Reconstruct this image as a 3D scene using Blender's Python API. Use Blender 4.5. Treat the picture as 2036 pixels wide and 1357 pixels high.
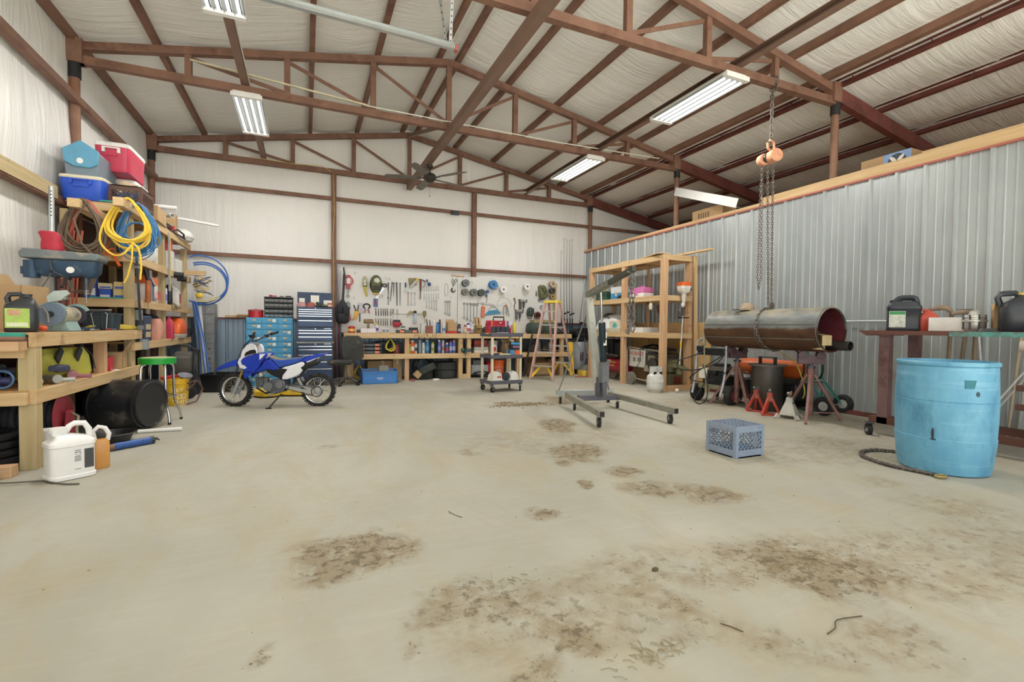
import bpy, math, random
from mathutils import Vector, Matrix, Euler, noise
pi = math.pi
rad = math.radians
SC = bpy.context.scene
for o in list(bpy.data.objects):
    bpy.data.objects.remove(o)
COL = SC.collection
# ---------------------------------------------------------------- camera, sky, exposure
cam = bpy.data.cameras.new('camera')
cam.sensor_width = 36.0
cam.lens = 948.88 / 2036 * 36.0
cam.clip_start = 0.05
cam.clip_end = 200
camo = bpy.data.objects.new('camera', cam)
COL.objects.link(camo)
camo.matrix_world = Matrix.Translation((0, 0, 1.13)) @ Matrix.Rotation(rad(-23.39), 4, 'Z') @ Matrix.Rotation(rad(90 - 1.60), 4, 'X') @ Matrix.Rotation(rad(0.66), 4, 'Z')
SC.camera = camo
SC.view_settings.view_transform = 'Standard'
SC.view_settings.look = 'None'
SC.view_settings.gamma = 1.0
SC.view_settings.use_curve_mapping = False
SC.view_settings.exposure = 0.0
W = bpy.data.worlds.new('sky')
SC.world = W
W.use_nodes = True
W.node_tree.nodes['Background'].inputs[0].default_value = (0.93, 0.97, 1.0, 1)
W.node_tree.nodes['Background'].inputs[1].default_value = 1.9

sun = bpy.data.lights.new('sun', 'SUN')
sun.energy = 30.0
sun.angle = .01
suno = bpy.data.objects.new('sun', sun)
suno.rotation_euler = (rad(22), 0, rad(8))
COL.objects.link(suno)

def area_light(name, loc, sx, sy, power, col=(1, 0.97, 0.92), rot=(0, 0, 0)):
    l = bpy.data.lights.new(name, 'AREA')
    l.shape = 'RECTANGLE'
    l.size = sx
    l.size_y = sy
    l.energy = power
    l.color = col
    o = bpy.data.objects.new(name, l)
    o.location = loc
    o.rotation_euler = rot
    COL.objects.link(o)
    return o

# ---------------------------------------------------------------- mesh helpers
class MB:
    def __init__(s):
        s.v = []; s.f = []; s.mi = []; s.c = 0; s.M = None
    def at(s, loc=(0, 0, 0), rot=(0, 0, 0), sc=1):
        s.M = Matrix.Translation(loc) @ Euler(rot).to_matrix().to_4x4() @ Matrix.Scale(sc, 4)
        return s
    def raw(s, vs, fs):
        b = len(s.v)
        if s.M is not None:
            vs = [s.M @ Vector(p) for p in vs]
        s.v += [tuple(p) for p in vs]
        s.f += [[b + i for i in f] for f in fs]
        s.mi += [s.c] * len(fs)
        return s
    def box(s, x0, x1, y0, y1, z0, z1):
        return s.raw([(x, y, z) for z in (z0, z1) for y in (y0, y1) for x in (x0, x1)],
                     [(0, 2, 3, 1), (4, 5, 7, 6), (0, 1, 5, 4), (1, 3, 7, 5), (3, 2, 6, 7), (2, 0, 4, 6)])
    def bx(s, c, d):
        return s.box(c[0] - d[0] / 2, c[0] + d[0] / 2, c[1] - d[1] / 2, c[1] + d[1] / 2, c[2] - d[2] / 2, c[2] + d[2] / 2)
    def frame(s, a, b, w, h, up=(0, 0, 1)):
        # bar of cross-section w x h from a to b
        a = Vector(a); b = Vector(b); t = (b - a).normalized()
        u = Vector(up)
        if abs(t.dot(u)) > 0.98: u = Vector((0, 1, 0))
        x = t.cross(u).normalized(); y = x.cross(t).normalized()
        vs = []
        for p in (a, b):
            for i, j in ((-1, -1), (1, -1), (1, 1), (-1, 1)):
                vs.append(p + x * (w / 2 * i) + y * (h / 2 * j))
        return s.raw(vs, [(3, 2, 1, 0), (4, 5, 6, 7), (0, 1, 5, 4), (1, 2, 6, 5), (2, 3, 7, 6), (3, 0, 4, 7)])
    def ring(s, p, x, y, r, n):
        return [p + x * (r * math.cos(2 * pi * k / n)) + y * (r * math.sin(2 * pi * k / n)) for k in range(n)]
    def cyl(s, a, b, r, r2=None, n=16, cap=True):
        a = Vector(a); b = Vector(b); r2 = r if r2 is None else r2
        t = (b - a).normalized()
        x = t.orthogonal().normalized(); y = t.cross(x)
        vs = s.ring(a, x, y, r, n) + s.ring(b, x, y, r2, n)
        fs = [(i, (i + 1) % n, n + (i + 1) % n, n + i) for i in range(n)]
        if cap:
            fs += [tuple(reversed(range(n))), tuple(range(n, 2 * n))]
        return s.raw(vs, fs)
    def pipe(s, a, b, r, ri, n=20):
        # hollow cylinder
        a = Vector(a); b = Vector(b); t = (b - a).normalized()
        x = t.orthogonal().normalized(); y = t.cross(x)
        vs = s.ring(a, x, y, r, n) + s.ring(b, x, y, r, n) + s.ring(b, x, y, ri, n) + s.ring(a, x, y, ri, n)
        fs = []
        for k in range(4):
            o, q = k * n, ((k + 1) % 4) * n
            fs += [(o + i, o + (i + 1) % n, q + (i + 1) % n, q + i) for i in range(n)]
        return s.raw(vs, fs)
    def tube(s, pts, r, n=8, closed=False, cap=True):
        pts = [Vector(p) for p in pts]; m = len(pts)
        rs = r if isinstance(r, (list, tuple)) else [r] * m
        vs = []; x = None
        for i, p in enumerate(pts):
            if closed:
                t = pts[(i + 1) % m] - pts[i - 1]
            else:
                t = pts[min(i + 1, m - 1)] - pts[max(i - 1, 0)]
            t = t.normalized() if t.length > 1e-9 else Vector((0, 0, 1))
            if x is None:
                x = t.orthogonal().normalized()
            x = x - t * x.dot(t)
            x = x.normalized() if x.length > 1e-6 else t.orthogonal().normalized()
            vs += s.ring(p, x, t.cross(x), rs[i], n)
        fs = []
        for k in range(m if closed else m - 1):
            o, q = k * n, ((k + 1) % m) * n
            fs += [(o + i, o + (i + 1) % n, q + (i + 1) % n, q + i) for i in range(n)]
        if cap and not closed:
            fs += [tuple(reversed(range(n))), tuple(range((m - 1) * n, m * n))]
        return s.raw(vs, fs)
    def lathe(s, prof, n=24, sx=1, sy=1, cap=True):
        m = len(prof); vs = []
        for r, z in prof:
            vs += [(r * sx * math.cos(2 * pi * k / n), r * sy * math.sin(2 * pi * k / n), z) for k in range(n)]
        fs = []
        for k in range(m - 1):
            fs += [(k * n + i, k * n + (i + 1) % n, (k + 1) * n + (i + 1) % n, (k + 1) * n + i) for i in range(n)]
        if cap and prof[0][0] > 1e-4: fs.append(tuple(reversed(range(n))))
        if cap and prof[-1][0] > 1e-4: fs.append(tuple(range((m - 1) * n, m * n)))
        return s.raw(vs, fs)
    def prism(s, pts, d0, d1, ax='y'):
        # outline in the plane normal to ax, extruded from d0 to d1
        n = len(pts)
        f = {'y': lambda a, b, d: (a, d, b), 'x': lambda a, b, d: (d, a, b), 'z': lambda a, b, d: (a, b, d)}[ax]
        vs = [f(a, b, d0) for a, b in pts] + [f(a, b, d1) for a, b in pts]
        return s.raw(vs, [tuple(range(n)), tuple(reversed(range(n, 2 * n)))] + [(i, n + i, n + (i + 1) % n, (i + 1) % n) for i in range(n)])
    def ball(s, c, r, n=12, m=8):
        r = (r, r, r) if not isinstance(r, (tuple, list)) else r
        vs = [(c[0], c[1], c[2] - r[2])]
        for j in range(1, m):
            a = -pi / 2 + pi * j / m
            vs += [(c[0] + r[0] * math.cos(a) * math.cos(2 * pi * k / n), c[1] + r[1] * math.cos(a) * math.sin(2 * pi * k / n), c[2] + r[2] * math.sin(a)) for k in range(n)]
        vs.append((c[0], c[1], c[2] + r[2]))
        fs = [(0, 1 + (i + 1) % n, 1 + i) for i in range(n)]
        for j in range(m - 2):
            o, q = 1 + j * n, 1 + (j + 1) * n
            fs += [(o + i, o + (i + 1) % n, q + (i + 1) % n, q + i) for i in range(n)]
        o = 1 + (m - 2) * n
        fs += [(o + i, o + (i + 1) % n, len(vs) - 1) for i in range(n)]
        return s.raw(vs, fs)
    def torus(s, c, R, r, ax='z', n=24, k=8, sq=1):
        e = {'z': ((1, 0, 0), (0, 1, 0)), 'y': ((1, 0, 0), (0, 0, 1)), 'x': ((0, 1, 0), (0, 0, 1))}[ax]
        x, y = Vector(e[0]), Vector(e[1])
        return s.tube([Vector(c) + x * (R * math.cos(2 * pi * i / n)) + y * (R * sq * math.sin(2 * pi * i / n)) for i in range(n)], r, k, True)
    def loft(s, secs, cap=True):
        n = len(secs[0]); vs = [p for q in secs for p in q]; fs = []
        for k in range(len(secs) - 1):
            fs += [(k * n + i, k * n + (i + 1) % n, (k + 1) * n + (i + 1) % n, (k + 1) * n + i) for i in range(n)]
        if cap:
            fs += [tuple(reversed(range(n))), tuple(range((len(secs) - 1) * n, len(secs) * n))]
        return s.raw(vs, fs)
    def rbox(s, levels, e=0.3, n=24):
        # rounded-rectangle sections: (cx, cy, hx, hy, z)
        secs = []
        for cx, cy, hx, hy, z in levels:
            q = []
            for k in range(n):
                a = 2 * pi * (k + .5) / n
                ca, sa = math.cos(a), math.sin(a)
                q.append((cx + hx * math.copysign(abs(ca) ** e, ca), cy + hy * math.copysign(abs(sa) ** e, sa), z))
            secs.append(q)
        return s.loft(secs)
    def build(s, name, mats, parent=None, bevel=0, smooth=40, sub=0):
        me = bpy.data.meshes.new(name)
        me.from_pydata(s.v, [], s.f)
        for m in (mats if isinstance(mats, (list, tuple)) else [mats]):
            me.materials.append(m)
        if any(s.mi):
            me.polygons.foreach_set('material_index', s.mi)
        if smooth:
            me.polygons.foreach_set('use_smooth', [True] * len(me.polygons))
            me.set_sharp_from_angle(angle=rad(smooth))
        me.update()
        o = bpy.data.objects.new(name, me)
        COL.objects.link(o)
        if parent is not None:
            o.parent = parent
        if bevel:
            b = o.modifiers.new('bevel', 'BEVEL')
            b.width = bevel; b.segments = 2; b.limit_method = 'ANGLE'; b.angle_limit = rad(40)
        if sub:
            b = o.modifiers.new('sub', 'SUBSURF'); b.levels = sub; b.render_levels = sub
        return o

def tag(o, label, cat, group=None):
    o['label'] = label
    o['category'] = cat
    if group: o['group'] = group
    return o

def thing(name, label, cat, loc=(0, 0, 0), rz=0, group=None, rot=None):
    o = bpy.data.objects.new(name, None)
    o.empty_display_size = 0.1
    COL.objects.link(o)
    o.location = loc
    o.rotation_euler = rot if rot else (0, 0, rz)
    return tag(o, label, cat, group)

def solo(name, mb, mats, label, cat, loc=(0, 0, 0), rz=0, group=None, rot=None, **k):
    o = mb.build(name, mats, **k)
    o.location = loc
    o.rotation_euler = rot if rot else (0, 0, rz)
    return tag(o, label, cat, group)

def struct(name, mb, mats, parent=None, **k):
    o = mb.build(name, mats, parent, **k)
    if parent is None: o['kind'] = 'structure'
    return o

def copy_tree(o, loc, rz=0, label=None, group=None, rot=None):
    c = o.copy(); COL.objects.link(c)
    c.location = loc; c.rotation_euler = rot if rot else (0, 0, rz)
    if label: c['label'] = label
    if group: c['group'] = group
    for ch in list(o.children):
        d = ch.copy(); COL.objects.link(d); d.parent = c
        for g in list(ch.children):
            e = g.copy(); COL.objects.link(e); e.parent = d
    return c

def text(body, size, m, parent, loc, rot=(pi / 2, 0, 0), ext=0.0008, name='lettering', sx=1, shear=0):
    c = bpy.data.curves.new(name, 'FONT')
    c.body = body; c.size = size; c.extrude = ext; c.resolution_u = 3
    c.align_x = 'CENTER'; c.align_y = 'CENTER'; c.shear = shear
    f = bpy.data.objects.new(name, c)
    COL.objects.link(f)
    me = bpy.data.meshes.new_from_object(f.evaluated_get(bpy.context.evaluated_depsgraph_get()))
    bpy.data.objects.remove(f); bpy.data.curves.remove(c)
    me.materials.clear(); me.materials.append(m)
    o = bpy.data.objects.new(name, me)
    COL.objects.link(o)
    o.parent = parent; o.location = loc; o.rotation_euler = rot; o.scale = (sx, 1, 1)
    return o

# ---------------------------------------------------------------- materials
def lin(h):
    if isinstance(h, str):
        c = [int(h[i:i + 2], 16) / 255 for i in (0, 2, 4)]
    else: c = h
    return tuple((x / 12.92 if x <= .04045 else ((x + .055) / 1.055) ** 2.4) for x in c) + (1,)

class NT:
    def __init__(s, name):
        m = bpy.data.materials.new(name); m.use_nodes = True
        s.m = m; s.t = m.node_tree; s.b = s.t.nodes['Principled BSDF']
        s.tc = s.t.nodes.new('ShaderNodeTexCoord')
    def n(s, kind, **k):
        x = s.t.nodes.new('ShaderNode' + kind)
        for a, v in k.items(): setattr(x, a, v)
        return x
    def l(s, a, b): s.t.links.new(a, b)
    def mapping(s, scale, loc=(0, 0, 0), rot=(0, 0, 0), src='Object'):
        x = s.n('Mapping')
        x.inputs['Scale'].default_value = scale; x.inputs['Location'].default_value = loc; x.inputs['Rotation'].default_value = rot
        s.l(s.tc.outputs[src], x.inputs['Vector'])
        return x.outputs[0]
    def noise(s, vec, scale, detail=4, rough=.55, dist=0):
        x = s.n('TexNoise')
        x.inputs['Scale'].default_value = scale; x.inputs['Detail'].default_value = detail
        x.inputs['Roughness'].default_value = rough; x.inputs['Distortion'].default_value = dist
        if vec: s.l(vec, x.inputs['Vector'])
        return x.outputs['Fac']
    def ramp(s, fac, a, b, ca=(0, 0, 0, 1), cb=(1, 1, 1, 1)):
        x = s.n('ValToRGB')
        x.color_ramp.elements[0].position = a; x.color_ramp.elements[1].position = b
        x.color_ramp.elements[0].color = ca; x.color_ramp.elements[1].color = cb
        s.l(fac, x.inputs[0])
        return x.outputs[0]
    def mix(s, fac, a, b, mode='MIX'):
        x = s.n('Mix', data_type='RGBA', blend_type=mode)
        for i, v in ((0, fac), (6, a), (7, b)):
            if isinstance(v, (int, float)): x.inputs[i].default_value = v
            elif isinstance(v, tuple): x.inputs[i].default_value = v
            else: s.l(v, x.inputs[i])
        return x.outputs[2]
    def math(s, op, a, b=None):
        x = s.n('Math', operation=op)
        for i, v in enumerate((a, b)):
            if v is None: continue
            if isinstance(v, (int, float)): x.inputs[i].default_value = v
            else: s.l(v, x.inputs[i])
        return x.outputs[0]
    def bump(s, h, strength, dist=.01, prev=None):
        x = s.n('Bump')
        x.inputs['Strength'].default_value = strength; x.inputs['Distance'].default_value = dist
        s.l(h, x.inputs['Height'])
        if prev: s.l(prev, x.inputs['Normal'])
        s.l(x.outputs[0], s.b.inputs['Normal'])
        return x.outputs[0]
    def set(s, col=None, rough=None, metal=None):
        if col is not None:
            if isinstance(col, tuple): s.b.inputs['Base Color'].default_value = col
            else: s.l(col, s.b.inputs['Base Color'])
        if rough is not None: s.b.inputs['Roughness'].default_value = rough
        if metal is not None: s.b.inputs['Metallic'].default_value = metal
        return s.m

_mc = {}
def mat(hexcol, rough=.5, metal=0, var=.12, sc=9, dirt=None, da=.5, bump=0, bs=60, name=None):
    """painted / moulded surface: slight mottling, optional wear of another colour"""
    key = (hexcol, rough, metal, var, sc, dirt, da, bump)
    if key in _mc: return _mc[key]
    t = NT(name or 'surface_' + hexcol)
    c = lin(hexcol)
    f = t.noise(t.mapping((1, 1, 1)), sc, 5, .6)
    lo = tuple(x * (1 - var) for x in c[:3]) + (1,); hi = tuple(min(1, x * (1 + var)) for x in c[:3]) + (1,)
    col = t.ramp(f, .3, .7, lo, hi)
    if dirt:
        g = t.noise(t.mapping((1, 1, 1), (3, 7, 1)), sc * .7, 8, .68)
        k = t.ramp(g, .66 - .32 * da, .78 - .26 * da)
        col = t.mix(k, col, lin(dirt))
    if bump:
        t.bump(t.noise(t.mapping((1, 1, 1)), bs, 3), bump, .004)
    _mc[key] = t.set(col, rough, metal)
    return t.m

def wood(hexcol, dark, axis, name):
    t = NT(name)
    sc = [9, 9, 9]; sc[axis] = .55
    v = t.mapping(tuple(sc))
    f = t.noise(v, 1.6, 4, .6, 1.6)
    w = t.n('TexWave'); w.wave_type = 'RINGS'; w.rings_direction = 'XYZ'[axis]
    w.inputs['Scale'].default_value = 1.0; w.inputs['Distortion'].default_value = 7; w.inputs['Detail'].default_value = 3
    w.inputs['Detail Scale'].default_value = .8
    t.l(v, w.inputs['Vector'])
    base = t.ramp(f, .28, .75, lin(dark), lin(hexcol))
    col = t.mix(t.ramp(w.outputs['Fac'], .45, 1), base, lin(dark), 'MIX')
    x = t.mix(.45, base, col)
    # knots and smudges
    k = t.noise(t.mapping((1, 1, 1), (2, 5, 9)), 3.2, 6, .65)
    x = t.mix(t.ramp(k, .62, .8), x, lin('7a5a34'))
    t.bump(t.noise(v, 4, 3), .12, .004)
    return t.set(x, .72)

WD = [wood('dcc29a', 'c6a473', a, 'raw_pine_' + 'xyz'[a]) for a in range(3)]      # shelving timber
WG = [wood('cfbd94', 'ae9a6e', a, 'treated_pine_' + 'xyz'[a]) for a in range(3)]   # greener treated posts
WR = [wood('d9b792', 'c1966c', a, 'red_pine_' + 'xyz'[a]) for a in range(3)]       # reddish studs
OSB = mat('b98f5c', .8, var=.3, sc=14, name='plywood')
PLY = mat('c9a876', .75, var=.12, sc=3, name='plywood_sheet')

def vinyl(name, sc, base='f4f4f1'):
    t = NT(name)
    v = t.mapping(sc)
    a = t.noise(v, 1.0, 6, .62, 1.2)
    b = t.noise(t.mapping(tuple(x * .33 for x in sc), (4, 1, 2)), 1.0, 3, .5, .8)
    h = t.math('ADD', a, t.math('MULTIPLY', b, 1.4))
    t.bump(h, .36, .06)
    s = t.noise(t.mapping((.5, .5, .5)), 1.3, 4, .6)
    col = t.ramp(s, .3, .75, lin('ecebe6'), lin(base))
    return t.set(col, .42)
VIN_C = vinyl('white_vinyl_ceiling', (.9, 9, 1))
VIN_B = vinyl('white_vinyl_back', (8, 1, .8), 'f3f1ee')
VIN_L = vinyl('white_vinyl_side', (1, 7, .7))

RUST = mat('82604f', .66, .1, .2, 4, '6a4638', .35, name='rusty_red_primer')
RUSTD = mat('75423a', .62, .1, .2, 5, '56302a', .4, name='dark_red_primer')
RUSTP = mat('8c6a58', .65, .3, .22, 5, '9a6340', .4, name='rusted_pipe')
GALV = mat('c3c9c9', .34, .75, .08, 6, name='galvanised_steel')
STEEL = mat('a3a5a3', .38, .85, .12, 7, name='bare_steel')
DSTEEL = mat('55565a', .42, .8, .2, 7, name='dark_steel')
CHROME = mat('d8dadb', .18, 1, .04, name='chrome')
BLACK = mat('1b1c1f', .42, 0, .2, name='black_plastic')
BLACKM = mat('202124', .6, 0, .25, 6, '4a4740', .3, name='dusty_black')
RUBBER = mat('242424', .8, 0, .25, 20, '55524c', .35, name='rubber')
WHITE = mat('e9e9e6', .45, 0, .04, name='white_plastic')
WHITEP = mat('e4e3df', .5, 0, .05, 5, 'b9b3a5', .25, name='white_paint')
CARD = mat('b99a72', .85, 0, .08, 4, name='cardboard')
CARDD = mat('9c7d57', .85, 0, .1, 4, name='cardboard_shade_brown')
RED = mat('b8252c', .4, 0, .12, name='red_paint')
ORANGE = mat('e8682a', .42, 0, .1, name='orange_plastic')
YELLOW = mat('efc63a', .45, 0, .1, name='yellow_plastic')
BLUE = mat('2c63b8', .42, 0, .12, name='blue_plastic')
GREEN = mat('1f7d3c', .4, 0, .12, name='green_paint')
PAPER = mat('e8e6dc', .8, 0, .05, name='paper')
TAN = mat('c7b48c', .7, 0, .1, name='tan_plastic')
# ---------------------------------------------------------------- the building
XL, YB, XP = -2.68, 11.0, 6.85
XR, RZ, SL = 2.14, 5.46, 0.184
def zt(x): return RZ - SL * abs(x - XR)          # top of the rafters
TY = (10.85, 7.65, 4.5)
# floor
def stain(x, y, cx, cy, rx, ry, a):
    dx, dy = x - cx, y - cy
    c, s = math.cos(a), math.sin(a)
    u, v = (dx * c + dy * s) / rx, (-dx * s + dy * c) / ry
    d = math.sqrt(u * u + v * v)
    return max(0, 1 - d)
STAINS = [(0.19, 2.47, 0.27, 0.26, -0.38, 1.00), (0.36, 2.49, 0.16, 0.15, -0.38, 0.70), (0.61, 1.91, 0.19, 0.15, -0.37, 0.60), (0.73, 1.75, 0.17, 0.14, -0.44, 0.60), (0.49, 1.77, 0.22, 0.08, -0.38, 0.50), (0.92, 1.48, 0.13, 0.14, -0.39, 1.00), (0.84, 1.56, 0.08, 0.10, -0.40, 0.60), (0.69, 1.35, 0.09, 0.07, -0.36, 0.70), (2.19, 1.55, 0.27, 0.29, -0.38, 0.90), (2.36, 1.38, 0.26, 0.22, -0.39, 0.80), (2.07, 1.42, 0.14, 0.10, -0.37, 1.00), (1.97, 1.75, 0.16, 0.16, -0.38, 0.60), (1.69, 1.58, 0.14, 0.10, -0.37, 0.50), (2.28, 3.72, 0.26, 0.33, -0.36, 1.00), (1.98, 3.46, 0.11, 0.10, -0.38, 0.80), (2.31, 3.09, 0.15, 0.14, -0.34, 0.90), (1.89, 2.94, 0.06, 0.12, -0.32, 1.10), (2.23, 2.69, 0.22, 0.17, -0.36, 0.90), (2.57, 2.42, 0.26, 0.21, -0.39, 0.80), (2.71, 4.88, 0.21, 0.38, -0.34, 1.00), (3.75, 6.59, 0.32, 0.45, -0.35, 1.00), (1.30, 2.58, 0.08, 0.10, -0.24, 0.70), (1.39, 1.47, 0.12, 0.08, -0.35, 0.60), (1.37, 1.34, 0.21, 0.11, -0.40, 0.45), (1.63, 1.11, 0.24, 0.14, -0.39, 0.50), (2.00, 1.02, 0.22, 0.18, -0.36, 0.45), (1.14, 1.47, 0.12, 0.09, -0.35, 0.40), (4.90, 3.14, 0.32, 0.34, -0.35, 0.50), (3.96, 2.16, 0.23, 0.18, -0.40, 0.40), (-0.14, 1.79, 0.04, 0.05, -0.59, 0.70), (2.70, 1.10, 0.14, 0.09, -0.37, 0.50), (5.75, 4.28, 0.41, 0.45, -0.34, 0.50), (5.88, 5.58, 0.49, 0.61, -0.33, 0.60), (6.85, 7.69, 0.43, 0.60, -0.31, 0.70), (3.85, 1.66, 0.38, 0.33, -0.38, 0.40), (0.34, 1.64, 0.05, 0.05, -0.38, 0.60), (2.25, 4.14, 0.60, 0.72, -0.36, 0.35), (1.34, 4.08, 0.18, 0.15, -0.34, 0.50), (0.22, 4.70, 0.14, 0.12, -0.37, 0.40),
          (3.2, 1.2, 1.6, .5, -.3, .42), (4.5, 3.0, 1.6, .7, -.4, .38), (1.2, 1.7, .9, .3, .1, .42), (2.4, 4.4, 1.3, .6, 0, .34), (6.1, 3.6, 1., .9, 0, .36), (5.6, 5.6, 1.1, .8, 0, .36), (2.9, 6.4, .5, .14, 0, 1.0)]
def floor_mesh():
    mb = MB(); nx, ny = 250, 230
    x0, x1, y0, y1 = -2.75, 10.6, -3.0, 11.05
    vs = [(x0 + (x1 - x0) * i / nx, y0 + (y1 - y0) * j / ny, 0) for j in range(ny + 1) for i in range(nx + 1)]
    fs = [(j * (nx + 1) + i, j * (nx + 1) + i + 1, (j + 1) * (nx + 1) + i + 1, (j + 1) * (nx + 1) + i) for j in range(ny) for i in range(nx)]
    mb.raw(vs, fs)
    t = NT('concrete_floor')
    at = t.n('Attribute'); at.attribute_name = 'dirt'
    o3 = t.mapping((1, 1, 1))
    big = t.noise(t.mapping((.6, .35, 1)), 1.0, 6, .6, .6)
    col = t.ramp(big, .3, .72, lin('a09e90'), lin('bcb9ac'))
    med = t.noise(t.mapping((1.2, .6, 1), (5, 2, 0), (0, 0, .4)), 2.2, 8, .68, .8)
    col = t.mix(t.math('MULTIPLY', t.ramp(med, .46, .72), .6), col, lin('a89a7a'))
    gry = t.noise(t.mapping((.8, .5, 1), (9, 4, 0)), 1.4, 6, .6)
    col = t.mix(t.math('MULTIPLY', t.ramp(gry, .5, .72), .5), col, lin('a09f97'))
    fine = t.noise(o3, 34, 6, .7)
    str_ = t.noise(t.mapping((1.2, 9, 1), (0, 3, 0), (0, 0, .5)), 2.5, 7, .7); col = t.mix(t.math('MULTIPLY', t.ramp(str_, .5, .72), .13), col, lin('d6d0bd'))
    spk = t.ramp(fine, .66, .72)
    col = t.mix(t.math('MULTIPLY', spk, .32), col, lin('8d8064'))
    # dirt patches where they lie
    br = t.noise(o3, 7, 8, .72, .5)
    k = t.math('MULTIPLY', at.outputs['Fac'], t.math('ADD', t.math('MULTIPLY', br, 3.6), -1.05))
    kk = t.ramp(k, .12, .62)
    col = t.mix(t.math('MULTIPLY', kk, .74), col, lin('8a7a5e'))
    k2 = t.math('MULTIPLY', at.outputs['Fac'], t.ramp(t.noise(o3, 15, 8, .75), .47, .6))
    col = t.mix(t.math('MULTIPLY', t.ramp(k2, .22, .6), .8), col, lin('635843'))
    t.bump(t.math('ADD', t.math('MULTIPLY', fine, .5), t.noise(o3, 6, 6, .6)), .25, .006)
    m = t.set(col, .8)
    o = struct('floor', mb, m, smooth=0)
    a = o.data.attributes.new('dirt', 'FLOAT', 'POINT')
    val = []
    for x, y, z in vs:
        d = 0
        for cx, cy, rx, ry, an, w in STAINS:
            if abs(x - cx) < 1.8 and abs(y - cy) < 1.8:
                d = max(d, w * min(1, 1.7 * stain(x + .10 * noise.noise((x * 3, y * 3, 1)), y + .10 * noise.noise((x * 3, y * 3, 7)), cx, cy, rx * 1.35, ry * 1.35, an)))
        val.append(d)
    a.data.foreach_set('value', val)
floor_mesh()
# unseen concrete apron outside the open end, added to bounce sun onto the ceiling
g = MB().box(-14, 22, -30, -3.02, -.08, -.03)
struct('ground_outside', g, mat('b9b5a8', .85, 0, .06, 1, name='outside_concrete'), smooth=0)

# roof lining: white vinyl hung between the purlins
PURL = [-2.62, -1.78, .09, 1.02, 1.98, 2.29, 3.2, 4.15, 5.07, 5.98, 6.68, 6.93, 7.88, 8.82, 9.75, 10.45]
def lining(name, xs, sag):
    mb = MB(); rows = []
    ys = [-3 + 14.1 * j / 46 for j in range(47)]
    xx = []
    for a, b in zip(xs, xs[1:]):
        k = max(3, int((b - a) / .12))
        xx += [(a + (b - a) * i / k, i / k, b - a) for i in range(k)]
    xx.append((xs[-1], 0, 1))
    vs = []
    for y in ys:
        for x, u, w in xx:
            s = sag * min(1, w) * math.sin(pi * u)
            s *= 1 + .7 * noise.noise((x * .8, y * 1.1, 3))
            vs.append((x, y, zt(x) + .105 - s + .012 * noise.noise((x * 2, y * 4.5, 0))))
    n = len(xx)
    mb.raw(vs, [(j * n + i, (j + 1) * n + i, (j + 1) * n + i + 1, j * n + i + 1) for j in range(len(ys) - 1) for i in range(n - 1)])
    struct(name, mb, VIN_C, smooth=80)
lining('ceiling', [-2.85] + [p for p in PURL if p < 2.1] + [2.14], .07)
lining('ceiling_east', [2.14] + [p for p in PURL if p > 2.2] + [10.7], .07)

def quilt(name, o, u, v, nu, nv, m, nrm, amp, seams):
    mb = MB(); o = Vector(o); u = Vector(u); v = Vector(v); nrm = Vector(nrm); vs = []
    for j in range(nv + 1):
        for i in range(nu + 1):
            p = o + u * (i / nu) + v * (j / nv)
            d = min(abs(p.z - s) for s in seams)
            b = min(1, d / .5)
            q = amp * b * (.55 + .75 * noise.noise((p.x * 1.3 + p.y * 1.3, p.z * .7, 2))) + .010 * noise.noise((p.x * 6 + p.y * 6, p.z * .9, 5))
            vs.append(p + nrm * q)
    mb.raw(vs, [(j * (nu + 1) + i, j * (nu + 1) + i + 1, (j + 1) * (nu + 1) + i + 1, (j + 1) * (nu + 1) + i) for j in range(nv) for i in range(nu)])
    return mb
struct('wall_back', quilt('b', (XL, YB, 0), (13.2, 0, 0), (0, 0, 5.7), 150, 60, 0, (0, -1, 0), .035, (0, 1.2, 2.5, 3.85, 4.5)), VIN_B, smooth=80)
struct('wall_left', quilt('l', (XL, 11.05, 0), (0, -14, 0), (0, 0, 4.66), 150, 50, 0, (1, 0, 0), .05, (0, 2.5, 3.85, 4.62)), VIN_L, smooth=80)
struct('wall_right', quilt('r', (10.55, -3, 2.9), (0, 14, 0), (0, 0, 1.3), 60, 10, 0, (-1, 0, 0), .02, (2.9, 4.2)), VIN_L, smooth=80)

# ribbed steel sheet
def ribbed(mb, a, b, z0, z1, nrm, pitch=.3048, h=.03):
    a = Vector((a[0], a[1], 0)); b = Vector((b[0], b[1], 0)); nrm = Vector((nrm[0], nrm[1], 0)); L = (b - a).length; t = (b - a).normalized()
    prof = [(0, 0), (.016, h), (.040, h), (.056, 0), (.125, 0), (.131, .006), (.143, .006), (.149, 0), (.212, 0), (.218, .006), (.230, .006), (.236, 0)]
    pts = []; k = 0
    while k * pitch < L:
        for d, q in prof:
            if k * pitch + d < L: pts.append((k * pitch + d, q))
        k += 1
    pts.append((L, 0))
    vs = []
    for d, q in pts:
        p = a + t * d + nrm * q
        vs += [(p.x, p.y, z0), (p.x, p.y, z1)]
    return mb.raw(vs, [(2 * i, 2 * i + 2, 2 * i + 3, 2 * i + 1) for i in range(len(pts) - 1)])
def sheet_mat(name, c, d):
    t = NT(name)
    f = t.noise(t.mapping((.5, .5, .25)), 2.2, 5, .6)
    col = t.ramp(f, .32, .7, lin(d), lin(c))
    g = t.noise(t.mapping((4, 4, .6), (2, 3, 1)), 1.8, 7, .7)
    col = t.mix(t.math('MULTIPLY', t.ramp(g, .58, .8), .25), col, lin('7e8480'))
    return t.set(col, .36, .35)
SHEET = sheet_mat('galvalume_sheet', 'b6bcbc', '9ea5a6')
SHEETB = sheet_mat('blue_grey_sheet', '98a8b6', '7d90a1')
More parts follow.
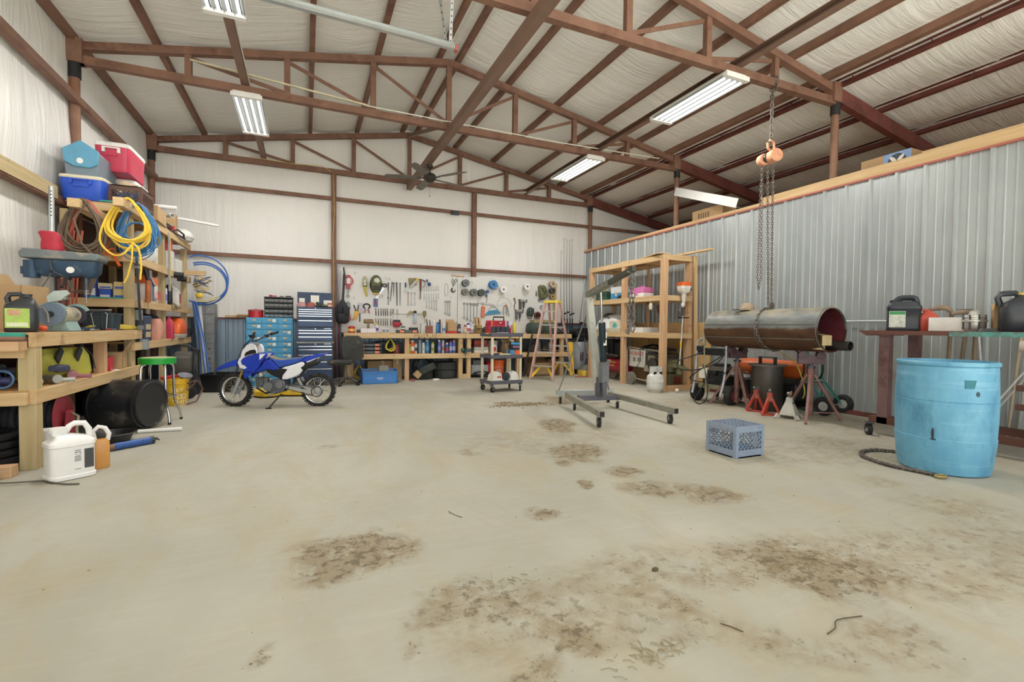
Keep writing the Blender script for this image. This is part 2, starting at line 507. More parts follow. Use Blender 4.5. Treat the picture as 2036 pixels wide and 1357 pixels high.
mb = ribbed(MB(), (XP, YB), (XP, -2.0), .06, 3.14, (-1, 0)); struct('partition_wall', mb, SHEET, smooth=0)
struct('partition_wall_core', MB().box(XP + .01, XP + .1, -2, YB, .0, 3.13), WD[1], smooth=0)
struct('loft_floor', MB().box(XP + .1, 10.5, -2, YB, 3.05, 3.13), OSB, smooth=0)
struct('trim_1', MB().box(XP - .04, XP + .12, -2, YB, 3.14, 3.165), mat('b0685c', .5, .1, .1, name='rose_trim'), smooth=0)
struct('trim_2', MB().box(XP - .03, XP + .12, 5.6, YB, 3.165, 3.215).box(XP - .03, XP + .12, -2, 5.6, 3.165, 3.29), WD[1], smooth=0)
struct('baseboard_right', MB().box(XP - .04, XP + .02, -2, 9.2, 0, .06), RUSTD, smooth=0)
mb = ribbed(MB(), (XL, YB - .06), (XP, YB - .06), 0.02, 1.24, (0, -1)); struct('wainscot_wall', mb, SHEETB, smooth=0)
struct('trim_3', MB().box(XL, XP, YB - .13, YB - .02, 1.24, 1.27), mat('8e4a4a', .5, .1, .1, name='maroon_trim'), smooth=0)
# wall girts and purlins
def csec(mb, a, b, h, w, flip=1):
    a = Vector(a); b = Vector(b)
    for dz in (0, h): mb.frame(a + Vector((0, 0, dz)), b + Vector((0, 0, dz)), w, .008)
    x = (b - a).normalized().cross(Vector((0, 0, 1)))
    mb.frame(a + x * (w / 2 * flip) + Vector((0, 0, h / 2)), b + x * (w / 2 * flip) + Vector((0, 0, h / 2)), .008, h)
    return mb
g = 1
for z in (2.5, 3.83):
    struct('wall_girt', MB().box(XL + .02, 6.9 if z < 3 else 10.4, YB - .13, YB - .06, z - .035, z + .035), RUST, smooth=0)
for z in (2.48, 3.82):
    struct('wall_girt', csec(MB(), (XL + .1, -2, z), (XL + .1, YB - .1, z), .08, .09, 1), RUST, smooth=0)
for i, x in enumerate(PURL):
    w = .07 if x < 6 else .085
    m = RUST if x < 6.8 else RUSTD
    mb = MB()
    if x > 6.8:
        csec(mb, (x, -3, zt(x) + .004), (x, YB - .05, zt(x) + .004), .1, w, 1)
    else:
        mb.box(x - w / 2, x + w / 2, -3, YB - .05, zt(x) + .004, zt(x) + .1)
    if x > 5.9 or x < -2:   # screw heads
        for k in range(24): mb.box(x - w / 2 - .004, x - w / 2, k * .45 + .2, k * .45 + .216, zt(x) + .045, zt(x) + .065)
    struct('roof_purlin', mb, m, smooth=0)
# trusses
VX = [-2.62 + 4.76 * k / 4 for k in (1, 2, 3)] + [XR] + [XR + 4.71 * k / 4 for k in (1, 2, 3)]
def zb(x): return 4.40
for i, y in enumerate(TY):
    root = bpy.data.objects.new('roof_truss', None); COL.objects.link(root); root['kind'] = 'structure'; root.location = (0, y, 0)
    MB().frame((-2.62, 0, zt(-2.62) - .05), (XR, 0, RZ - .05), .09, .1).build('top_chord', RUST, root)
    MB().frame((XR, 0, RZ - .05), (6.85, 0, zt(6.85) - .05), .09, .1).build('top_chord', RUST, root)
    MB().box(-2.62, 6.85, -.045, .045, 4.33, 4.43).build('bottom_chord', RUST, root)
    MB().frame((6.85, 0, zt(6.85) - .1), (10.45, 0, zt(10.45) - .1), .1, .2).build('lean_rafter', RUSTD, root)
    for j, x in enumerate(VX):
        MB().box(x - .04, x + .04, -.035, .035, 4.42, zt(x) - .09).build('web_post', RUST, root)
    for a, b in ((0, 1), (1, 2), (2, 3), (6, 5), (5, 4), (4, 3)):
        MB().frame((VX[a], .02, zt(VX[a]) - .12), (VX[b], .02, 4.45), .012, .05).build('web_brace', RUST, root)
    MB().box(-2.70, -2.52, -.08, .08, 4.33, 4.62).build('end_cap', RUSTP, root)
    MB().box(6.77, 6.93, -.08, .08, 4.36, 4.62).build('end_cap', RUSTP, root)
    c = MB().cyl((-2.62, y, 0), (-2.62, y, 4.15), .055); c.c = 1; c.cyl((-2.62, y, 4.15), (-2.62, y, 4.34), .066)
    struct('steel_column', c, [RUSTP, BLACKM])
    c = MB().cyl((6.91, y, 3.13), (6.91, y, 4.2), .05); c.c = 1; c.cyl((6.91, y, 4.2), (6.91, y, 4.36), .062)
    struct('steel_column', c, [RUSTP, BLACKM])
    struct('steel_column', MB().box(9.3, 9.36, y - .03, y + .03, 3.13, zt(9.3) - .2), RUSTD)
struct('steel_column', MB().box(.50, .60, YB - .16, YB - .06, 0, 4.36), RUST, smooth=0)
struct('steel_column', MB().box(3.64, 3.74, YB - .16, YB - .06, 2.28, 4.36), RUST, smooth=0)
# long runners the lights and the fan hang from
FANB = mat('856a5b', .6, .2, .15, 4, name='brown_primer')
for n_, x in (('light_runner_beam', -.77), ('light_runner_beam', 5.0)):
    struct(n_, csec(MB(), (x, -3, 4.44), (x, YB - .15, 4.44), .09, .09, 1), FANB, smooth=0)
struct('fan_runner_beam', MB().box(XR - .055, XR + .055, -3, YB - .12, 4.20, 4.325), FANB, smooth=0)
struct('ridge_brace', MB().frame((XR, 7.55, 4.40), (XR - .06, 10.75, 5.35), .05, .06), FANB, smooth=0)
# ---------------------------------------------------------------- ceiling fixtures
def light_fixture(y, x, label, power, group='high bay fluorescent lights', first=[None]):
    if first[0] is None:
        r = thing('fluorescent_light', label, 'light', (x, y, 4.26), group=group)
        h = MB()
        h.prism([(-.2, 0), (.2, 0), (.16, .05), (-.16, .05)], -.68, .68, 'y')
        h.build('housing', WHITEP, r)
        rf = MB()
        for k in range(4):
            cx = -.135 + .09 * k
            rf.prism([(cx - .044, -.004), (cx - .02, -.001), (cx + .02, -.001), (cx + .044, -.004), (cx + .044, -.03), (cx - .044, -.03)][:4] + [(cx + .044, -.001), (cx - .044, -.001)], -.66, .66, 'y')
        for k in range(5):
            rf.box(-.182 + .09 * k, -.178 + .09 * k, -.66, .66, -.028, 0)
        rf.build('reflector', mat('9fa3a2', .4, .2, .05), r)
        e = NT('lit_tube'); e.b.inputs['Emission Color'].default_value = (1, .98, .94, 1); e.b.inputs['Emission Strength'].default_value = 4
        for k in range(4):
            MB().cyl((-.135 + .09 * k, -.62, -.022), (-.135 + .09 * k, .62, -.022), .0145, n=10).build('tube', e.m, r)
        for s in (-1, 1):
            MB().box(-.19, .19, s * .68 - .03, s * .68 + .03, -.035, .02).build('end_plate', WHITE, r)
        MB().tube([(-.1, -.5, .05), (0, -.5, .15), (.1, -.5, .05)], .004).tube([(-.1, .5, .05), (0, .5, .15), (.1, .5, .05)], .004).build('hanger_wire', STEEL, r)
        first[0] = r
    else:
        r = copy_tree(first[0], (x, y, 4.26), 0, label, group)
    area_light('tube_glow', (x, y, 4.215), .36, 1.24, power)
    return r
light_fixture(8.2, -.74, 'lit four tube light hanging over the blue dirt bike', 62)
light_fixture(4.95, -.74, 'four tube light end showing above the galvanised rail', 62)
light_fixture(8.2, 4.88, 'lit four tube light beyond the chain hoist toward the pegboard wall', 62)
light_fixture(5.08, 4.88, 'large lit four tube light beside the hanging hoist chain', 62)
# ---------------------------------------------------------------- shared kinds of things
def smooth(pts, n=4, closed=False):
    P = [Vector(p) for p in pts]; o = []; m = len(P)
    for i in range(m if closed else m - 1):
        if closed: a, b, c, d = P[i - 1], P[i], P[(i + 1) % m], P[(i + 2) % m]
        else: a, b, c, d = P[max(i - 1, 0)], P[i], P[i + 1], P[min(i + 2, m - 1)]
        for k in range(n):
            u = k / n; o.append(.5 * ((2 * b) + (c - a) * u + (2 * a - 5 * b + 4 * c - d) * u * u + (3 * b - a - 3 * c + d) * u ** 3))
    if not closed: o.append(P[-1])
    return o
def carton(label, loc, d, rz=0, flaps='', m=None, group=None, tape=True, rot=None, name='cardboard_box'):
    """a carton with its base at loc; flaps: sides (n s e w) whose flaps stand open"""
    m = m or CARD
    r = thing(name, label, 'box', loc, rz, group, rot)
    x, y, z = d[0] / 2, d[1] / 2, d[2]
    b = MB()
    if flaps:
        t = .005
        b.box(-x, x, -y, y, 0, t).box(-x, x, -y, -y + t, 0, z).box(-x, x, y - t, y, 0, z).box(-x, -x + t, -y, y, 0, z).box(x - t, x, -y, y, 0, z)
        b.build('body', m, r)
        for s in flaps:
            f = MB()
            if s in 'ns':
                k = 1 if s == 'n' else -1
                f.raw([(-x, k * y, z), (x, k * y, z), (x, k * (y + .6 * y), z + .7 * y), (-x, k * (y + .6 * y), z + .7 * y), (-x, k * y, z + .004), (x, k * y, z + .004), (x, k * (y + .6 * y), z + .7 * y + .004), (-x, k * (y + .6 * y), z + .7 * y + .004)],
                      [(0, 1, 2, 3), (7, 6, 5, 4), (0, 4, 5, 1), (1, 5, 6, 2), (2, 6, 7, 3), (3, 7, 4, 0)])
            else:
                k = 1 if s == 'e' else -1
                f.raw([(k * x, -y, z), (k * x, y, z), (k * (x + .5 * x), y, z + .8 * x), (k * (x + .5 * x), -y, z + .8 * x), (k * x, -y, z + .004), (k * x, y, z + .004), (k * (x + .5 * x), y, z + .8 * x + .004), (k * (x + .5 * x), -y, z + .8 * x + .004)],
                      [(0, 1, 2, 3), (7, 6, 5, 4), (0, 4, 5, 1), (1, 5, 6, 2), (2, 6, 7, 3), (3, 7, 4, 0)])
            f.build('flap', m, r)
    else:
        b.box(-x, x, -y, y, 0, z)
        b.build('body', m, r, bevel=.004)
        if tape:
            w = min(.025, x * .4)
            MB().box(-w, w, -y - .001, y + .001, z * .72, z + .0012).build('tape', mat('c9b48a', .3, 0, .05), r)
    return r

def can(label, loc, r=.033, h=.16, body='2c63b8', capc='e9e9e6', band=None, group=None, cat='spray can', name='spray_can', cap=True, first={}):
    t = thing(name, label, cat, loc, 0, group)
    b = MB(); b.lathe([(r * .94, 0), (r, .004), (r, h - .012), (r * .8, h), (r * .5, h + .004)], 14)
    b.build('body', mat(body, .35, .1, .1), t)
    if band:
        MB().lathe([(r * 1.01, h * .25), (r * 1.01, h * .62)], 14).build('label_band', mat(band, .5, 0, .1, 30), t)
    if cap:
        MB().lathe([(r * .78, h), (r * .74, h + .035), (r * .6, h + .04), (0, h + .04)], 14).build('cap', mat(capc, .45, 0, .05), t)
    return t

def bottle(label, loc, d, body, capc='1b1c1f', rz=0, handle=True, lab=None, group=None, name='jug', cat='jug', neck=0, rot=None):
    """moulded jug: rounded rectangular body, shoulder, neck with cap, hoop handle, paper label on the front (-y)"""
    x, y, z = d[0] / 2, d[1] / 2, d[2]
    t = thing(name, label, cat, loc, rz, group, rot)
    bm = body if not isinstance(body, str) else mat(body, .42, 0, .08)
    MB().rbox([(0, 0, x * .94, y * .94, 0), (0, 0, x, y, z * .03), (0, 0, x, y, z * .62), (0, 0, x * .93, y * .93, z * .72), (neck, 0, x * .45, y * .5, z * .88), (neck, 0, x * .28, x * .28, z * .92), (neck, 0, x * .28, x * .28, z * .95)]).build('body', bm, t, smooth=50)
    MB().cyl((neck, 0, z * .94), (neck, 0, z), x * .34, n=16).build('cap', mat(capc, .45, 0, .06), t)
    if handle:
        s = -1 if neck >= 0 else 1
        MB().tube([(neck + s * x * .25, 0, z * .9), (neck + s * x * .4, 0, z * 1.0), (neck + s * x * 1.0, 0, z * .98), (neck + s * x * 1.12, 0, z * .88), (neck + s * x * 1.0, 0, z * .68)], [y * .2] * 5, 8).build('handle', bm, t)
    if lab:
        MB().box(-x * .62, x * .62, -y - .002, -y + .012, z * .14, z * .6).build('label', mat(lab, .6, 0, .2, 40), t)
    return t

def crate(label, loc, d, m, rz=0, name='milk_crate', rot=None, pitch=.044):
    """lattice-sided stacking crate, open top"""
    x, y, z = d[0] / 2, d[1] / 2, d[2]; t = thing(name, label, 'crate', loc, rz, rot=rot)
    for sx in (-1, 1):
        for sy in (-1, 1):
            b = MB().prism([(sx * x, sy * y), (sx * (x - .035), sy * y), (sx * (x - .035), sy * (y - .012)), (sx * (x - .012), sy * (y - .012)), (sx * (x - .012), sy * (y - .035)), (sx * x, sy * (y - .035))], 0, z, 'z')
            b.build('corner_post', m, t)
    for s in (-1, 1):
        for a in 'xy':
            w = (x if a == 'x' else y) - .03
            f = MB(); L = w * 2; z0, z1 = z * .2, z * .76
            def put(p0, p1, th=.006):
                if a == 'x': f.frame((p0[0], s * (y - .006), p0[1]), (p1[0], s * (y - .006), p1[1]), .008, th)
                else: f.frame((s * (x - .006), p0[0], p0[1]), (s * (x - .006), p1[0], p1[1]), .008, th)
            put((-w, z * .88), (w, z * .88), z * .24); put((-w, z * .1), (w, z * .1), z * .2)
            H = z1 - z0
            k = -w - H
            while k < w:
                a0, a1 = max(k, -w), min(k + H, w)
                if a1 > a0:
                    put((a0, z0 + a0 - k), (a1, z0 + a1 - k)); put((-a0, z0 + a0 - k), (-a1, z0 + a1 - k))
                k += pitch
            for q in (z * .3, z * .98): put((-w, q), (w, q), .012)
            f.build('side_lattice', m, t)
    f = MB(); k = -x + .02
    while k < x: f.box(k - .004, k + .004, -y + .01, y - .01, 0, .01); k += pitch
    k = -y + .02
    while k < y: f.box(-x + .01, x - .01, k - .004, k + .004, .0, .01); k += pitch
    f.build('base_grid', m, t)
    return t

def bucket(label, loc, m, r=.15, h=.37, words=None, wcol=None, ang=0, lid=None):
    t = thing('bucket', label, 'bucket', loc, 0)
    MB().lathe([(r * .86, 0), (r * .88, .005), (r * .97, h * .80), (r * 1.05, h * .80), (r * 1.05, h * .83), (r * .98, h * .84), (r * .99, h * .93), (r * 1.04, h * .93), (r * 1.05, h), (r * .96, h), (r * .84, .012), (0, .012)], 32).build('shell', m, t)
    MB().tube([(r * math.cos(a), -r * .9 * 1.1 * abs(math.sin(a)) - .01, h * .86 - .16 * math.sin(a)) for a in [pi * i / 12 for i in range(13)]], .003, 6).build('wire_handle', STEEL, t)
    if words:
        for i, wd in enumerate(words):
            zz = h * .56 - i * .085
            for j, ch in enumerate(wd):
                a = ang + (j - (len(wd) - 1) / 2) * .36
                rr = r * (.88 + .09 * zz / (h * .8)) + .001
                text(ch, .10 if i else .06, wcol, t, (rr * math.cos(a), rr * math.sin(a), zz), (pi / 2, 0, a + pi / 2))
    return t

def coil(mb, top, w, h, n, r, seed, spread=.06, dy=.08, tear=.35, seg=26):
    rnd = random.Random(seed)
    for i in range(n):
        ww = w * (.72 + .28 * rnd.random()) / 2; hh = h * (.8 + .25 * rnd.random())
        ox = rnd.uniform(-spread, spread); oy = rnd.uniform(-dy, dy) if dy else 0
        pts = []
        for k in range(seg):
            a = 2 * pi * k / seg
            q = (1 - math.cos(a)) / 2        # 0 at top, 1 at bottom
            wid = ww * (tear + (1 - tear) * min(1, 1.3 * q)) if q < .75 else ww
            pts.append((top[0] + wid * math.sin(a) + ox * q, top[1] + oy * (.35 + .65 * q) + .01 * rnd.random(), top[2] - hh * q + rnd.uniform(-.006, .006)))
        mb.tube(pts, r, 6, True)
    return mb

# ---------------------------------------------------------------- timber bench and shelving on the left wall
TEAL = mat('3fa392', .6, 0, .15, 6, 'd8d8cf', .25, name='teal_paint')
r = thing('workbench', 'raw timber workbench along the white side wall, drill press on top', 'workbench', (0, 0, 0))
for nm, z0, z1 in (('worktop', 1.032, 1.05), ('lower_shelf', .592, .61)):
    MB().box(-2.6, -1.9, 4.76, 7.02, z0, z1).build(nm, OSB, r)
for z0, z1 in ((.94, 1.05), (.505, .612)):
    MB().box(-1.922, -1.88, 4.75, 7.33, z0, z1).build('front_rail', WD[1], r, bevel=.003)
MB().box(-2.6, -1.922, 4.70, 4.755, .505, .60).build('end_rail', WD[0], r, bevel=.003)
MB().box(-2.6, -1.925, 4.62, 4.75, .915, .985).build('end_ledge', WR[0], r, bevel=.003)
MB().box(-2.25, -1.94, 4.72, 4.76, .86, .914).build('ledge_block', WD[0], r)
MB().box(-2.6, -1.94, 4.72, 4.765, .99, 1.05).build('painted_edge', TEAL, r)
MB().box(-1.99, -1.885, 4.765, 4.86, 0, .94).build('post', WG[2], r, bevel=.003)
MB().box(-2.03, -1.935, 6.28, 6.36, 0, .94).build('post', WR[2], r, bevel=.003)
MB().box(-2.6, -2.5, 4.765, 4.86, 0, 1.03).build('post', WG[2], r)
MB().box(-2.615, -2.6, 4.4, 7.03, 0, 1.03).build('back_panel', mat('43302a', .8, 0, .15, 5), r)
MB().box(-2.58, -1.95, 4.56, 4.66, 0, .085).build('floor_block', WR[0], r, bevel=.003)

r = thing('storage_shelf', 'tall raw timber shelving unit with coolers on top', 'shelf', (0, 0, 0))
for z in (.80, 1.32, 1.86, 2.44):
    MB().box(-1.925, -1.885, 7.08, 10.15, z, z + .10).build('front_rail', WD[1], r, bevel=.003)
    MB().box(-2.6, -1.94, 7.10, 10.12, z + .082, z + .10).build('shelf_deck', OSB, r)
    if z > 1: MB().box(-2.6 if z < 2 else -2.45, -1.885, 7.035, 7.075, z, z + .1).build('end_rail', WD[0], r, bevel=.003)
MB().box(-2.6, -2.585, 7.1, 10.1, .0, 2.44).build('back_panel', mat('43302a', .8, 0, .15, 5), r)
for x in (-2.0, -2.58):
    for y in (7.09, 8.55, 9.95):
        MB().box(x, x + (.07 if x < -2.1 else .075), y, y + (.14 if y < 8 else .09), 0, 2.44).build('post', WG[2], r, bevel=.003)
MB().box(-2.42, -1.98, 7.02, 7.05, 2.545, 2.56).build('painted_edge', TEAL, r)
MB().box(-2.3, -1.98, 7.02, 7.05, 1.421, 1.435).build('painted_edge', TEAL, r)
MB().box(-2.24, -2.14, 6.32, 7.1, 2.32, 2.41).build('hose_arm', WD[1], r, bevel=.003)
MB().box(-1.86, -1.77, 6.30, 7.2, 2.37, 2.46).build('hose_arm', WD[1], r, bevel=.003)
MB().box(-1.93, -1.64, 9.96, 10.05, 1.99, 2.07).build('hose_arm', WD[0], r)
MB().box(-1.95, -1.88, 7.27, 7.36, 1.17, 1.3).build('outlet_box', mat('9aa3a8', .5, .3, .05), r)
MB().box(-1.91, -1.83, 7.34, 7.4, .80, .93).build('outlet_box', mat('9aa3a8', .5, .3, .05), r)
solo('wall_ledger', MB().box(-2.6, -2.52, 3.0, 6.9, 2.50, 2.64), WG[1], 'long timber board fixed along the white side wall behind the drill press', 'board')

# coolers
def cooler(label, loc, d, lower, lidm, rz=0, hnd=None, taper=.9):
    t = thing('cooler', label, 'cooler', loc, rz); x, y, z = d[0] / 2, d[1] / 2, d[2]
    MB().rbox([(0, 0, x * taper, y * taper, 0), (0, 0, x * (taper + .03), y * (taper + .03), z * .04), (0, 0, x * .96, y * .96, z * .5), (0, 0, x * .985, y * .97, z * .53), (0, 0, x, y * .99, z * .84)], .22, 32).build('body', lower, t)
    MB().rbox([(0, 0, x * 1.01, y * 1.0, z * .84), (0, 0, x * 1.03, y * 1.02, z * .88), (0, 0, x * 1.02, y * 1.01, z * .96), (0, 0, x * .9, y * .93, z)], .22, 32).build('lid', lidm, t)
    if hnd:
        h = MB(); q = x * .42
        for s in (-1, 1): h.box(s * q - .014, s * q + .014, -y - .02, -y * .94, z * .62, z * .8)
        h.box(-q, q, -y - .022, -y - .004, z * .76, z * .8)
        h.build('handle', hnd, t)
        MB().box(-q + .02, q - .02, -y - .004, -y * .94, z * .52, z * .58).build('handle_ledge', lower, t)
    return t
BLC = mat('2c58c8', .38, 0, .1, 5); CRM = mat('ddd6bd', .45, 0, .05)
cooler('royal blue cooler with cream lid under the teal and grey cooler', (-2.35, 7.32, 2.54), (.42, .66, .28), BLC, CRM, 0, BLC)
cooler('blue cooler with white lid under the red cooler', (-2.22, 8.0, 2.54), (.38, .6, .46), BLC, WHITEP, 0)
cooler('large red cooler with white lid, topmost above the milk crate', (-2.19, 7.74, 3.002), (.36, .68, .36), mat('c23a55', .4, 0, .1, 4), WHITEP, 0, WHITEP, .95)
t = thing('cooler', 'teal and grey cooler with slanted lid, stacked on the blue cooler', 'cooler', (-2.37, 7.32, 2.822)); t.scale = (1.08, 1, 1.16)
gy = mat('74838f', .45, 0, .06); tl = mat('5f9dbd', .42, 0, .08)
MB().prism([(-.13, 0), (.13, 0), (.155, .14), (.155, .24), (.0, .33), (-.145, .24), (-.145, .14)], -.26, .3, 'y').build('body', gy, t, bevel=.012)
MB().prism([(-.14, .13), (-.06, .085), (.08, .08), (.15, .12), (.158, .25), (.0, .345), (-.152, .25)], -.285, -.255, 'y').build('lid', tl, t, bevel=.01)
MB().cyl((.0, -.285, .14), (.0, -.292, .14), .028, n=20).build('button', WHITE, t)
BRN = mat('5d4237', .5, 0, .1)
crate('dark brown milk crate full of rope on the tall shelf', (-1.985, 7.38, 2.54), (.33, .5, .24), BRN)
rp = MB(); rnd = random.Random(4)
for k in range(9):
    pts = [(-1.985 + rnd.uniform(-.13, .13), 7.38 + rnd.uniform(-.2, .2), 2.58 + rnd.uniform(0, .16)) for _ in range(7)]
    rp.tube([Vector(pts[i % 7]) * (1 - u) + Vector(pts[(i + 1) % 7]) * u for i in range(7) for u in (0, .33, .66)], .011, 6, True)
solo('rope', rp, mat('6a9ac4', .8, 0, .3, 12, 'c9a0a0', .4), 'tangled blue and pink rope inside the brown milk crate', 'rope')
rp = MB()
for k in range(6):
    rp.tube([(-2.0 + .09 * math.cos(a) + rnd.uniform(-.01, .01), 7.3 + .12 * math.sin(a), 2.765 + .012 * k + .01 * math.sin(3 * a)) for a in [2 * pi * i / 14 for i in range(14)]], .012, 6, True)
solo('rope', rp, mat('cbb79d', .85, 0, .15, 20), 'tan rope coil lying over the brown crate rim', 'rope')

# hoses and cords hung on the arms
h = MB()
h.c = 0; coil(h, (-2.15, 6.42, 2.425), .44, .60, 12, .011, 1, .03, .07)
h.c = 1; coil(h, (-2.12, 6.46, 2.425), .40, .62, 5, .011, 2, .04, .05)
h.c = 0; h.tube([(-2.1, 6.4, 2.4), (-2.2, 6.36, 2.2), (-2.13, 6.34, 1.95), (-2.05, 6.34, 1.85)], .011, 6)
for k in range(3):
    h.tube([(-2.03 + .03 * k, 6.45, 1.98), (-2.0 + .02 * k, 6.3, 1.75), (-2.06, 6.3, 1.48 - .03 * k), (-2.2, 6.32, 1.45), (-2.3 + .03 * k, 6.4, 1.6), (-2.26 + .05 * k, 6.42, 1.95)], .010, 6)
h.c = 1
for k in range(3): h.tube([(-2.23 + .035 * k, 6.45, 2.1), (-2.25 + .03 * k, 6.4, 1.6), (-2.27 + .03 * k, 6.38, 1.055)], .011, 6)
solo('air_hose', h, [mat('6b5b4a', .6, 0, .2), mat('a5523f', .6, 0, .2)], 'brown and rust air hoses coiled on a timber arm above the drill press', 'hose')
h = MB(); coil(h, (-1.765, 6.42, 2.478), .46, .56, 10, .0105, 5, .02, .05)
h.tube(smooth([(-1.70, 6.33, 1.98), (-1.78, 6.3, 1.86), (-1.88, 6.32, 1.86), (-1.98, 6.33, 2.0), (-1.93, 6.36, 2.25), (-1.82, 6.4, 2.46)]), .0105, 6)
h.tube([(-1.70, 6.33, 2.0), (-1.70, 6.3, 1.8), (-1.74, 6.3, 1.62), (-1.77, 6.3, 1.56)], .0095, 6)
h.tube(smooth([(-1.70, 6.33, 1.99), (-1.64, 6.3, 1.92), (-1.62, 6.3, 1.75), (-1.63, 6.3, 1.60)]), .0105, 6)
solo('extension_cord', h, mat('ecc849', .5, 0, .1), 'thick yellow extension cord hung in loops from the timber arm', 'cord')
h = MB(); coil(h, (-1.73, 6.62, 2.475), .42, .54, 15, .007, 8, .04, .08, .45)
coil(h, (-1.72, 6.55, 2.25), .36, .4, 6, .006, 9, .05, .06, .8)
h.tube([(-1.68, 6.5, 2.1), (-1.6, 6.5, 2.03), (-1.62, 6.5, 1.9), (-1.72, 6.5, 1.85)], .005, 6)
solo('extension_cord', h, mat('4d83b4', .5, 0, .15), 'thin blue cords looped behind the yellow extension cord', 'cord')

# drill press
NAVY = mat('2f4a63', .45, .2, .12, 8, '6f7a80', .3, name='navy_enamel'); GRYC = mat('6c7578', .5, 0, .1, 6, 'a69b8c', .4)
t = thing('drill_press', 'dusty navy bench drill press under the hose coils', 'drill press', (-2.15, 5.95, 1.05))
MB().box(-.14, .2, -.14, .14, 0, .035).build('base', NAVY, t, bevel=.01)
MB().cyl((0, 0, .03), (0, 0, .5), .036, n=20).build('column', mat('6b3f38', .5, .3, .25), t)
MB().cyl((0, 0, .30), (0, 0, .325), .05).build('collar', STEEL, t)
MB().rbox([(.05, 0, .20, .075, .52), (.05, 0, .24, .09, .57), (.05, 0, .25, .10, .67)], .35).build('head', NAVY, t)
MB().prism([(-.26, .675), (.30, .675), (.32, .70), (.31, .745), (-.24, .765), (-.27, .72)], -.13, .13, 'y').build('belt_cover', GRYC, t, bevel=.012)
MB().cyl((-.21, -.03, .50), (-.21, -.03, .66), .06, n=20).box(-.28, -.24, -.06, .0, .53, .6).build('motor', NAVY, t)
MB().cyl((.18, 0, .46), (.18, 0, .53), .026).cyl((.18, 0, .40), (.18, 0, .46), .026, .022).build('chuck', DSTEEL, t)
MB().cyl((.18, 0, .27), (.18, 0, .40), .006).build('drill_bit', STEEL, t)
MB().cyl((.10, -.10, .58), (.10, -.118, .58), .03, n=20).build('dial', WHITE, t)
f = MB()
for a in (.3, 2.4, 4.5):
    f.tube([(.08, -.12, .5), (.08 + .13 * math.cos(a), -.15, .5 + .08 * math.sin(a))], .006, 6); f.ball((.08 + .14 * math.cos(a), -.15, .5 + .085 * math.sin(a)), .014)
f.cyl((.08, -.07, .5), (.08, -.14, .5), .018)
f.build('feed_handle', BLACK, t)
MB().box(.0, .34, -.13, .12, .185, .205).cyl((0, 0, .15), (0, 0, .23), .05).build('table', BLACKM, t)
MB().tube([(-.05, -.1, .66), (-.03, -.12, .55), (-.12, -.15, .35), (-.25, -.16, .2), (-.33, -.16, .12), (-.38, -.1, .01)], .006, 6).build('power_cord', mat('5a5852', .6), t)
t = thing('equipment_stand', 'grey perforated steel post rising from a red bag', 'post', (-2.24, 6.0, 1.816))
f = MB().pipe((0, 0, .0), (0, 0, .62), .021, .017)
f.build('tube', GALV, t)
f = MB()
for k in range(8): f.cyl((.004, -.0195, .34 + .033 * k), (.004, -.0225, .34 + .033 * k), .006, n=10)
f.build('pin_holes', BLACK, t)
t = solo('canvas_bag', MB().rbox([(0, 0, .075, .07, 0), (.005, 0, .082, .075, .05), (-.004, 0, .07, .06, .11), (-.02, 0, .075, .066, .17), (-.022, 0, .06, .05, .185)], .7, 20), mat('b3283c', .6, 0, .15, 14), 'crumpled red cloth bag on the drill press cover', 'bag', (-2.24, 6.0, 1.816))

# on the bench
carton('brown cardboard box with open top behind the black jug', (-2.33, 5.62, 1.05), (.26, .3, .40), -.25, 'w')
t = bottle('black jug with bright green label on the bench corner', (-2.05, 4.98, 1.05), (.19, .19, .30), mat('2a2d30', .38, 0, .1), '2a2d33', .32, True, None, neck=.03)
MB().box(-.085, .05, -.0975, -.092, .035, .185).build('label', mat('a9c65a', .5, 0, .15, 20), t)
MB().box(-.07, .0, -.0985, -.0975, .13, .175).build('picture_patch', mat('c79a7a', .6, 0, .3, 60), t)
MB().box(-.075, .04, -.0985, -.0975, .045, .075).build('text_patch', mat('dbe4c4', .6, 0, .2, 120), t)
t = thing('bench_grinder', 'pale green bench grinder with two wheels at the bench front', 'grinder', (-2.0, 5.32, 1.05))
PG = mat('8fa9a5', .45, .1, .1, 8, '5f6f70', .3); GRIT = mat('6f7f92', .85, 0, .12, 60, bump=.2)
MB().cyl((0, .1, .15), (0, .38, .15), .075, n=24).build('motor', mat('b9b39a', .45, .1, .1, 6, '3a3a36', .35), t)
MB().prism([(-.09, 0), (.09, 0), (.05, .1), (-.05, .1)], .12, .36, 'y').build('base', PG, t, bevel=.01)
for y in (0, .46):
    MB().cyl((0, y - .012, .15), (0, y + .012, .15), .096 if y < .1 else .085, n=36).build('wheel', GRIT if y < .1 else mat('3a3846', .8, 0, .2, 40), t)
    MB().cyl((0, y - .02, .15), (0, y - .012, .15), .026).build('flange', DSTEEL, t)
    pts = [(.108 * math.cos(a), .15 + .108 * math.sin(a)) for a in [pi * (.15 + .9 * i / 14) for i in range(15)]]
    MB().prism(pts + [(.07 * math.cos(a), .15 + .07 * math.sin(a)) for a in [pi * (1.05 - .9 * i / 14) for i in range(15)]], y + .016, y + .05, 'y').build('wheel_guard', PG, t)
MB().prism([(-.02, .25), (.06, .27), (.12, .33), (.1, .36), (.02, .35), (-.03, .3)], .0, .03, 'y').build('eye_shield', mat('b7c4bd', .3, .3, .1), t)
MB().tube([(-.13, -.05, .12), (-.12, -.07, .18), (-.02, -.07, .2), (.0, -.06, .15), (.0, -.05, .08)], .01, 6).build('tool_rest', STEEL, t)
f = MB().frame((-.18, -.16, .12), (-.0, -.2, .02), .05, .012); f.c = 1; f.ball((.02, -.2, .03), (.035, .02, .022))
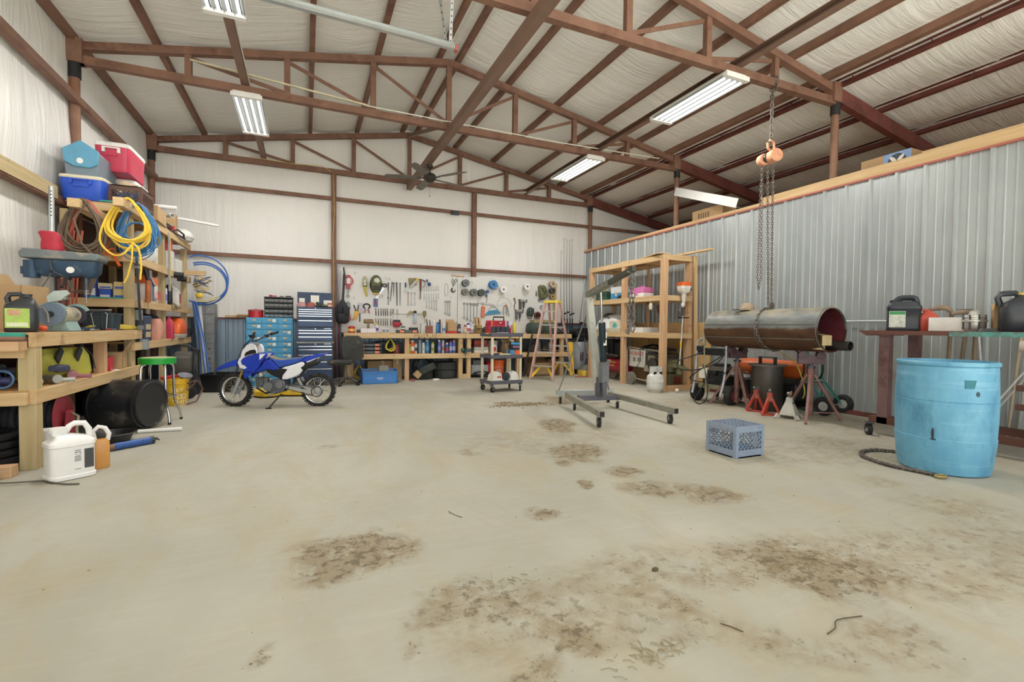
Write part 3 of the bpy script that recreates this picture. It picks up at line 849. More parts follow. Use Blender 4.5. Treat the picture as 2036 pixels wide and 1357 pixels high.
solo('angle_clamp', f, [STEEL, mat('d8553a', .5)], 'flat steel clamp with orange jaw leaning by the grinder wheel', 'clamp', (-2.0, 5.32, 1.05))
t = thing('plastic_crate', 'dark ribbed plastic tote with wire handles behind the grinder', 'tote', (-2.06, 6.62, 1.05))
DKT = mat('2f3d45', .5, 0, .15, 8)
MB().rbox([(0, 0, .13, .11, 0), (0, 0, .15, .125, .17), (0, 0, .158, .132, .172), (0, 0, .158, .132, .19)], .2, 28).build('shell', DKT, t)
for x in (-.1, -.03, .04, .11): MB().box(x - .008, x + .008, -.13, -.115, .02, .16).build('rib', DKT, t)
MB().tube([(-.02, -.138, 0.01), (-.05, -.138, .18), (-.02, -.138, .2), (.06, -.138, .2), (.09, -.138, .18), (.08, -.138, .01)], .004, 6).build('wire_handle', GALV, t)
f = MB()
for k in range(5): f.tube([(-2.2 + .02 * k, 6.45, 1.06 + .008 * k), (-1.98, 6.75 - .02 * k, 1.07 + .012 * k), (-1.93, 7.1, 1.065 + .008 * k), (-1.9 + .01 * k, 7.3, 1.06)], .008, 6)
solo('extension_cord', f, mat('e3cf52', .5), 'yellow cord lying on the bench past the dark tote', 'cord')
solo('wire_brush', MB().frame((-2.1, 6.1, 1.26), (-1.95, 6.25, 1.262), .03, .012).frame((-1.99, 6.2, 1.26), (-1.88, 6.3, 1.27), .02, .012), mat('8d8078', .7), 'thin file and brush lying on the drill press table', 'brush')
for i, (x, y, a, L, c, lb) in enumerate(((-1.93, 5.62, .9, .16, '4a8fd0', 'screwdriver with blue handle on the bench front edge'), (-1.94, 6.02, 1.3, .14, 'b8bec4', 'short steel spanner on the bench front edge'), (-1.93, 6.45, 1.5, .13, '8e3b35', 'dark red pocket torch on the bench beside the yellow cord'))):
    u = Vector((math.sin(a) * .3, math.cos(a) * .3 + .7, 0)).normalized()
    t = thing('hand_tool', lb, 'tool', (x, y, 1.062))
    MB().cyl(-u * L / 2, u * 0, .011, n=8).build('handle', mat(c, .4), t); MB().cyl(u * 0, u * L / 2, .005, n=8).build('shank', STEEL, t)
for i, (x, lb) in enumerate(((-2.05, 'long steel pipe lying on the bench end ledge'), (-2.0, 'shorter steel pipe beside it nearest the corner post'))):
    solo('steel_pipe', MB().pipe((x - .38, 4.69 - .02 * i, 1.004 - .004 * i), (x + .11, 4.66 - .012 * i, 1.006), .017, .013), RUSTP, lb, 'pipe')

# bench lower shelf
YG = mat('c3c255', .7, 0, .12, 6); CH = mat('33363a', .7)
t = thing('tool_bag', 'yellow green tool bag with black straps on the bench lower shelf', 'bag', (-2.12, 5.72, .61), -.15)
MB().rbox([(0, 0, .1, .36, 0), (0, 0, .115, .39, .04), (0, 0, .1, .37, .2), (0, 0, .06, .33, .285)], .35, 28).build('body', YG, t)
for y in (-.2, .08): MB().frame((.118, y, .18), (.10, y + .1, .28), .012, .08).build('strap', CH, t)
MB().tube([(.06, .3, .285), (.1, .36, .2), (.118, .375, .06)], .006, 6).build('zip_piping', CH, t)
def drill(label, loc, rz, m1, m2, L=.22, pistol=True, name='power_drill'):
    t = thing(name, label, 'drill', loc, rz)
    MB().cyl((-L / 2, 0, .045), (L * .2, 0, .045), .036, .034, 16).build('motor_housing', m1, t)
    MB().cyl((L * .2, 0, .045), (L * .42, 0, .045), .03, .02, 14).build('gearcase', m2, t)
    MB().cyl((L * .42, 0, .045), (L * .55, 0, .045), .016, .012, 12).build('chuck', DSTEEL, t)
    if pistol: MB().tube([(-L * .28, 0, .035), (-L * .34, -.06, .03), (-L * .4, -.13, .028)], [.02, .018, .021], 8).build('grip', m1, t)
    return t
drill('pink and grey cordless drill lying before the yellow tool bag', (-1.99, 5.68, .61), 1.9, mat('a8707a', .5), mat('55565a', .5), .3)
drill('silver and blue drill body on the bench lower shelf', (-1.99, 5.26, .61), 2.4, mat('b3b3ae', .4, .3), mat('2e4b78', .4), .2)
drill('beige drill motor beside the bench corner post', (-2.02, 5.06, .61), 2.2, mat('b3a888', .5), mat('8b8b86', .4, .4), .2, False)
solo('reciprocating_saw', MB().rbox([(0, 0, .02, .02, -.2), (0, 0, .036, .034, -.12), (0, .0, .036, .036, .05), (.0, .0, .024, .026, .12), (.0, .0, .026, .026, .2)], .6, 18), mat('3a3f58', .5, 0, .2), 'dark blue saw lying across the yellow tool bag', 'saw', (-1.96, 5.36, .73), 0, None, (1.5, .05, .1))
t = thing('jerry_can', 'small red fuel can on the bench lower shelf', 'can', (-2.0, 6.52, .61), .1)
MB().rbox([(0, 0, .055, .085, 0), (0, 0, .06, .09, .01), (0, 0, .06, .09, .145), (0, 0, .05, .08, .155)], .25).build('body', mat('c0303d', .42), t)
MB().cyl((0, -.03, .15), (0, -.03, .2), .02).cyl((0, -.03, .2), (.02, .02, .24), .014).build('spout', BLACK, t)
carton('cardboard box with one flap up beside the small red can', (-2.06, 6.86, .61), (.26, .22, .19), .1, 'e')
solo('paper_sheet', MB().box(-.08, .08, -.1, .1, 0, .003), PAPER, 'white paper lying on the bench lower shelf edge', 'paper', (-1.98, 6.55, .612), .4)
for i, (y, z, rr, c) in enumerate(((4.92, .615, .06, '4c4f7c'), (4.95, .70, .05, '3b3f48'))):
    solo('motor_part', MB().cyl((-.1, 0, rr), (.1, 0, rr), rr, n=16).cyl((.1, 0, rr), (.16, 0, rr), rr * .5, n=12), mat(c, .45, .3, .2, 8, '77736a', .3), ('purple grey motor under the bench ledge', 'small dark motor resting on the purple grey motor')[i], 'motor', (-2.25, y, z))
t = thing('oil_filter_wrench', 'blue band wrench ring leaning behind the corner post', 'wrench', (-2.12, 4.86, .69))
MB().torus((0, 0, 0), .065, .009, 'y').build('ring', mat('5b7fae', .4, .3), t); MB().cyl((-.06, 0, -.03), (-.16, .02, -.06), .008).build('handle', STEEL, t)

# under the bench and on the floor
t = thing('hose_reel', 'red steel hose reel wound with black hose under the bench', 'hose reel', (-2.17, 5.35, 0), -pi / 2)
RR = mat('96303c', .42, .1, .15, 6)
for y in (-.24, .22): MB().lathe([(.05, 0), (.19, .0), (.20, .008), (.19, .016), (.05, .016)], 32).build('flange', RR, t).location = (0, y, .32)
for o in [c for c in t.children]: o.rotation_euler = (-pi / 2, 0, 0)
f = MB()
for k in range(9): f.torus((0, -.19 + .047 * k, .32), .13 + .02 * (k % 2), .026, 'y', 22, 8)
f.build('hose', mat('33343a', .7, 0, .15), t)
for q in (.26, -.30): MB().box(-.2, .2, q, q + .04, 0, .05).prism([(-.12, .02), (.12, .02), (.035, .36), (-.035, .36)], q, q + .03, 'y').build('stand', RR, t)
MB().tube([(.03, .3, .34), (.08, .36, .32), (.12, .36, .2), (.16, .38, .18), (.34, .44, .18)], .011, 8).build('crank', mat('8f8876', .5, .4), t)
f = MB()
for k in range(4): f.torus((0, 0, .05 + .062 * k), .24 - .012 * k, .032, 'z', 28)
solo('hose_coil', f, mat('1f2022', .6), 'black hose coil on the floor behind the bench corner post', 'hose', (-2.32, 5.0, 0))
t = thing('product_box', 'red and white product carton behind the white jug', 'box', (-1.93, 4.98, 0), .1)
MB().box(-.12, .12, -.07, .07, 0, .27).build('body', WHITEP, t, bevel=.003)
MB().prism([(-.12, .04), (.12, .10), (.12, .2), (-.02, .12), (-.12, .1)], -.0715, -.0705, 'y').build('red_swoosh', mat('c93a2c', .5), t)
MB().box(-.1, -.05, -.0715, -.0705, .17, .235).build('picture_patch', mat('5a4a44', .5, 0, .3, 60), t)
t = thing('jug', 'large white plastic jug with black data label on the floor', 'jug', (-1.585, 4.46, 0), .62)
WJ = mat('f0efed', .4, 0, .03, name='white_jug')
MB().rbox([(0, 0, .125, .095, 0), (0, 0, .135, .105, .006), (0, 0, .135, .105, .03), (0, 0, .128, .098, .036), (0, 0, .128, .098, .235), (0, 0, .135, .104, .242), (0, 0, .133, .102, .268), (0, 0, .10, .08, .295), (-.03, 0, .06, .06, .315), (-.062, 0, .045, .045, .322), (-.062, 0, .045, .045, .36)], .4, 32).build('body', WJ, t)
MB().cyl((-.062, 0, .34), (-.062, 0, .372), .05, n=24).build('cap', WJ, t)
MB().tube([(-.02, 0, .335), (.0, 0, .375), (.03, 0, .392), (.085, 0, .385), (.11, 0, .34), (.115, 0, .28)], [.019, .02, .02, .02, .02, .019], 10).build('handle', WJ, t)
MB().box(.055, .108, -.1005, -.096, .07, .21).build('data_label', mat('4b4b4e', .6, 0, .4, 150), t)
for k, zz in enumerate((.205, .19, .16, .15, .14, .13, .07)):
    MB().box(.0, .035, -.1002, -.096, zz, zz + .004).build('print_line', mat('6c6c70', .6), t)
MB().torus((.02, -.0985, .185), .015, .0012, 'y', 20, 4).build('seal_mark', mat('6c6c70', .6), t)
t = thing('jug', 'translucent amber spray jug with white handle beside the white jug', 'jug', (-1.47, 4.66, 0), .5)
MB().rbox([(0, 0, .05, .04, 0), (0, 0, .055, .045, .01), (0, 0, .055, .045, .2), (0, 0, .04, .035, .225)], .5, 24).build('body', mat('d59a55', .25, 0, .1, 4), t)
MB().tube([(-.03, 0, .2), (-.045, 0, .29), (-.01, 0, .325), (.03, 0, .31), (.055, 0, .26), (.045, 0, .21)], .016, 8).build('handle', WJ, t)
solo('oil_pan', MB().lathe([(.13, 0), (.15, .004), (.185, .085), (.197, .09), (.19, .094), (.178, .088), (.145, .012), (0, .012)], 36), BLACK, 'round black oil drain pan near the grease gun', 'pan', (-1.70, 5.62, 0))
t = thing('grease_gun', 'blue grease gun lying on the concrete', 'grease gun', (0, 0, 0))
MB().cyl((-1.56, 5.24, .034), (-1.34, 5.43, .034), .032, n=20).build('barrel', mat('33599c', .4, .1, .15, 10, '2a3040', .4), t)
MB().cyl((-1.34, 5.43, .034), (-1.32, 5.448, .034), .035, n=20).tube([(-1.32, 5.448, .034), (-1.29, 5.475, .034)], .006).frame((-1.30, 5.45, .05), (-1.285, 5.49, .02), .01, .01).build('end_cap', DSTEEL, t)
MB().cyl((-1.62, 5.19, .034), (-1.56, 5.24, .034), .022, .03, 14).frame((-1.60, 5.2, .045), (-1.78, 5.14, .02), .03, .012).build('pump_head', RUSTP, t)
MB().tube([(-1.58, 5.21, .03), (-1.56, 5.14, .012), (-1.66, 5.06, .01), (-1.76, 5.06, .01)], .007, 6).build('hose', BLACK, t)
solo('plastic_pipe', MB().pipe((-1.58, 5.99, .02), (-1.2, 5.99, .02), .02, .016), WHITEP, 'white plastic pipe lying before the black drum', 'pipe')
# black drum on its side
t = thing('drum', 'black open head drum lying on its side by the bench', 'drum', (-1.74, 6.28, .272), rot=(0, pi / 2, -.38)); t.scale = (.92, .92, .95)
DR = mat('26272a', .34, 0, .15, 5, '6f6a5e', .35)
MB().lathe([(.255, -.27), (.275, -.26), (.28, -.12), (.275, .0), (.27, .12), (.262, .24), (.262, .27), (.25, .275), (.24, .262), (0, .262)], 48).build('shell', DR, t)
MB().lathe([(.277, .19), (.285, .195), (.285, .235), (.265, .24)], 48, cap=False).build('lid_ring', BLACK, t)
MB().lathe([(.283, -.26), (.295, -.255), (.295, -.225), (.278, -.22)], 48, cap=False).build('rim', BLACK, t)
MB().box(.25, .292, -.1, .06, .185, .245).at((0, 0, 0), (0, 0, 0)).build('latch', DSTEEL, t).rotation_euler = (0, 0, 2.5)
# green stool
t = thing('stool', 'round stool with bright green seat and chrome legs', 'stool', (-1.55, 6.58, 0))
GS = mat('1d9a35', .35, 0, .1)
MB().lathe([(.16, .672), (.178, .676), (.18, .735), (.17, .745)], 40).build('seat_band', GS, t)
MB().lathe([(.0, .748), (.12, .75), (.17, .744), (.17, .73), (.0, .73)], 40).build('seat_top', mat('b8b08c', .7, 0, .12, 9, '3f9a4a', .3), t)
for a in (-.9, .67, 2.24, 3.81):
    ca, sa = math.cos(a), math.sin(a)
    lg = MB().tube([(.12 * ca, .12 * sa, .672), (.15 * ca, .15 * sa, .66), (.165 * ca, .165 * sa, .62), (.17 * ca, .17 * sa, .28), (.19 * ca, .19 * sa, .2), (.235 * ca, .235 * sa, .1), (.245 * ca, .245 * sa, .01)], .0135, 10)
    lo = lg.build('leg', CHROME, t)
    MB().cyl((.246 * ca, .246 * sa, 0), (.245 * ca, .245 * sa, .025), .016).build('foot_cap', BLACK, lo)
MB().torus((0, 0, .3), .175, .009, 'z', 36).build('foot_ring', CHROME, t)
# yellow bucket with funnel
bucket('yellow bucket with white lettering behind the green stool', (-1.66, 7.98, 0), mat('e8bb2f', .45, 0, .08), .15, .37, ["LET'S", 'DO', 'THIS'], WHITE, -.95)
t = thing('funnel', 'grey plastic funnel lying in the yellow bucket', 'funnel', (-1.56, 7.96, .375), rot=(.3, .25, 0))
MB().lathe([(.012, -.13), (.015, -.04), (.085, .03), (.09, .04), (.082, .035), (.012, -.035)], 24, cap=False).build('cone', mat('82838c', .5), t)
solo('dust_pan', MB().rbox([(0, 0, .09, .07, 0), (0, 0, .1, .08, .03), (0, 0, .09, .07, .035)], .4), mat('c8353a', .45), 'red plastic scoop on the rim of the yellow bucket', 'scoop', (-1.74, 7.95, .372), 0, None, (0, -.15, .3))
t = thing('wheeled_machine', 'small black wheeled machine behind the yellow bucket', 'machine', (-1.72, 8.75, 0))
MB().rbox([(0, 0, .13, .2, .4), (0, 0, .15, .23, .45), (0, 0, .15, .23, .62), (0, 0, .1, .16, .7)], .4).build('hood', mat('5a574f', .6, 0, .15, 6), t)
MB().tube([(.15, -.2, .15), (.16, -.2, .75), (.1, -.2, .8), (-.1, -.2, .8), (-.15, -.2, .75), (-.15, -.2, .15)], .013).tube([(.15, .2, .15), (.16, .2, .72), (.16, -.2, .75)], .013).build('frame', BLACK, t)
MB().box(-.13, .13, -.2, .2, .14, .4).build('engine', mat('34363c', .5), t)
for y in (-.23, .23): MB().lathe([(0, -.03), (.08, -.03), (.1, -.02), (.1, .02), (.08, .03), (0, .03)], 24).at().build('wheel', RUBBER, t).matrix_local = Matrix.Translation((.1, y, .1)) @ Matrix.Rotation(pi / 2, 4, 'X')
f = MB()
for k in range(2): f.tube([(-1.52, 7.9, .3 - .1 * k), (-1.42, 8.0, .33), (-1.36, 8.05, .2), (-1.42, 7.95, .04), (-1.52, 7.86, .012)], .011, 6)
solo('water_hose', f, mat('6a4a3e', .6), 'stiff brown hose looped beside the yellow bucket', 'hose')
# near-corner clutter
solo('floor_wedge', MB().prism([(-.14, 0), (.12, 0), (.04, .13), (-.14, .17)], -.1, .12, 'y'), mat('6f716c', .7), 'grey plastic wedge on the floor at the bench end', 'wedge', (-2.1, 4.38, 0))
solo('wire_offcut', MB().tube([(-2.05, 4.42, .015), (-1.85, 4.36, .02), (-1.7, 4.37, .012), (-1.62, 4.30, .01), (-1.53, 4.24, .008), (-1.45, 4.22, .006)], .006, 6), mat('6c6458', .6, .4), 'bent wire lying on the concrete before the white jug', 'wire')
# ---------------------------------------------------------------- things on the tall shelf
carton('cardboard box with a 7 on its end, on the shelf top beside the brown crate', (-1.96, 8.2, 2.54), (.2, .56, .2), .05)
text('7', .09, BLACK, bpy.data.objects['cardboard_box.002'] if 'cardboard_box.002' in bpy.data.objects else None, (-.03, -.2815, .1), name='number')
carton('smaller cardboard box on the shelf top behind the white pipes', (-2.03, 9.35, 2.54), (.2, .3, .36), .1)
for i, (a, b, lb) in enumerate((((-2.3, 8.6, 2.86), (-1.78, 8.66, 2.87), 'white pipe lying across the shelf top, behind the two white ones'), ((-2.2, 8.95, 2.78), (-1.8, 8.5, 2.73), 'fat white pipe pointing out over the shelf top'), ((-2.25, 9.6, 2.93), (-1.42, 9.9, 2.88), 'long white pipe sticking out past the shelf end'))):
    solo('plastic_pipe', MB().pipe(a, b, (.03, .034, .026)[i], (.025, .028, .02)[i]), WHITEP, lb, 'pipe')
solo('tool_case', MB().box(-2.3, -2.0, 8.55, 8.95, 2.54, 2.705).box(-2.3, -2.05, 8.55, 8.85, 2.705, 2.83), mat('4a4d52', .6, 0, .3, 14), 'dark grey tool case under the white pipes', 'case')
solo('tool_case', MB().box(-2.3, -2.05, 9.6, 9.85, 2.54, 2.885), mat('8b8f8a', .6, 0, .2, 14), 'grey case under the long white pipe', 'case')
solo('plastic_sack', MB().rbox([(0, 0, .14, .16, 0), (0, 0, .17, .2, .06), (0, .02, .14, .17, .15), (.0, .04, .07, .1, .2)], .7, 20), WHITEP, 'white crumpled sack at the far end of the shelf top', 'sack', (-1.93, 9.72, 2.54))
solo('hand_saw', MB().tube([(-1.9, 8.9, 2.56), (-1.86, 9.1, 2.62), (-1.84, 9.4, 2.60), (-1.86, 9.5, 2.55)], .013, 8).frame((-1.9, 8.75, 2.552), (-1.85, 9.55, 2.552), .02, .02), BLACKM, 'black bow saw frame on the shelf top edge', 'saw')
t = thing('paint_tin', 'small red tin on the shelf top edge', 'tin', (-1.93, 9.0, 2.54)); MB().cyl((0, 0, 0), (0, 0, .11), .05).build('body', RED, t); MB().cyl((0, 0, .11), (0, 0, .125), .04).build('lid', STEEL, t)
h = MB(); coil(h, (-2.05, 8.9, 2.72), .3, .16, 5, .008, 12, .05, .12)
solo('cable', h, mat('3f4145', .6), 'black cable heap between the shelf top boxes', 'cable')
# third shelf
solo('rag_pile', MB().rbox([(0, 0, .12, .2, 0), (0, 0, .15, .24, .08), (0, -.03, .13, .2, .2), (0, -.06, .09, .12, .32), (0, -.08, .05, .06, .38)], .8, 22), mat('e2e0da', .85, 0, .08, 12, bump=.6, bs=25), 'heap of white rags on the third shelf', 'rags', (-2.0, 7.85, 1.96))
for i, (y, d, zz, c, lb, rz) in enumerate(((8.12, (.11, .2, .16), 1.96, 'dedbd3', 'white parts carton on the third shelf by the rags', .3), (9.0, (.12, .18, .2), 1.96, 'd8d6d0', 'white paper bag standing past the spirit level', .1), (9.35, (.14, .24, .14), 1.96, 'dcdad5', 'white box at the third shelf far end', -.1))):
    carton(lb, (-1.97, y, zz), (d[0] * 1.2, d[1], d[2] * 1.5), rz, m=mat(c, .7, 0, .1, 20), tape=False)
carton('red and white packet on top of the white paper bag', (-1.97, 9.0, 2.262), (.11, .15, .16), .2, m=mat('c83a44', .5, 0, .1, 10, 'e8e4e0', .3), tape=False)
t = thing('spirit_level', 'yellow and grey spirit level hung on the shelf front', 'level', (-1.872, 8.62, 1.62)); MB().box(-.008, .012, -.03, .012, 0, .86).build('body', mat('a9adb0', .4, .5), t); MB().box(-.008, .014, .012, .026, 0, .86).build('edge_strip', YELLOW, t)
f = MB()
for q in (.1, .43, .76): f.box(-.009, .016, -.015, .008, q, q + .05)
f.build('vial', mat('d8d070', .2), t)
for k, (y, z) in enumerate(((8.95, 1.90), (9.15, 1.86))):
    solo('pipe_offcut', MB().pipe((-1.884, y, z), (-1.76, y + .02, z - .01), .045, .038), BLACKM, ('black pipe collar hooked over the third shelf rail', 'second black pipe collar nearest the far post')[k], 'pipe')
t = thing('bar_clamp', 'orange clamp hooked on the near end rail of the third shelf', 'clamp', (-2.12, 7.0, 1.9)); MB().frame((-.12, 0, .04), (.14, 0, .03), .02, .03).frame((.05, -.01, .04), (.12, -.01, -.1), .03, .025).frame((-.02, 0, .06), (.06, 0, .1), .06, .02).build('frame', ORANGE, t)
# second shelf
for i, (x, z, d, c, lb, rz) in enumerate(((-2.19, 1.42, (.11, .12, .115), '2c4fb0', 'blue parts box on the second shelf, below a tan one', 0), (-2.055, 1.42, (.115, .12, .11), 'cbb782', 'tan parts box on the second shelf beside the blue one', 0), (-2.055, 1.531, (.11, .11, .095), 'c9b37c', 'tan and blue parts box stacked by the shelf post', 0), (-2.2, 1.537, (.13, .1, .07), 'cbbf98', 'slanted tan box on the blue parts box', .2), (-2.34, 1.42, (.12, .12, .3), '2a46a8', 'taller blue carton at the wall end of the second shelf', .15))):
    r = carton(lb, (x, 7.2, z), d, rz, m=mat(c, .55, 0, .1, 8), tape=False, name='parts_box')
    MB().box(-d[0] * .4, d[0] * .4, -d[1] / 2 - .001, -d[1] / 2 + .001, d[2] * .12, d[2] * .4).build('printed_band', mat('d9dbe6' if c[0] == '2' else '4761b4', .6, 0, .35, 60), r)
r = carton('orange, white and blue product box on the second shelf', (-2.02, 8.0, 1.42), (.2, .46, .34), .02, m=mat('e4e2dc', .6, 0, .06), tape=False, name='product_box')
MB().box(-.101, .1012, -.2315, .2305, .24, .341).build('orange_band', ORANGE, r)
MB().prism([(-.231, .12), (.1, .24), (-.231, .24)], .1002, .1015, 'x').build('blue_corner', mat('3456a8', .5), r)
t = thing('caulking_gun', 'grey caulking gun hung on the second shelf front rail', 'caulking gun', (-1.85, 7.6, 1.62)); MB().cyl((0, 0, -.2), (0, 0, .06), .032, n=14).build('barrel', mat('767b80', .45, .5), t); MB().frame((0, 0, .06), (-.02, .05, .2), .03, .03).frame((0, 0, .1), (.05, -.05, .0), .02, .02).build('handle', mat('5a5e63', .5, .4), t)
t = thing('caulking_gun', 'rusty orange caulking gun hung nearest the dark steel bar', 'caulking gun', (-1.85, 7.46, 1.6)); MB().cyl((0, 0, -.2), (0, 0, .08), .028, n=14).build('barrel', mat('b5693f', .6, .2, .3), t); MB().frame((0, 0, .08), (-.02, -.03, .22), .03, .03).build('handle', DSTEEL, t)
t = thing('sandpaper_pad', 'small red and teal packet leaning on the product box', 'packet', (-1.875, 8.1, 1.45)); MB().box(-.006, .006, -.08, .06, 0, .13).build('card', mat('c9525a', .6, 0, .4, 25, '4fb0a0', .5), t)
can('purple and white aerosol on the second shelf past the middle post', (-1.98, 8.78, 1.42), .045, .25, 'cfcbe0', '3a3d44', '7d74c4')
can('black spray gun bottle on the second shelf', (-1.96, 9.0, 1.42), .045, .28, '2c2f36', '1b1c1f')
bottle('white jug with dark red stripe at the second shelf far end', (-1.98, 9.32, 1.42), (.16, .2, .33), 'e6e4df', 'e6e4df', pi / 2, True, 'a5404c')
f = MB(); coil(f, (-1.86, 8.8, 1.44), .12, .1, 6, .006, 21, .05, .03)
f.tube([(-1.86, 8.95, 1.4), (-1.85, 9.25, 1.39)], .006)
solo('wire_bundle', f, mat('8a7a60', .6, 0, .3, 20), 'small tangle of wire hooked over the second shelf rail', 'wire')
# first shelf
t = thing('portable_radio', 'dark blue grey job radio with slotted grille on the first shelf', 'radio', (-2.0, 7.62, .9), .0)
DBG = mat('3d4560', .5, 0, .1)
MB().box(-.13, .1, -.25, .2, 0, .33).build('body', DBG, t, bevel=.015)
for z in (.07, .16, .25): MB().cyl((.098, -.17, z), (.104, -.17, z), .032, n=18).build('dial', BLACK, t)
f = MB()
for k in range(6):
    for z in (.05, .15): f.frame((.102, -.06 + .035 * k, z), (.102, -.045 + .035 * k, z + .07), .006, .014)
f.build('grille_slot', TAN, t)
solo('sack', MB().rbox([(0, 0, .1, .1, 0), (0, 0, .12, .12, .1), (0, 0, .11, .11, .22), (0, 0, .08, .1, .3)], .4, 22), mat('d59a86', .7, 0, .1, 8, '2b2b30', .3), 'pale pink and black bag beside the job radio', 'bag', (-1.99, 8.25, .9))
bottle('tall pink red bottle on the first shelf past the middle post', (-1.93, 8.82, .9), (.1, .13, .34), 'c83d5a', 'c83d5a', pi / 2, False, name='bottle', cat='bottle')
t = thing('chainsaw', 'orange chainsaw on the first shelf far end', 'chainsaw', (-1.94, 9.4, .9))
MB().rbox([(0, 0, .09, .26, .06), (0, 0, .1, .27, .1), (0, .02, .1, .24, .22), (0, .06, .06, .14, .32)], .35, 24).build('housing', ORANGE, t)
MB().rbox([(0, 0, .09, .25, 0), (0, 0, .1, .27, .05), (0, 0, .09, .26, .07)], .4, 24).build('base', mat('b9b2a4', .5, 0, .2, 8), t)
MB().tube([(.05, .15, .1), (.1, .35, .16), (.1, .55, .1), (.08, .52, .02), (.05, .3, .02)], .014, 8).build('handle', BLACK, t)
for i, (y, lb) in enumerate(((8.1, 'blue plastic drum at the back of the first shelf'), (9.0, 'second blue drum at the back behind the red bottle'))):
    solo('storage_drum', MB().lathe([(.15, 0), (.18, .03), (.18, .28), (.15, .36), (.05, .38), (0, .38)], 24), mat('4d6f96', .5), lb, 'drum', (-2.36, y + .3, .9))
# floor under the shelf
for i, (y, s, c, lb) in enumerate(((7.55, .25, '2b2c30', 'black motor casing under the storage shelf'), (8.0, .2, '38312e', 'dark brown crate under the storage shelf'), (9.45, .24, '3c4a66', 'dark blue bin under the storage shelf far end'))):
    solo('floor_bin', MB().rbox([(0, 0, s * .8, s, 0), (0, 0, s * .9, s * 1.05, .3), (0, 0, s * .95, s * 1.1, .5), (0, 0, s * .8, s * .9, .52)], .3), mat(c, .5), lb, 'bin', (-2.25, y, 0))
# pipe clamp, plastic pole, drawer tower, pipe coil in the corner
t = thing('pipe_clamp', 'tall dark steel bar leaning on the bench corner before the shelf', 'bar', (0, 0, 0)); MB().frame((-1.86, 7.20, 1.06), (-1.845, 7.0, 1.98), .025, .025).build('bar', DSTEEL, t); MB().bx((-1.86, 7.2, 1.08), (.05, .06, .05)).bx((-1.847, 7.03, 1.8), (.04, .09, .03)).build('jaw', mat('8a8f94', .4, .6), t)
solo('plastic_pole', MB().cyl((-1.80, 10.22, 2.0), (-1.66, 10.05, 0), .035), WHITEP, 'white plastic pole leaning at the far end of the shelf', 'pole')
solo('plastic_pole', MB().cyl((-1.87, 10.25, 1.55), (-1.72, 10.15, 0), .02), mat('6f8fc4', .5), 'thin blue pole leaning beside the white pole', 'pole')
t = thing('drawer_tower', 'narrow grey drawer tower in the back corner', 'drawer tower', (-1.68, 10.5, 0)); DG = mat('8d8f90', .5, .3, .1, 6)
MB().box(-.2, .1, -.02, .35, 0, 1.52).build('body', DG, t)
for k in range(8):
    for j in range(2):
        d = MB().box(-.19 + .145 * j, -.055 + .145 * j, -.035, -.02, .03 + .185 * k, .195 + .185 * k).build('drawer', DG, t, bevel=.004)
        MB().box(-.14 + .145 * j, -.105 + .145 * j, -.045, -.034, .10 + .185 * k, .13 + .185 * k).build('pull', CHROME, d)
PX = mat('3c6fc0', .4, 0, .1)
f = MB()
for k, (R_, cz, cx) in enumerate(((.43, 1.93, -1.72), (.37, 1.84, -1.69), (.39, 1.86, -1.70))):
    f.tube([(cx + R_ * math.cos(a), 10.03 + .04 * k, cz + R_ * math.sin(a) * .98) for a in [pi * (.62 - 1.25 * i / 26) for i in range(27)]], .013, 8)
f.tube([(-1.78, 10.0, 1.52), (-1.66, 9.9, .9), (-1.56, 9.82, .25), (-1.6, 9.72, .015), (-1.3, 9.45, .015)], .013, 8)
f.tube([(-1.82, 10.02, 1.5), (-1.7, 9.92, .9), (-1.62, 9.84, .2), (-1.7, 9.7, .015), (-1.5, 9.5, .015)], .013, 8)
solo('water_pipe_coil', f, PX, 'blue plastic water pipe looped from the shelf corner down to the floor', 'pipe')
f = MB(); rnd = random.Random(3)
for k in range(26):
    f.c = k % 4
    p = Vector((-1.8 + rnd.uniform(-.03, .05), 10.0 + rnd.uniform(-.03, .03), 1.62 + rnd.uniform(0, .3)))
    f.tube([p, p + Vector((rnd.uniform(-.02, .1), rnd.uniform(-.03, .02), rnd.uniform(-.02, .1))), p + Vector((rnd.uniform(.1, .28), rnd.uniform(-.04, .04), rnd.uniform(-.08, .12)))], .007, 6)
f.c = 1; f.ball((-1.73, 9.98, 1.64), (.06, .03, .05))
for k in range(3): f.c = 3; f.tube([(-1.78, 10.0, 1.54 + .02 * k), (-1.6, 9.97, 1.53 + .015 * k), (-1.42, 9.98, 1.6 + .02 * k)], .01, 6)
solo('cable_bundle', f, [mat('3b5ea8', .5), mat('dcc040', .5), mat('6b5a48', .6), mat('cfc8a8', .5)], 'bunch of mixed cables hung by the blue pipe loops', 'cables')
t = thing('plastic_tub', 'black rectangular plastic tub on the floor by the ribbed steel', 'tub', (-1.27, 9.36, 0), -.28)
MB().rbox([(0, 0, .24, .2, 0), (0, 0, .29, .25, .27), (0, 0, .31, .27, .27), (0, 0, .31, .27, .3), (0, 0, .285, .245, .3), (0, 0, .24, .2, .02)], .15, 28).build('shell', BLACK, t)
solo('timber_offcut', MB().box(-1.45, -.98, 10.82, 10.92, 1.27, 1.31).box(-1.25, -.98, 10.78, 10.9, 1.31, 1.335), WD[0], 'timber offcut lying along the maroon trim beside the blue cabinet', 'board')

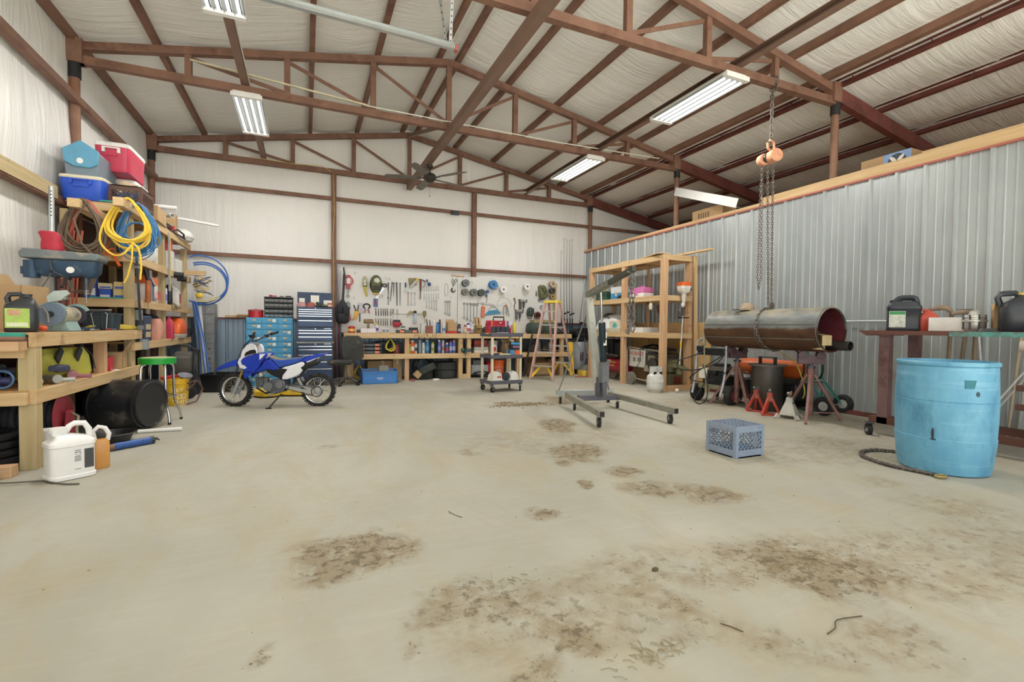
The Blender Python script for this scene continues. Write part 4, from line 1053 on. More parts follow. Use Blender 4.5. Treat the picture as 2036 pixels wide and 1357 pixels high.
# blue drawer cabinet
CB = mat('4f9bc4', .45, .1, .1, 5, '3f7ea2', .3, name='sky_blue_enamel')
t = thing('drawer_cabinet', 'sky blue steel cabinet of many small labelled drawers', 'cabinet', (-.605, 9.85, 0))
MB().box(-.39, .385, .012, .46, .0, 1.262).build('body', CB, t, bevel=.004)
rnd = random.Random(2)
for sec, (z0, n) in enumerate(((.935, 3), (.06, 8))):
    for k in range(n):
        for c in range(3):
            x = -.255 + .2525 * c; z = z0 + .1085 * k + .05
            d = MB().box(x - .118, x + .118, -.004, .012, z - .046, z + .046).build('drawer', CB, t, bevel=.003)
            p = MB().box(x - .03, x + .03, -.009, -.003, z + .002, z + .034).build('label_card', TAN, d)
            MB().box(x - .03, x + .03, -.022, -.004, z - .022, z - .008).build('pull', CB, d)
            if rnd.random() < .45: MB().box(x + .045, x + .1, -.006, -.003, z - .018, z + .034).build('paper_tag', PAPER, d)
MB().box(-.39, .385, -.004, .012, .925, .94).build('divider', CB, t)
t = thing('round_tin', 'round red tin on the blue drawer cabinet', 'tin', (-.85, 10.05, 1.262))
MB().cyl((0, 0, 0), (0, 0, .125), .125, n=32).build('body', mat('bd2c34', .4, 0, .12, 8), t); MB().lathe([(.13, .11), (.13, .14), (.1, .15), (.02, .155), (0, .17)], 32).build('lid', mat('a8454a', .45), t)
ORG = mat('2b2d30', .5, 0, .1); CLR = mat('9da2a2', .25, 0, .15, 20)
for k in range(2):
    t = thing('parts_organizer', ('lower black organizer rack with clear bins on the blue cabinet', 'upper black organizer rack stacked below loose red tools')[k], 'organizer', (-.46, 10.03, 1.262 + .196 * k), 0, 'black organizer racks')
    MB().box(-.245, .245, -.1, .12, 0, .012).box(-.245, .245, -.1, .12, .18, .195).box(-.245, -.228, -.1, .12, 0, .19).box(.228, .245, -.1, .12, 0, .19).box(-.24, .24, .1, .12, 0, .19).box(-.24, .24, -.1, -.09, .085, .098).build('frame', ORG, t)
    for j in range(2):
        for c in range(6):
            x = -.195 + .078 * c
            MB().prism([(-.095, .018 + .088 * j), (-.12, .06 + .088 * j), (-.11, .064 + .088 * j), (.05, .064 + .088 * j), (.05, .018 + .088 * j)], x - .036, x + .036, 'x').build('bin', CLR, t)
f = MB().frame((-.62, 10.0, 1.672), (-.5, 10.03, 1.672), .02, .02).ball((-.6, 10.0, 1.675), (.03, .02, .018)); f.c = 1; f.frame((-.35, 10.0, 1.672), (-.25, 10.02, 1.672), .025, .02).frame((-.45, 10.0, 1.668), (-.38, 10.0, 1.668), .04, .012)
solo('pliers', f, [RED, BLACKM], 'red handled pliers and black tools lying on the upper organizer rack', 'pliers')

# dark blue rolling tool chest
NV = mat('26344c', .3, .35, .15, 6, '53647c', .25, name='dark_blue_enamel'); NVD = mat('30405c', .28, .4, .2, 3)
t = thing('tool_chest', 'tall dark blue rolling tool chest with open lid', 'tool chest', (.165, 9.55, 0))
for nm, z0, z1 in (('top_chest', 1.095, 1.47), ('middle_chest', .825, 1.09), ('base_cabinet', .10, .81)):
    MB().box(-.315, .315, .015, .45, z0, z1).build(nm, NV, t, bevel=.006)
MB().box(-.32, .32, -.02, .45, .80, .828).build('worn_mat', mat('8a8e8a', .6, .2, .25, 12), t)
def tdraw(z0, z1):
    d = MB().box(-.285, .285, .0, .02, z0, z1).build('drawer', NVD, t, bevel=.003)
    MB().box(-.285, .285, -.014, .003, z1 - .016, z1 - .003).build('pull', CHROME, d)
for a, b in ((1.395, 1.428), (1.355, 1.39), (1.315, 1.35), (1.27, 1.31), (1.115, 1.225), (1.0, 1.045), (.93, .995), (.845, .925), (.70, .75), (.60, .69), (.47, .59), (.34, .46), (.14, .33)): tdraw(a, b)
for z in (1.448, 1.07, .785):
    MB().cyl((0, -.001, z), (0, .016, z), .008, n=12).build('lock', CHROME, t)
    if z < 1.4: MB().box(.15, .27, .012, .016, z - .01, z + .01).build('badge', mat('9aa4b4', .3, .6), t)
MB().box(-.31, .31, .44, .455, 1.47, 1.765).build('lid', NV, t)
for x in (-.24, .24):
    for y in (.06, .4): MB().cyl((x - .015, y, .045), (x + .015, y, .045), .045).box(x - .02, x + .02, y - .03, y + .03, .085, .1).build('caster', RUBBER, t)
for x, z, w, h_, lb in ((-.23, 1.53, .1, .12, 'small'), (.0, 1.52, .15, .19, 'large'), (.23, 1.5, .15, .12, 'low')):
    solo('paper_note', MB().box(-w / 2, w / 2, 0, .002, 0, h_), PAPER, {'small': 'small paper note in the tool chest lid behind a cap', 'large': 'largest paper note taped inside the tool chest lid', 'low': 'low wide paper note at the lid end nearest the post'}[lb], 'note', (.165 + x, 9.985, z))
for i, (x, c, r_, lb) in enumerate(((-.07, 'b58a86', .085, 'faded pink cap on the tool chest top'), (.09, 'a05c54', .08, 'brown red cap on the tool chest top'))):
    u = thing('baseball_cap', lb, 'cap', (x, 9.75, 1.47)); MB().lathe([(r_, 0), (r_ * .98, .04), (r_ * .75, .085), (0, .1)], 20).build('crown', mat(c, .8, 0, .15, 14), u); MB().prism([(-.06, -.06), (.06, -.06), (.05, -.14), (-.05, -.14)], .0, .008, 'z').build('brim', mat(c, .8), u)
solo('dark_pouch', MB().rbox([(0, 0, .1, .06, 0), (0, 0, .11, .07, .03), (0, 0, .1, .06, .06)], .5).at(), mat('3b3f3c', .7), 'dark flat pouch tilted on the tool chest top', 'pouch', (.27, 9.78, 1.49), 0, None, (.1, .35, .1))
can('small dull red tin on the tool chest top edge', (.42, 9.72, 1.47), .045, .085, 'b0504a', 'c8c4bc', 'd8cfc0', None, 'tin', 'paint_tin', False)
solo('tape_ball', MB().torus((0, 0, .03), .035, .02, 'z', 18), mat('5f6a4a', .6), 'olive tape roll on the tool chest top before the pouch', 'tape', (.33, 9.66, 1.47))

# yellow mower deck behind the bike
t = thing('mower_deck', 'yellow mower deck lying on the floor behind the dirt bike', 'mower deck', (-.32, 8.45, 0), .1)
YD = mat('e8c22f', .42, 0, .1, 5, 'a08a40', .3)
MB().prism([(-.42, -.1), (-.3, -.24), (-.12, -.2), (-.05, -.12), (.1, -.2), (.28, -.26), (.42, -.12), (.44, .1), (.3, .25), (-.3, .25), (-.44, .1)], .02, .11, 'z').build('shell', YD, t, bevel=.02)
for x in (-.2, .2): MB().cyl((x, .0, .1), (x, 0, .17), .07).build('pulley', DSTEEL, t)
MB().cyl((-.2, -.235, .05), (-.2, -.215, .05), .025).build('wheel', STEEL, t)

# ---------------------------------------------------------------- dirt bike
def bike():
    t = thing('dirt_bike', 'blue and white dirt bike standing on its kickstand', 'dirt bike', (.165, 7.2, 0), 0)
    t.matrix_world = Matrix.Translation((.165, 7.2, 0)) @ Matrix.Rotation(pi - math.atan2(.36, 1.05), 4, 'Z')
    B = mat('2440b4', .3, 0, .1, 4); WH = mat('e8e9ee', .35, 0, .03); BK = mat('191a1d', .5, 0, .1); AL = mat('b9bcbf', .35, .6, .1, 8); GR = mat('5f6268', .5, .3, .25, 9)
    def q(zx, zy): return ((1530 - zx) / 1031, (1193 - zy - (1530 - zx) * .033) / 1071)
    def wheel(name, x, R, rim):
        w = bpy.data.objects.new(name, None); COL.objects.link(w); w.parent = t; w.location = (x, 0, R)
        ty = MB().lathe([(R * .80, -.022), (R * .9, -.036), (R * .97, -.03), (R, -.012), (R, .012), (R * .97, .03), (R * .9, .036), (R * .80, .022)], 48, cap=False)
        for k in range(44):
            a = 2 * pi * k / 44
            for s in (-1, 1):
                y = s * (.02 if k % 2 else .032); rr = R * (1.0 if k % 2 else .965)
                ty.at((rr * math.cos(a), rr * math.sin(a), y), (0, 0, a)).bx((.006, 0, 0), (.018, .015, .018)); ty.M = None
        o = ty.build('tyre', RUBBER, w, smooth=30)
        ri = MB().lathe([(R * .76, -.018), (R * .81, -.024), (R * .81, .024), (R * .76, .018), (R * .755, 0), (R * .76, -.018)], 40, cap=False).build('rim', CHROME, w)
        hb = MB().cyl((0, 0, -.045), (0, 0, .045), .035, n=20).cyl((0, 0, -.02), (0, 0, .03), rim, n=24).build('hub', AL, w)
        sp = MB()
        for k in range(28):
            a = 2 * pi * k / 28; b = a + (.5 if k % 2 else -.5); s = .02 if k % 4 < 2 else -.02
            sp.tube([(.045 * math.cos(a), .045 * math.sin(a), s), (R * .77 * math.cos(b), R * .77 * math.sin(b), 0)], .0028, 4)
        sk = sp.build('spokes', CHROME, w)
        for c in (o, ri, hb, sk): c.rotation_euler = (pi / 2, 0, 0)
        return w
    wheel('rear_wheel', 0, .225, .062)
    fw = wheel('front_wheel', 1.115, .225, .06); fw.rotation_euler = (0, 0, -.12)
    P = lambda pts: [q(*p) for p in pts]
    for s in (-1, 1):
        y = s * .075
        a, b, c = q(378, 955), q(470, 735), q(640, 260)
        MB().cyl((a[0], y, a[1] - .01), (b[0], y, b[1]), .024, .026, 14).build('fork_leg', AL, t)
        MB().cyl((b[0], y, b[1]), (c[0], y, c[1]), .016, n=12).build('fork_tube', mat('c4a55c', .3, .7), t)
    c = q(640, 235)
    MB().bx((c[0], 0, c[1]), (.07, .2, .03)).bx((q(560, 480)[0], 0, q(560, 480)[1]), (.07, .2, .03)).build('triple_clamp', AL, t, bevel=.006)
    g0, g1, g2 = q(640, 215), q(710, 125), q(760, 105)
    MB().tube([(g2[0], -.3, g2[1] + .03), (g1[0], -.2, g1[1]), (g0[0], -.05, g0[1] + .02), (g0[0], .05, g0[1] + .02), (g1[0], .2, g1[1]), (g2[0], .29, g2[1])], .011, 10).build('handlebar', DSTEEL, t)
    for s in (-1, 1):
        MB().cyl((g2[0] + .005, s * .27, g2[1]), (g2[0] - .05, s * .38, g2[1] + .035), .017, n=12).build('grip', BK, t)
        MB().bx((g1[0], s * .22, g1[1]), (.05, .04, .04)).frame((g1[0] + .03, s * .22, g1[1]), (g2[0] + .04, s * .34, g2[1]), .008, .012).build('lever', BK, t)
    f = MB()
    for s in (.05, .09): f.tube([(g1[0], s * 2, g1[1]), (q(560, 260)[0], s + .06, q(560, 260)[1]), (q(470, 450)[0], s + .02, q(470, 450)[1]), (q(430, 640)[0], s, q(430, 640)[1])], .005, 6)
    f.build('cable', BK, t)
    # front mudguard
    up = [(95, 615), (180, 555), (300, 495), (430, 455), (560, 445)]; dn = [(560, 560), (440, 560), (330, 570), (200, 605), (110, 632)]
    secs = []
    for k in range(5):
        (xu, zu), (xd, zd) = q(*up[k]), q(*dn[4 - k]); w = (.02, .05, .065, .07, .07)[k]
        secs.append([(xd, -w, zd + .01), (xu, -w * .55, zu), (xu, w * .55, zu), (xd, w, zd + .01), (xd, w - .006, zd + .006), (xu, w * .5, zu - .012), (xu, -w * .5, zu - .012), (xd, -w + .006, zd + .006)])
    MB().loft(secs).build('front_mudguard', B, t, smooth=60)
    # front number plate and headlight-shaped cowl
    for s in (-1, 1):
        y0, y1 = (.085, .125) if s > 0 else (-.125, -.085)
        MB().prism(P([(500, 440), (520, 330), (590, 250), (640, 228), (700, 250), (722, 300), (735, 372), (640, 390), (560, 425), (540, 475)]), y0 - .0, y1, 'y').build('cowl', WH, t, bevel=.012)
        MB().prism(P([(560, 400), (580, 355), (640, 325), (700, 318), (722, 345), (715, 372), (640, 385), (570, 410)]), min(y1, y0) + .035 if s > 0 else min(y0, y1) - .004, y1 + .004 if s > 0 else y0 - .035, 'y').build('cowl_opening', BK, t)
        MB().prism(P([(530, 440), (640, 400), (740, 375), (865, 378), (850, 425), (800, 480), (760, 560), (680, 650), (560, 640), (490, 560)]), y0 - .01, y1 + .006, 'y').build('shroud', B, t, bevel=.012)
        MB().prism(P([(540, 650), (690, 640), (620, 690), (560, 748), (540, 700)]), y0, y1 - .01, 'y').build('shroud_tip', B, t, bevel=.006)
        MB().prism(P([(500, 430), (470, 500), (500, 580), (560, 600), (600, 580), (530, 530), (510, 480), (540, 440)]), y0 - .012, y1 + .008, 'y').build('white_flash', WH, t, bevel=.004)
        MB().prism(P([(770, 385), (845, 388), (800, 440), (765, 470)]), y0, y1 + .008, 'y').build('decal', WH, t)
        MB().prism(P([(820, 480), (900, 480), (1010, 600), (960, 630), (850, 610), (760, 640), (620, 680), (700, 620), (770, 560)]), y0 - .02, y1 - .03, 'y').build('tank_panel', B, t, bevel=.01)
        MB().prism(P([(1050, 605), (1200, 560), (1330, 515), (1372, 535), (1360, 610), (1310, 690), (1220, 740), (1130, 768), (1060, 768), (1070, 710), (1135, 620)]), s * .10 - .012, s * .10 + .012, 'y').build('side_panel', WH, t, bevel=.01)
    tk = [(860, 420), (900, 470), (1010, 600), (1150, 560), (1300, 515), (1400, 430), (1280, 458), (1150, 472), (1040, 478), (960, 470)]
    MB().prism(P(tk), -.085, .085, 'y').build('seat_side', mat('2e52b0', .5, 0, .08), t, bevel=.02)
    MB().prism(P([(858, 415), (960, 462), (1040, 470), (1150, 464), (1280, 450), (1400, 424), (1400, 434), (1280, 462), (1150, 480), (1040, 486), (950, 482), (870, 440)]), -.075, .075, 'y').build('seat_top', mat('8d7f5c', .7, 0, .15), t, bevel=.008)
    MB().prism(P([(1300, 515), (1380, 450), (1420, 430), (1540, 408), (1660, 400), (1665, 412), (1560, 448), (1440, 500), (1370, 525)]), -.07, .07, 'y').build('rear_mudguard', B, t, bevel=.012)
    MB().prism(P([(1380, 520), (1530, 462), (1520, 476), (1400, 530)]), -.075, .075, 'y').build('mudguard_edge', WH, t)
    m0, m1 = q(1330, 610), q(1550, 515)
    MB().cyl((m0[0], .075, m0[1]), (m1[0], .085, m1[1]), .04, .042, 20).cyl((m1[0], .085, m1[1]), (m1[0] - .03, .086, m1[1] + .008), .035, .02, 16).build('muffler', mat('2c2d30', .5, .3), t)
    # frame and engine
    f = MB()
    for s in (-.05, .05):
        f.tube([(q(620, 350)[0], s * .4, q(620, 350)[1]), (q(830, 620)[0], s, q(830, 620)[1]), (q(1100, 700)[0], s, q(1100, 700)[1]), (q(1110, 890)[0], s, q(1110, 890)[1])], .016, 8)
        f.tube([(q(620, 400)[0], s * .4, q(620, 400)[1]), (q(720, 700)[0], s, q(720, 700)[1]), (q(850, 960)[0], s, q(850, 960)[1]), (q(1110, 930)[0], s, q(1110, 930)[1])], .014, 8)
        f.tube([(q(1050, 640)[0], s, q(1050, 640)[1]), (q(1450, 500)[0], s, q(1450, 500)[1])], .012, 8)
    f.prism(P([(830, 640), (970, 625), (1060, 610), (1130, 625), (1060, 760), (980, 740), (900, 700)]), -.07, .07, 'y')
    f.build('frame', BK, t)
    MB().prism(P([(820, 820), (900, 770), (1000, 760), (1090, 790), (1110, 880), (1060, 960), (960, 985), (870, 960), (810, 900)]), -.09, .10, 'y').build('crankcase', GR, t, bevel=.018)
    e = MB(); a = q(870, 870); e.cyl((a[0], .095, a[1]), (a[0], .125, a[1]), .062, n=24); a = q(1020, 850); e.cyl((a[0], .095, a[1]), (a[0], .118, a[1]), .05, n=24); e.build('engine_cover', mat('83868b', .4, .5, .15), t, bevel=.005)
    e = MB()
    for k in range(6):
        c = q(690 + 24 * k, 800 + 4 * k); e.at((c[0], 0, c[1]), (0, .1, 0)).bx((0, 0, 0), (.011, .15, .13)); e.M = None
    c = q(765, 805); e.bx((c[0], 0, c[1]), (.13, .09, .1)); e.build('cylinder_fins', mat('7d8084', .5, .4), t)
    c = q(740, 700); MB().ball((c[0], .03, c[1]), (.05, .05, .04)).tube([(c[0], .03, c[1]), (q(820, 660)[0], .02, q(820, 660)[1])], .02).build('carburettor', AL, t)
    MB().tube([(q(690, 850)[0], -.05, q(690, 850)[1]), (q(640, 900)[0], -.06, q(640, 900)[1]), (q(760, 990)[0], -.08, q(760, 990)[1]), (q(1100, 900)[0], -.11, q(1100, 900)[1]), (q(1330, 640)[0], -.08, q(1330, 640)[1])], .015, 8).build('exhaust_pipe', DSTEEL, t)
    for s in (-.07, .07):
        MB().frame((*q(1105, 880)[:1], s, q(1105, 880)[1]), (q(1490, 985)[0], s, q(1490, 985)[1]), .022, .042).frame((q(1268, 760)[0], s, q(1268, 760)[1]), (q(1330, 880)[0], s, q(1330, 880)[1]), .02, .03).frame((q(1330, 875)[0], s, q(1330, 875)[1]), (q(1480, 960)[0], s, q(1480, 960)[1]), .02, .03).build('swingarm', AL, t)
    f = MB(); a, b = q(1110, 880), q(1530, 965)
    f.torus((a[0], .08, a[1]), .028, .007, 'y', 20); f.torus((b[0], .08, b[1]), .07, .008, 'y', 28)
    f.tube([(a[0], .08, a[1] + .03), (b[0], .08, b[1] + .07)], .006).tube([(a[0], .08, a[1] - .03), (b[0], .08, b[1] - .07)], .006)
    f.build('chain_drive', DSTEEL, t)
    a, b = q(1045, 985), q(940, 1213)
    MB().cyl((a[0], .09, a[1]), (b[0] , .24, .012), .011, n=8).bx((b[0], .245, .008), (.07, .035, .014)).build('kickstand', BK, t)
    a = q(960, 960); MB().cyl((a[0], .08, a[1]), (a[0], .2, a[1] - .005), .014, n=8).cyl((a[0], -.08, a[1]), (a[0], -.2, a[1]), .014, n=8).build('foot_peg', STEEL, t)
    text('YZ', .06, WH, t, (q(530, 560)[0] - .01, .1345, q(530, 560)[1]), (pi / 2, .5, pi), name='decal_lettering')
bike()

# office chair
t = thing('office_chair', 'worn black swivel chair in front of the back workbench', 'chair', (.70, 9.62, 0), 0)
FB = mat('3b3c3a', .85, 0, .2, 7, '6f685c', .4, name='dusty_fabric')
MB().rbox([(-.1, 0, .2, .2, .40), (-.1, 0, .235, .235, .43), (-.1, 0, .235, .235, .465), (-.1, 0, .2, .2, .485)], .45, 28).build('seat', FB, t)
b = MB().rbox([(0, 0, .17, .025, 0), (0, 0, .22, .04, .06), (0, 0, .225, .04, .3), (0, 0, .20, .035, .42), (0, 0, .13, .02, .47)], .5, 26).build('backrest', FB, t)
b.location = (.13, -.02, .47); b.rotation_euler = (-.08, 0, .35)
MB().frame((0, 0, .4), (.15, .02, .42), .06, .02).frame((.15, .02, .42), (.16, .03, .62), .06, .02).build('back_bracket', BLACK, t)
MB().cyl((0, 0, .09), (0, 0, .4), .028).cyl((0, 0, .09), (0, 0, .22), .04).box(-.14, .08, -.1, .1, .385, .41).build('column', mat('6d6a60', .5, .4), t)
for k in range(5):
    a = .5 + 2 * pi * k / 5; c, s = math.cos(a), math.sin(a)
    l = MB().tube([(.03 * c, .03 * s, .13), (.16 * c, .16 * s, .115), (.28 * c, .28 * s, .075)], [.026, .022, .016], 8).build('base_leg', mat('57544e', .6, 0, .2, 9), t)
    MB().cyl((.29 * c - .025 * s, .29 * s + .025 * c, .028), (.29 * c + .025 * s, .29 * s - .025 * c, .028), .028, n=16).cyl((.29 * c, .29 * s, .04), (.28 * c, .28 * s, .075), .01).build('caster', BLACKM, l)
# tool belt and poles on the post
t = thing('tool_belt', 'black leather tool belt hanging beside the pegboard', 'tool belt', (.72, 10.66, 1.17))
LB = mat('2a2c30', .65, 0, .2, 10)
MB().rbox([(0, 0, .07, .04, .0), (0, 0, .13, .06, .05), (-.02, 0, .14, .06, .2), (-.02, 0, .13, .05, .36), (-.01, .01, .06, .03, .46), (0, .02, .02, .015, .52)], .6, 22).build('pouch', LB, t)
for x, z, w in ((-.03, .06, .08), (.06, .20, .07), (-.07, .24, .06)): MB().rbox([(x, -.06, w * .8, .03, z), (x, -.065, w, .04, z + .04), (x, -.065, w, .045, z + .15)], .5, 18).build('pocket', LB, t)
MB().frame((0, .02, .5), (.03, .06, 1.05), .05, .008).frame((.03, .06, 1.05), (.02, .1, 1.2), .03, .008).build('strap', LB, t)
solo('pole', MB().cyl((.63, 10.8, 1.25), (.6, 10.8, 2.46), .012, n=8), mat('7a6f86', .5, .2), 'thin purple grey pole standing by the brown post', 'pole')
solo('pole', MB().cyl((.655, 10.78, .0), (.64, 10.78, 1.62), .016, n=8), mat('a34a52', .5, .1), 'dull red pole beside the tool belt', 'pole')
f = MB().tube([(.53, 10.82, 4.35), (.56, 10.82, 3.6), (.53, 10.82, 3.0), (.55, 10.82, 2.2), (.53, 10.82, 1.3)], .007, 6).tube([(-1.0, 10.72, 4.42), (-.2, 10.74, 4.40), (.3, 10.74, 4.44), (.53, 10.82, 4.35)], .006, 6)
solo('electrical_cable', f, mat('d3bb6a', .5), 'tan electrical cable running down the brown post', 'cable')
# ---------------------------------------------------------------- pegboard wall
PY = 10.835
t_ = NT('pegboard_white')
v = t_.mapping((1 / .0254,) * 3); fr = t_.n('VectorMath', operation='FRACTION'); t_.l(v, fr.inputs[0])
sb = t_.n('VectorMath', operation='SUBTRACT'); sb.inputs[1].default_value = (.5, .5, .5); t_.l(fr.outputs[0], sb.inputs[0])
sx = t_.n('SeparateXYZ'); t_.l(sb.outputs[0], sx.inputs[0])
d_ = t_.math('SQRT', t_.math('ADD', t_.math('MULTIPLY', sx.outputs[0], sx.outputs[0]), t_.math('MULTIPLY', sx.outputs[2], sx.outputs[2])))
PEG = t_.set(t_.mix(t_.ramp(d_, .13, .17), lin('55554f'), lin('e3e3df')), .5)
t = thing('pegboard', 'white perforated pegboard on the back wall above the long workbench', 'pegboard', (0, PY, 0))
for a, b in ((.70, 3.27), (3.28, 5.62)): MB().box(a, b, 0, .012, .97, 2.325).build('panel', PEG, t)
MB().box(5.86, 5.92, -.02, .012, 1.25, 2.28).build('side_lath', WD[2], t)

def hung(name, label, cat, x, z, group=None): return thing(name, label, cat, (x, PY - .004, z), 0, group)
def wrench(label, x, z, L, group=None, red=False, first={}):
    t = hung('wrench', label, 'wrench', x, z, group)
    w = L * .035
    MB().frame((0, -.008, -.02), (0, -.008, -L + .03), .008, w * 2).build('shank', mat('a82f35', .4) if red else STEEL, t)
    MB().torus((0, -.008, -.012), w * 1.7, w * .8, 'y', 16, 6).build('ring_end', STEEL, t)
    MB().prism([(-w, -L + .04), (w, -L + .04), (w * 2.4, -L + .01), (w * 2, -L - .015), (w * .8, -L - .018), (w * .7, -L + .008), (-w * .7, -L + .008), (-w * .8, -L - .018), (-w * 2, -L - .015), (-w * 2.4, -L + .01)], -.013, -.003, 'y').build('open_end', STEEL, t)
    return t
def screwdriver(label, x, z, L, c, group=None, lean=0):
    t = hung('screwdriver', label, 'screwdriver', x, z, group); t.rotation_euler = (0, lean, 0)
    MB().lathe([(0, -L * .52), (.011, -L * .5), (.014, -L * .3), (.012, -L * .06), (.006, 0), (0, 0)], 10).at().build('handle', mat(c, .4, 0, .15), t).location = (0, -.014, 0)
    MB().cyl((0, -.014, -L * .5), (0, -.014, -L), .0035, n=6).build('shank', STEEL, t)
    return t
def driver_up(label, x, z, L, c, group=None, lean=0):
    # steel socket-ended driver: bright tip above, dark handle below
    t = hung('nut_driver', label, 'driver', x, z, group); t.rotation_euler = (0, lean, 0)
    MB().cyl((0, -.014, 0), (0, -.014, -L * .42), .012, .010, 8).build('head', mat('a9a69c', .4, .4), t)
    MB().cyl((0, -.014, -L * .42), (0, -.014, -L), .0085, .007, 8).build('handle', mat(c, .5), t)
    return t
for k in range(7):
    x = (1.41, 1.47, 1.525, 1.575, 1.62, 1.665, 1.735)[k]
    driver_up('dark handled driver in the upper of two driver rows on the pegboard', x, 1.525, .17, '3a3c3e', 'upper row of drivers', -.06 if k == 0 else 0)
    driver_up('dark handled driver in the lower of two driver rows on the pegboard', x, 1.305, .165, '6a5a52' if k in (2, 3) else '34363a', 'lower row of drivers', -.12 if k == 0 else 0)
screwdriver('long thin driver hung just past the upper driver row', 1.79, 1.53, .25, '8c8a82', None, .04)
screwdriver('second long thin driver above the red pouch', 1.88, 1.52, .25, 'b9b2a6', None, 0)
# upper row, left to right
t = hung('tape_measure', 'red rigger tape reel with white face hung at the pegboard corner', 'tape measure', .84, 2.09)
RT = mat('b0444a', .45, 0, .12)
MB().torus((0, -.03, 0), .088, .014, 'y', 32).build('reel', RT, t); MB().cyl((0, -.045, 0), (0, -.01, 0), .08, n=28).build('drum', mat('c99094', .5), t)
MB().box(-.038, .038, -.06, 0, -.17, .125).build('frame', RT, t); MB().box(-.034, .034, -.063, -.06, -.06, .06).build('face', mat('e2d6d4', .5), t)
f = MB()
for k in range(3): f.torus((0, -.02, -.2 - .035 * k), .013, .004, 'xy'[k % 2], 12, 5)
f.torus((0, -.02, -.32), .022, .006, 'y', 16, 5); f.build('chain_hook', STEEL, t)
t = hung('trouble_light', 'yellow handled caged work light hung on the pegboard', 'work light', 1.18, 2.0)
f = MB()
for k in range(8): a = 2 * pi * k / 8; f.tube([(.05 * math.cos(a), -.05 + .045 * math.sin(a), .0), (.055 * math.cos(a), -.05 + .05 * math.sin(a), .12), (.02 * math.cos(a), -.05 + .02 * math.sin(a), .21)], .004, 5)
f.torus((0, -.05, .06), .055, .004); f.build('cage', mat('cfc8a0', .4, .4), t)
MB().cyl((0, -.05, .0), (0, -.05, .12), .03, n=12).build('bulb', mat('e6e6dc', .3), t)
MB().tube([(0, -.045, 0), (.005, -.04, -.08), (.02, -.035, -.16), (.045, -.03, -.23)], [.03, .026, .02, .012], 10).build('handle', mat('d8c23a', .45), t)
MB().torus((0, -.045, -.005), .034, .009, 'z').build('collar', BLACK, t)
t = hung('respirator_mask', 'olive and black full face respirator hung on the pegboard', 'mask', 1.41, 2.05)
OL = mat('5f6340', .6, 0, .2, 9)
MB().rbox([(0, -.06, .04, .05, -.2), (0, -.07, .1, .07, -.12), (0, -.07, .115, .08, .02), (0, -.06, .1, .07, .13), (0, -.05, .04, .04, .19)], .7, 22).build('facepiece', OL, t)
MB().ball((.01, -.125, .06), (.07, .03, .07), 16, 10).build('visor', mat('c9cdbd', .15), t)
MB().box(-.055, .05, -.165, -.1, -.13, -.05).build('filter', BLACK, t, bevel=.01)
MB().torus((0, -.05, -.02), .12, .012, 'y', 28, 6, 1.5).build('strap', BLACKM, t); MB().box(-.06, .07, -.1, -.06, -.235, -.19).build('chin_band', mat('c7a254', .6), t)
t = hung('hand_saw', 'small saw with black loop handle behind the respirator', 'saw', 1.60, 2.03); MB().torus((0, -.02, 0), .045, .012, 'y', 20, 6, .7).build('handle', BLACK, t); MB().prism([(-.03, -.02), (.01, -.05), (-.17, -.3), (-.2, -.28)], -.006, 0, 'y').build('blade', mat('c2c9cf', .3, .7), t)
for i, (x, z, L, lean, w, lb) in enumerate(((1.68, 2.09, .29, .0, .012, 'short dark punch bar with loop top on the pegboard'), (1.765, 2.105, .42, .09, .010, 'slanting dark pry bar on the pegboard'), (1.80, 2.095, .3, .02, .008, 'thin dark chisel between two pry bars'), (1.86, 2.105, .52, -.03, .014, 'longest tapered dark bar on the pegboard'), (1.94, 2.095, .51, 0, .009, 'straight dark bar beside the putty knife'))):
    t = hung('pry_bar', lb, 'bar', x, z); t.rotation_euler = (0, lean, 0)
    MB().tube([(0, -.012, 0), (0, -.012, -L * .5), (0, -.012, -L)], [w, w * .9, w * .45], 6).box(-.02, .02, -.02, -.004, -.012, .006).build('shaft', DSTEEL, t)
t = hung('bottle_opener', 'small dark opener hung below the punch bar', 'opener', 1.68, 1.78); MB().torus((0, -.01, -.02), .016, .006, 'y', 14, 5, 1.5).frame((0, -.01, -.04), (0, -.01, -.12), .006, .022).torus((0, -.01, -.15), .022, .005, 'y', 4, 5).build('body', DSTEEL, t)
t = hung('scraper', 'putty knife with blue handle on the pegboard', 'scraper', 2.06, 2.08); MB().lathe([(0, -.08), (.012, -.075), (.018, -.03), (.014, .03), (0, .04)], 10).build('handle', mat('33456b', .4), t).location = (0, -.02, 0); MB().prism([(-.012, -.08), (.012, -.08), (.035, -.18), (-.035, -.18)], -.02, -.016, 'y').build('blade', STEEL, t)
# angle grinder with bag, long driver, hose
t = hung('angle_grinder', 'pale grey angle grinder hung before a brown pouch', 'grinder', 2.24, 2.1); MB().cyl((-.08, -.06, -.1), (.05, -.06, .06), .032, .036, 14).build('body', mat('b9bdbd', .45), t); MB().cyl((.05, -.06, .06), (.09, -.06, .12), .03, .02, 12).build('gear_head', YELLOW, t); MB().prism([(-.1, -.05), (.07, -.03), (.05, .13), (-.12, .12)], -.02, 0, 'y').build('backing_pouch', mat('8f8460', .75, 0, .2), t)
t = hung('long_screwdriver', 'very long red handled screwdriver on the pegboard', 'screwdriver', 2.40, 2.21); MB().box(-.022, .022, -.02, -.004, -.26, .0).build('sheath', mat('8a6a50', .7), t); MB().cyl((0, -.03, -.02), (0, -.03, -.18), .016, n=10).build('handle', mat('9a3a34', .45), t); MB().cyl((0, -.03, -.18), (-.01, -.02, -.46), .013, .009, 8).build('shank', mat('6e5a4c', .5, .3), t)
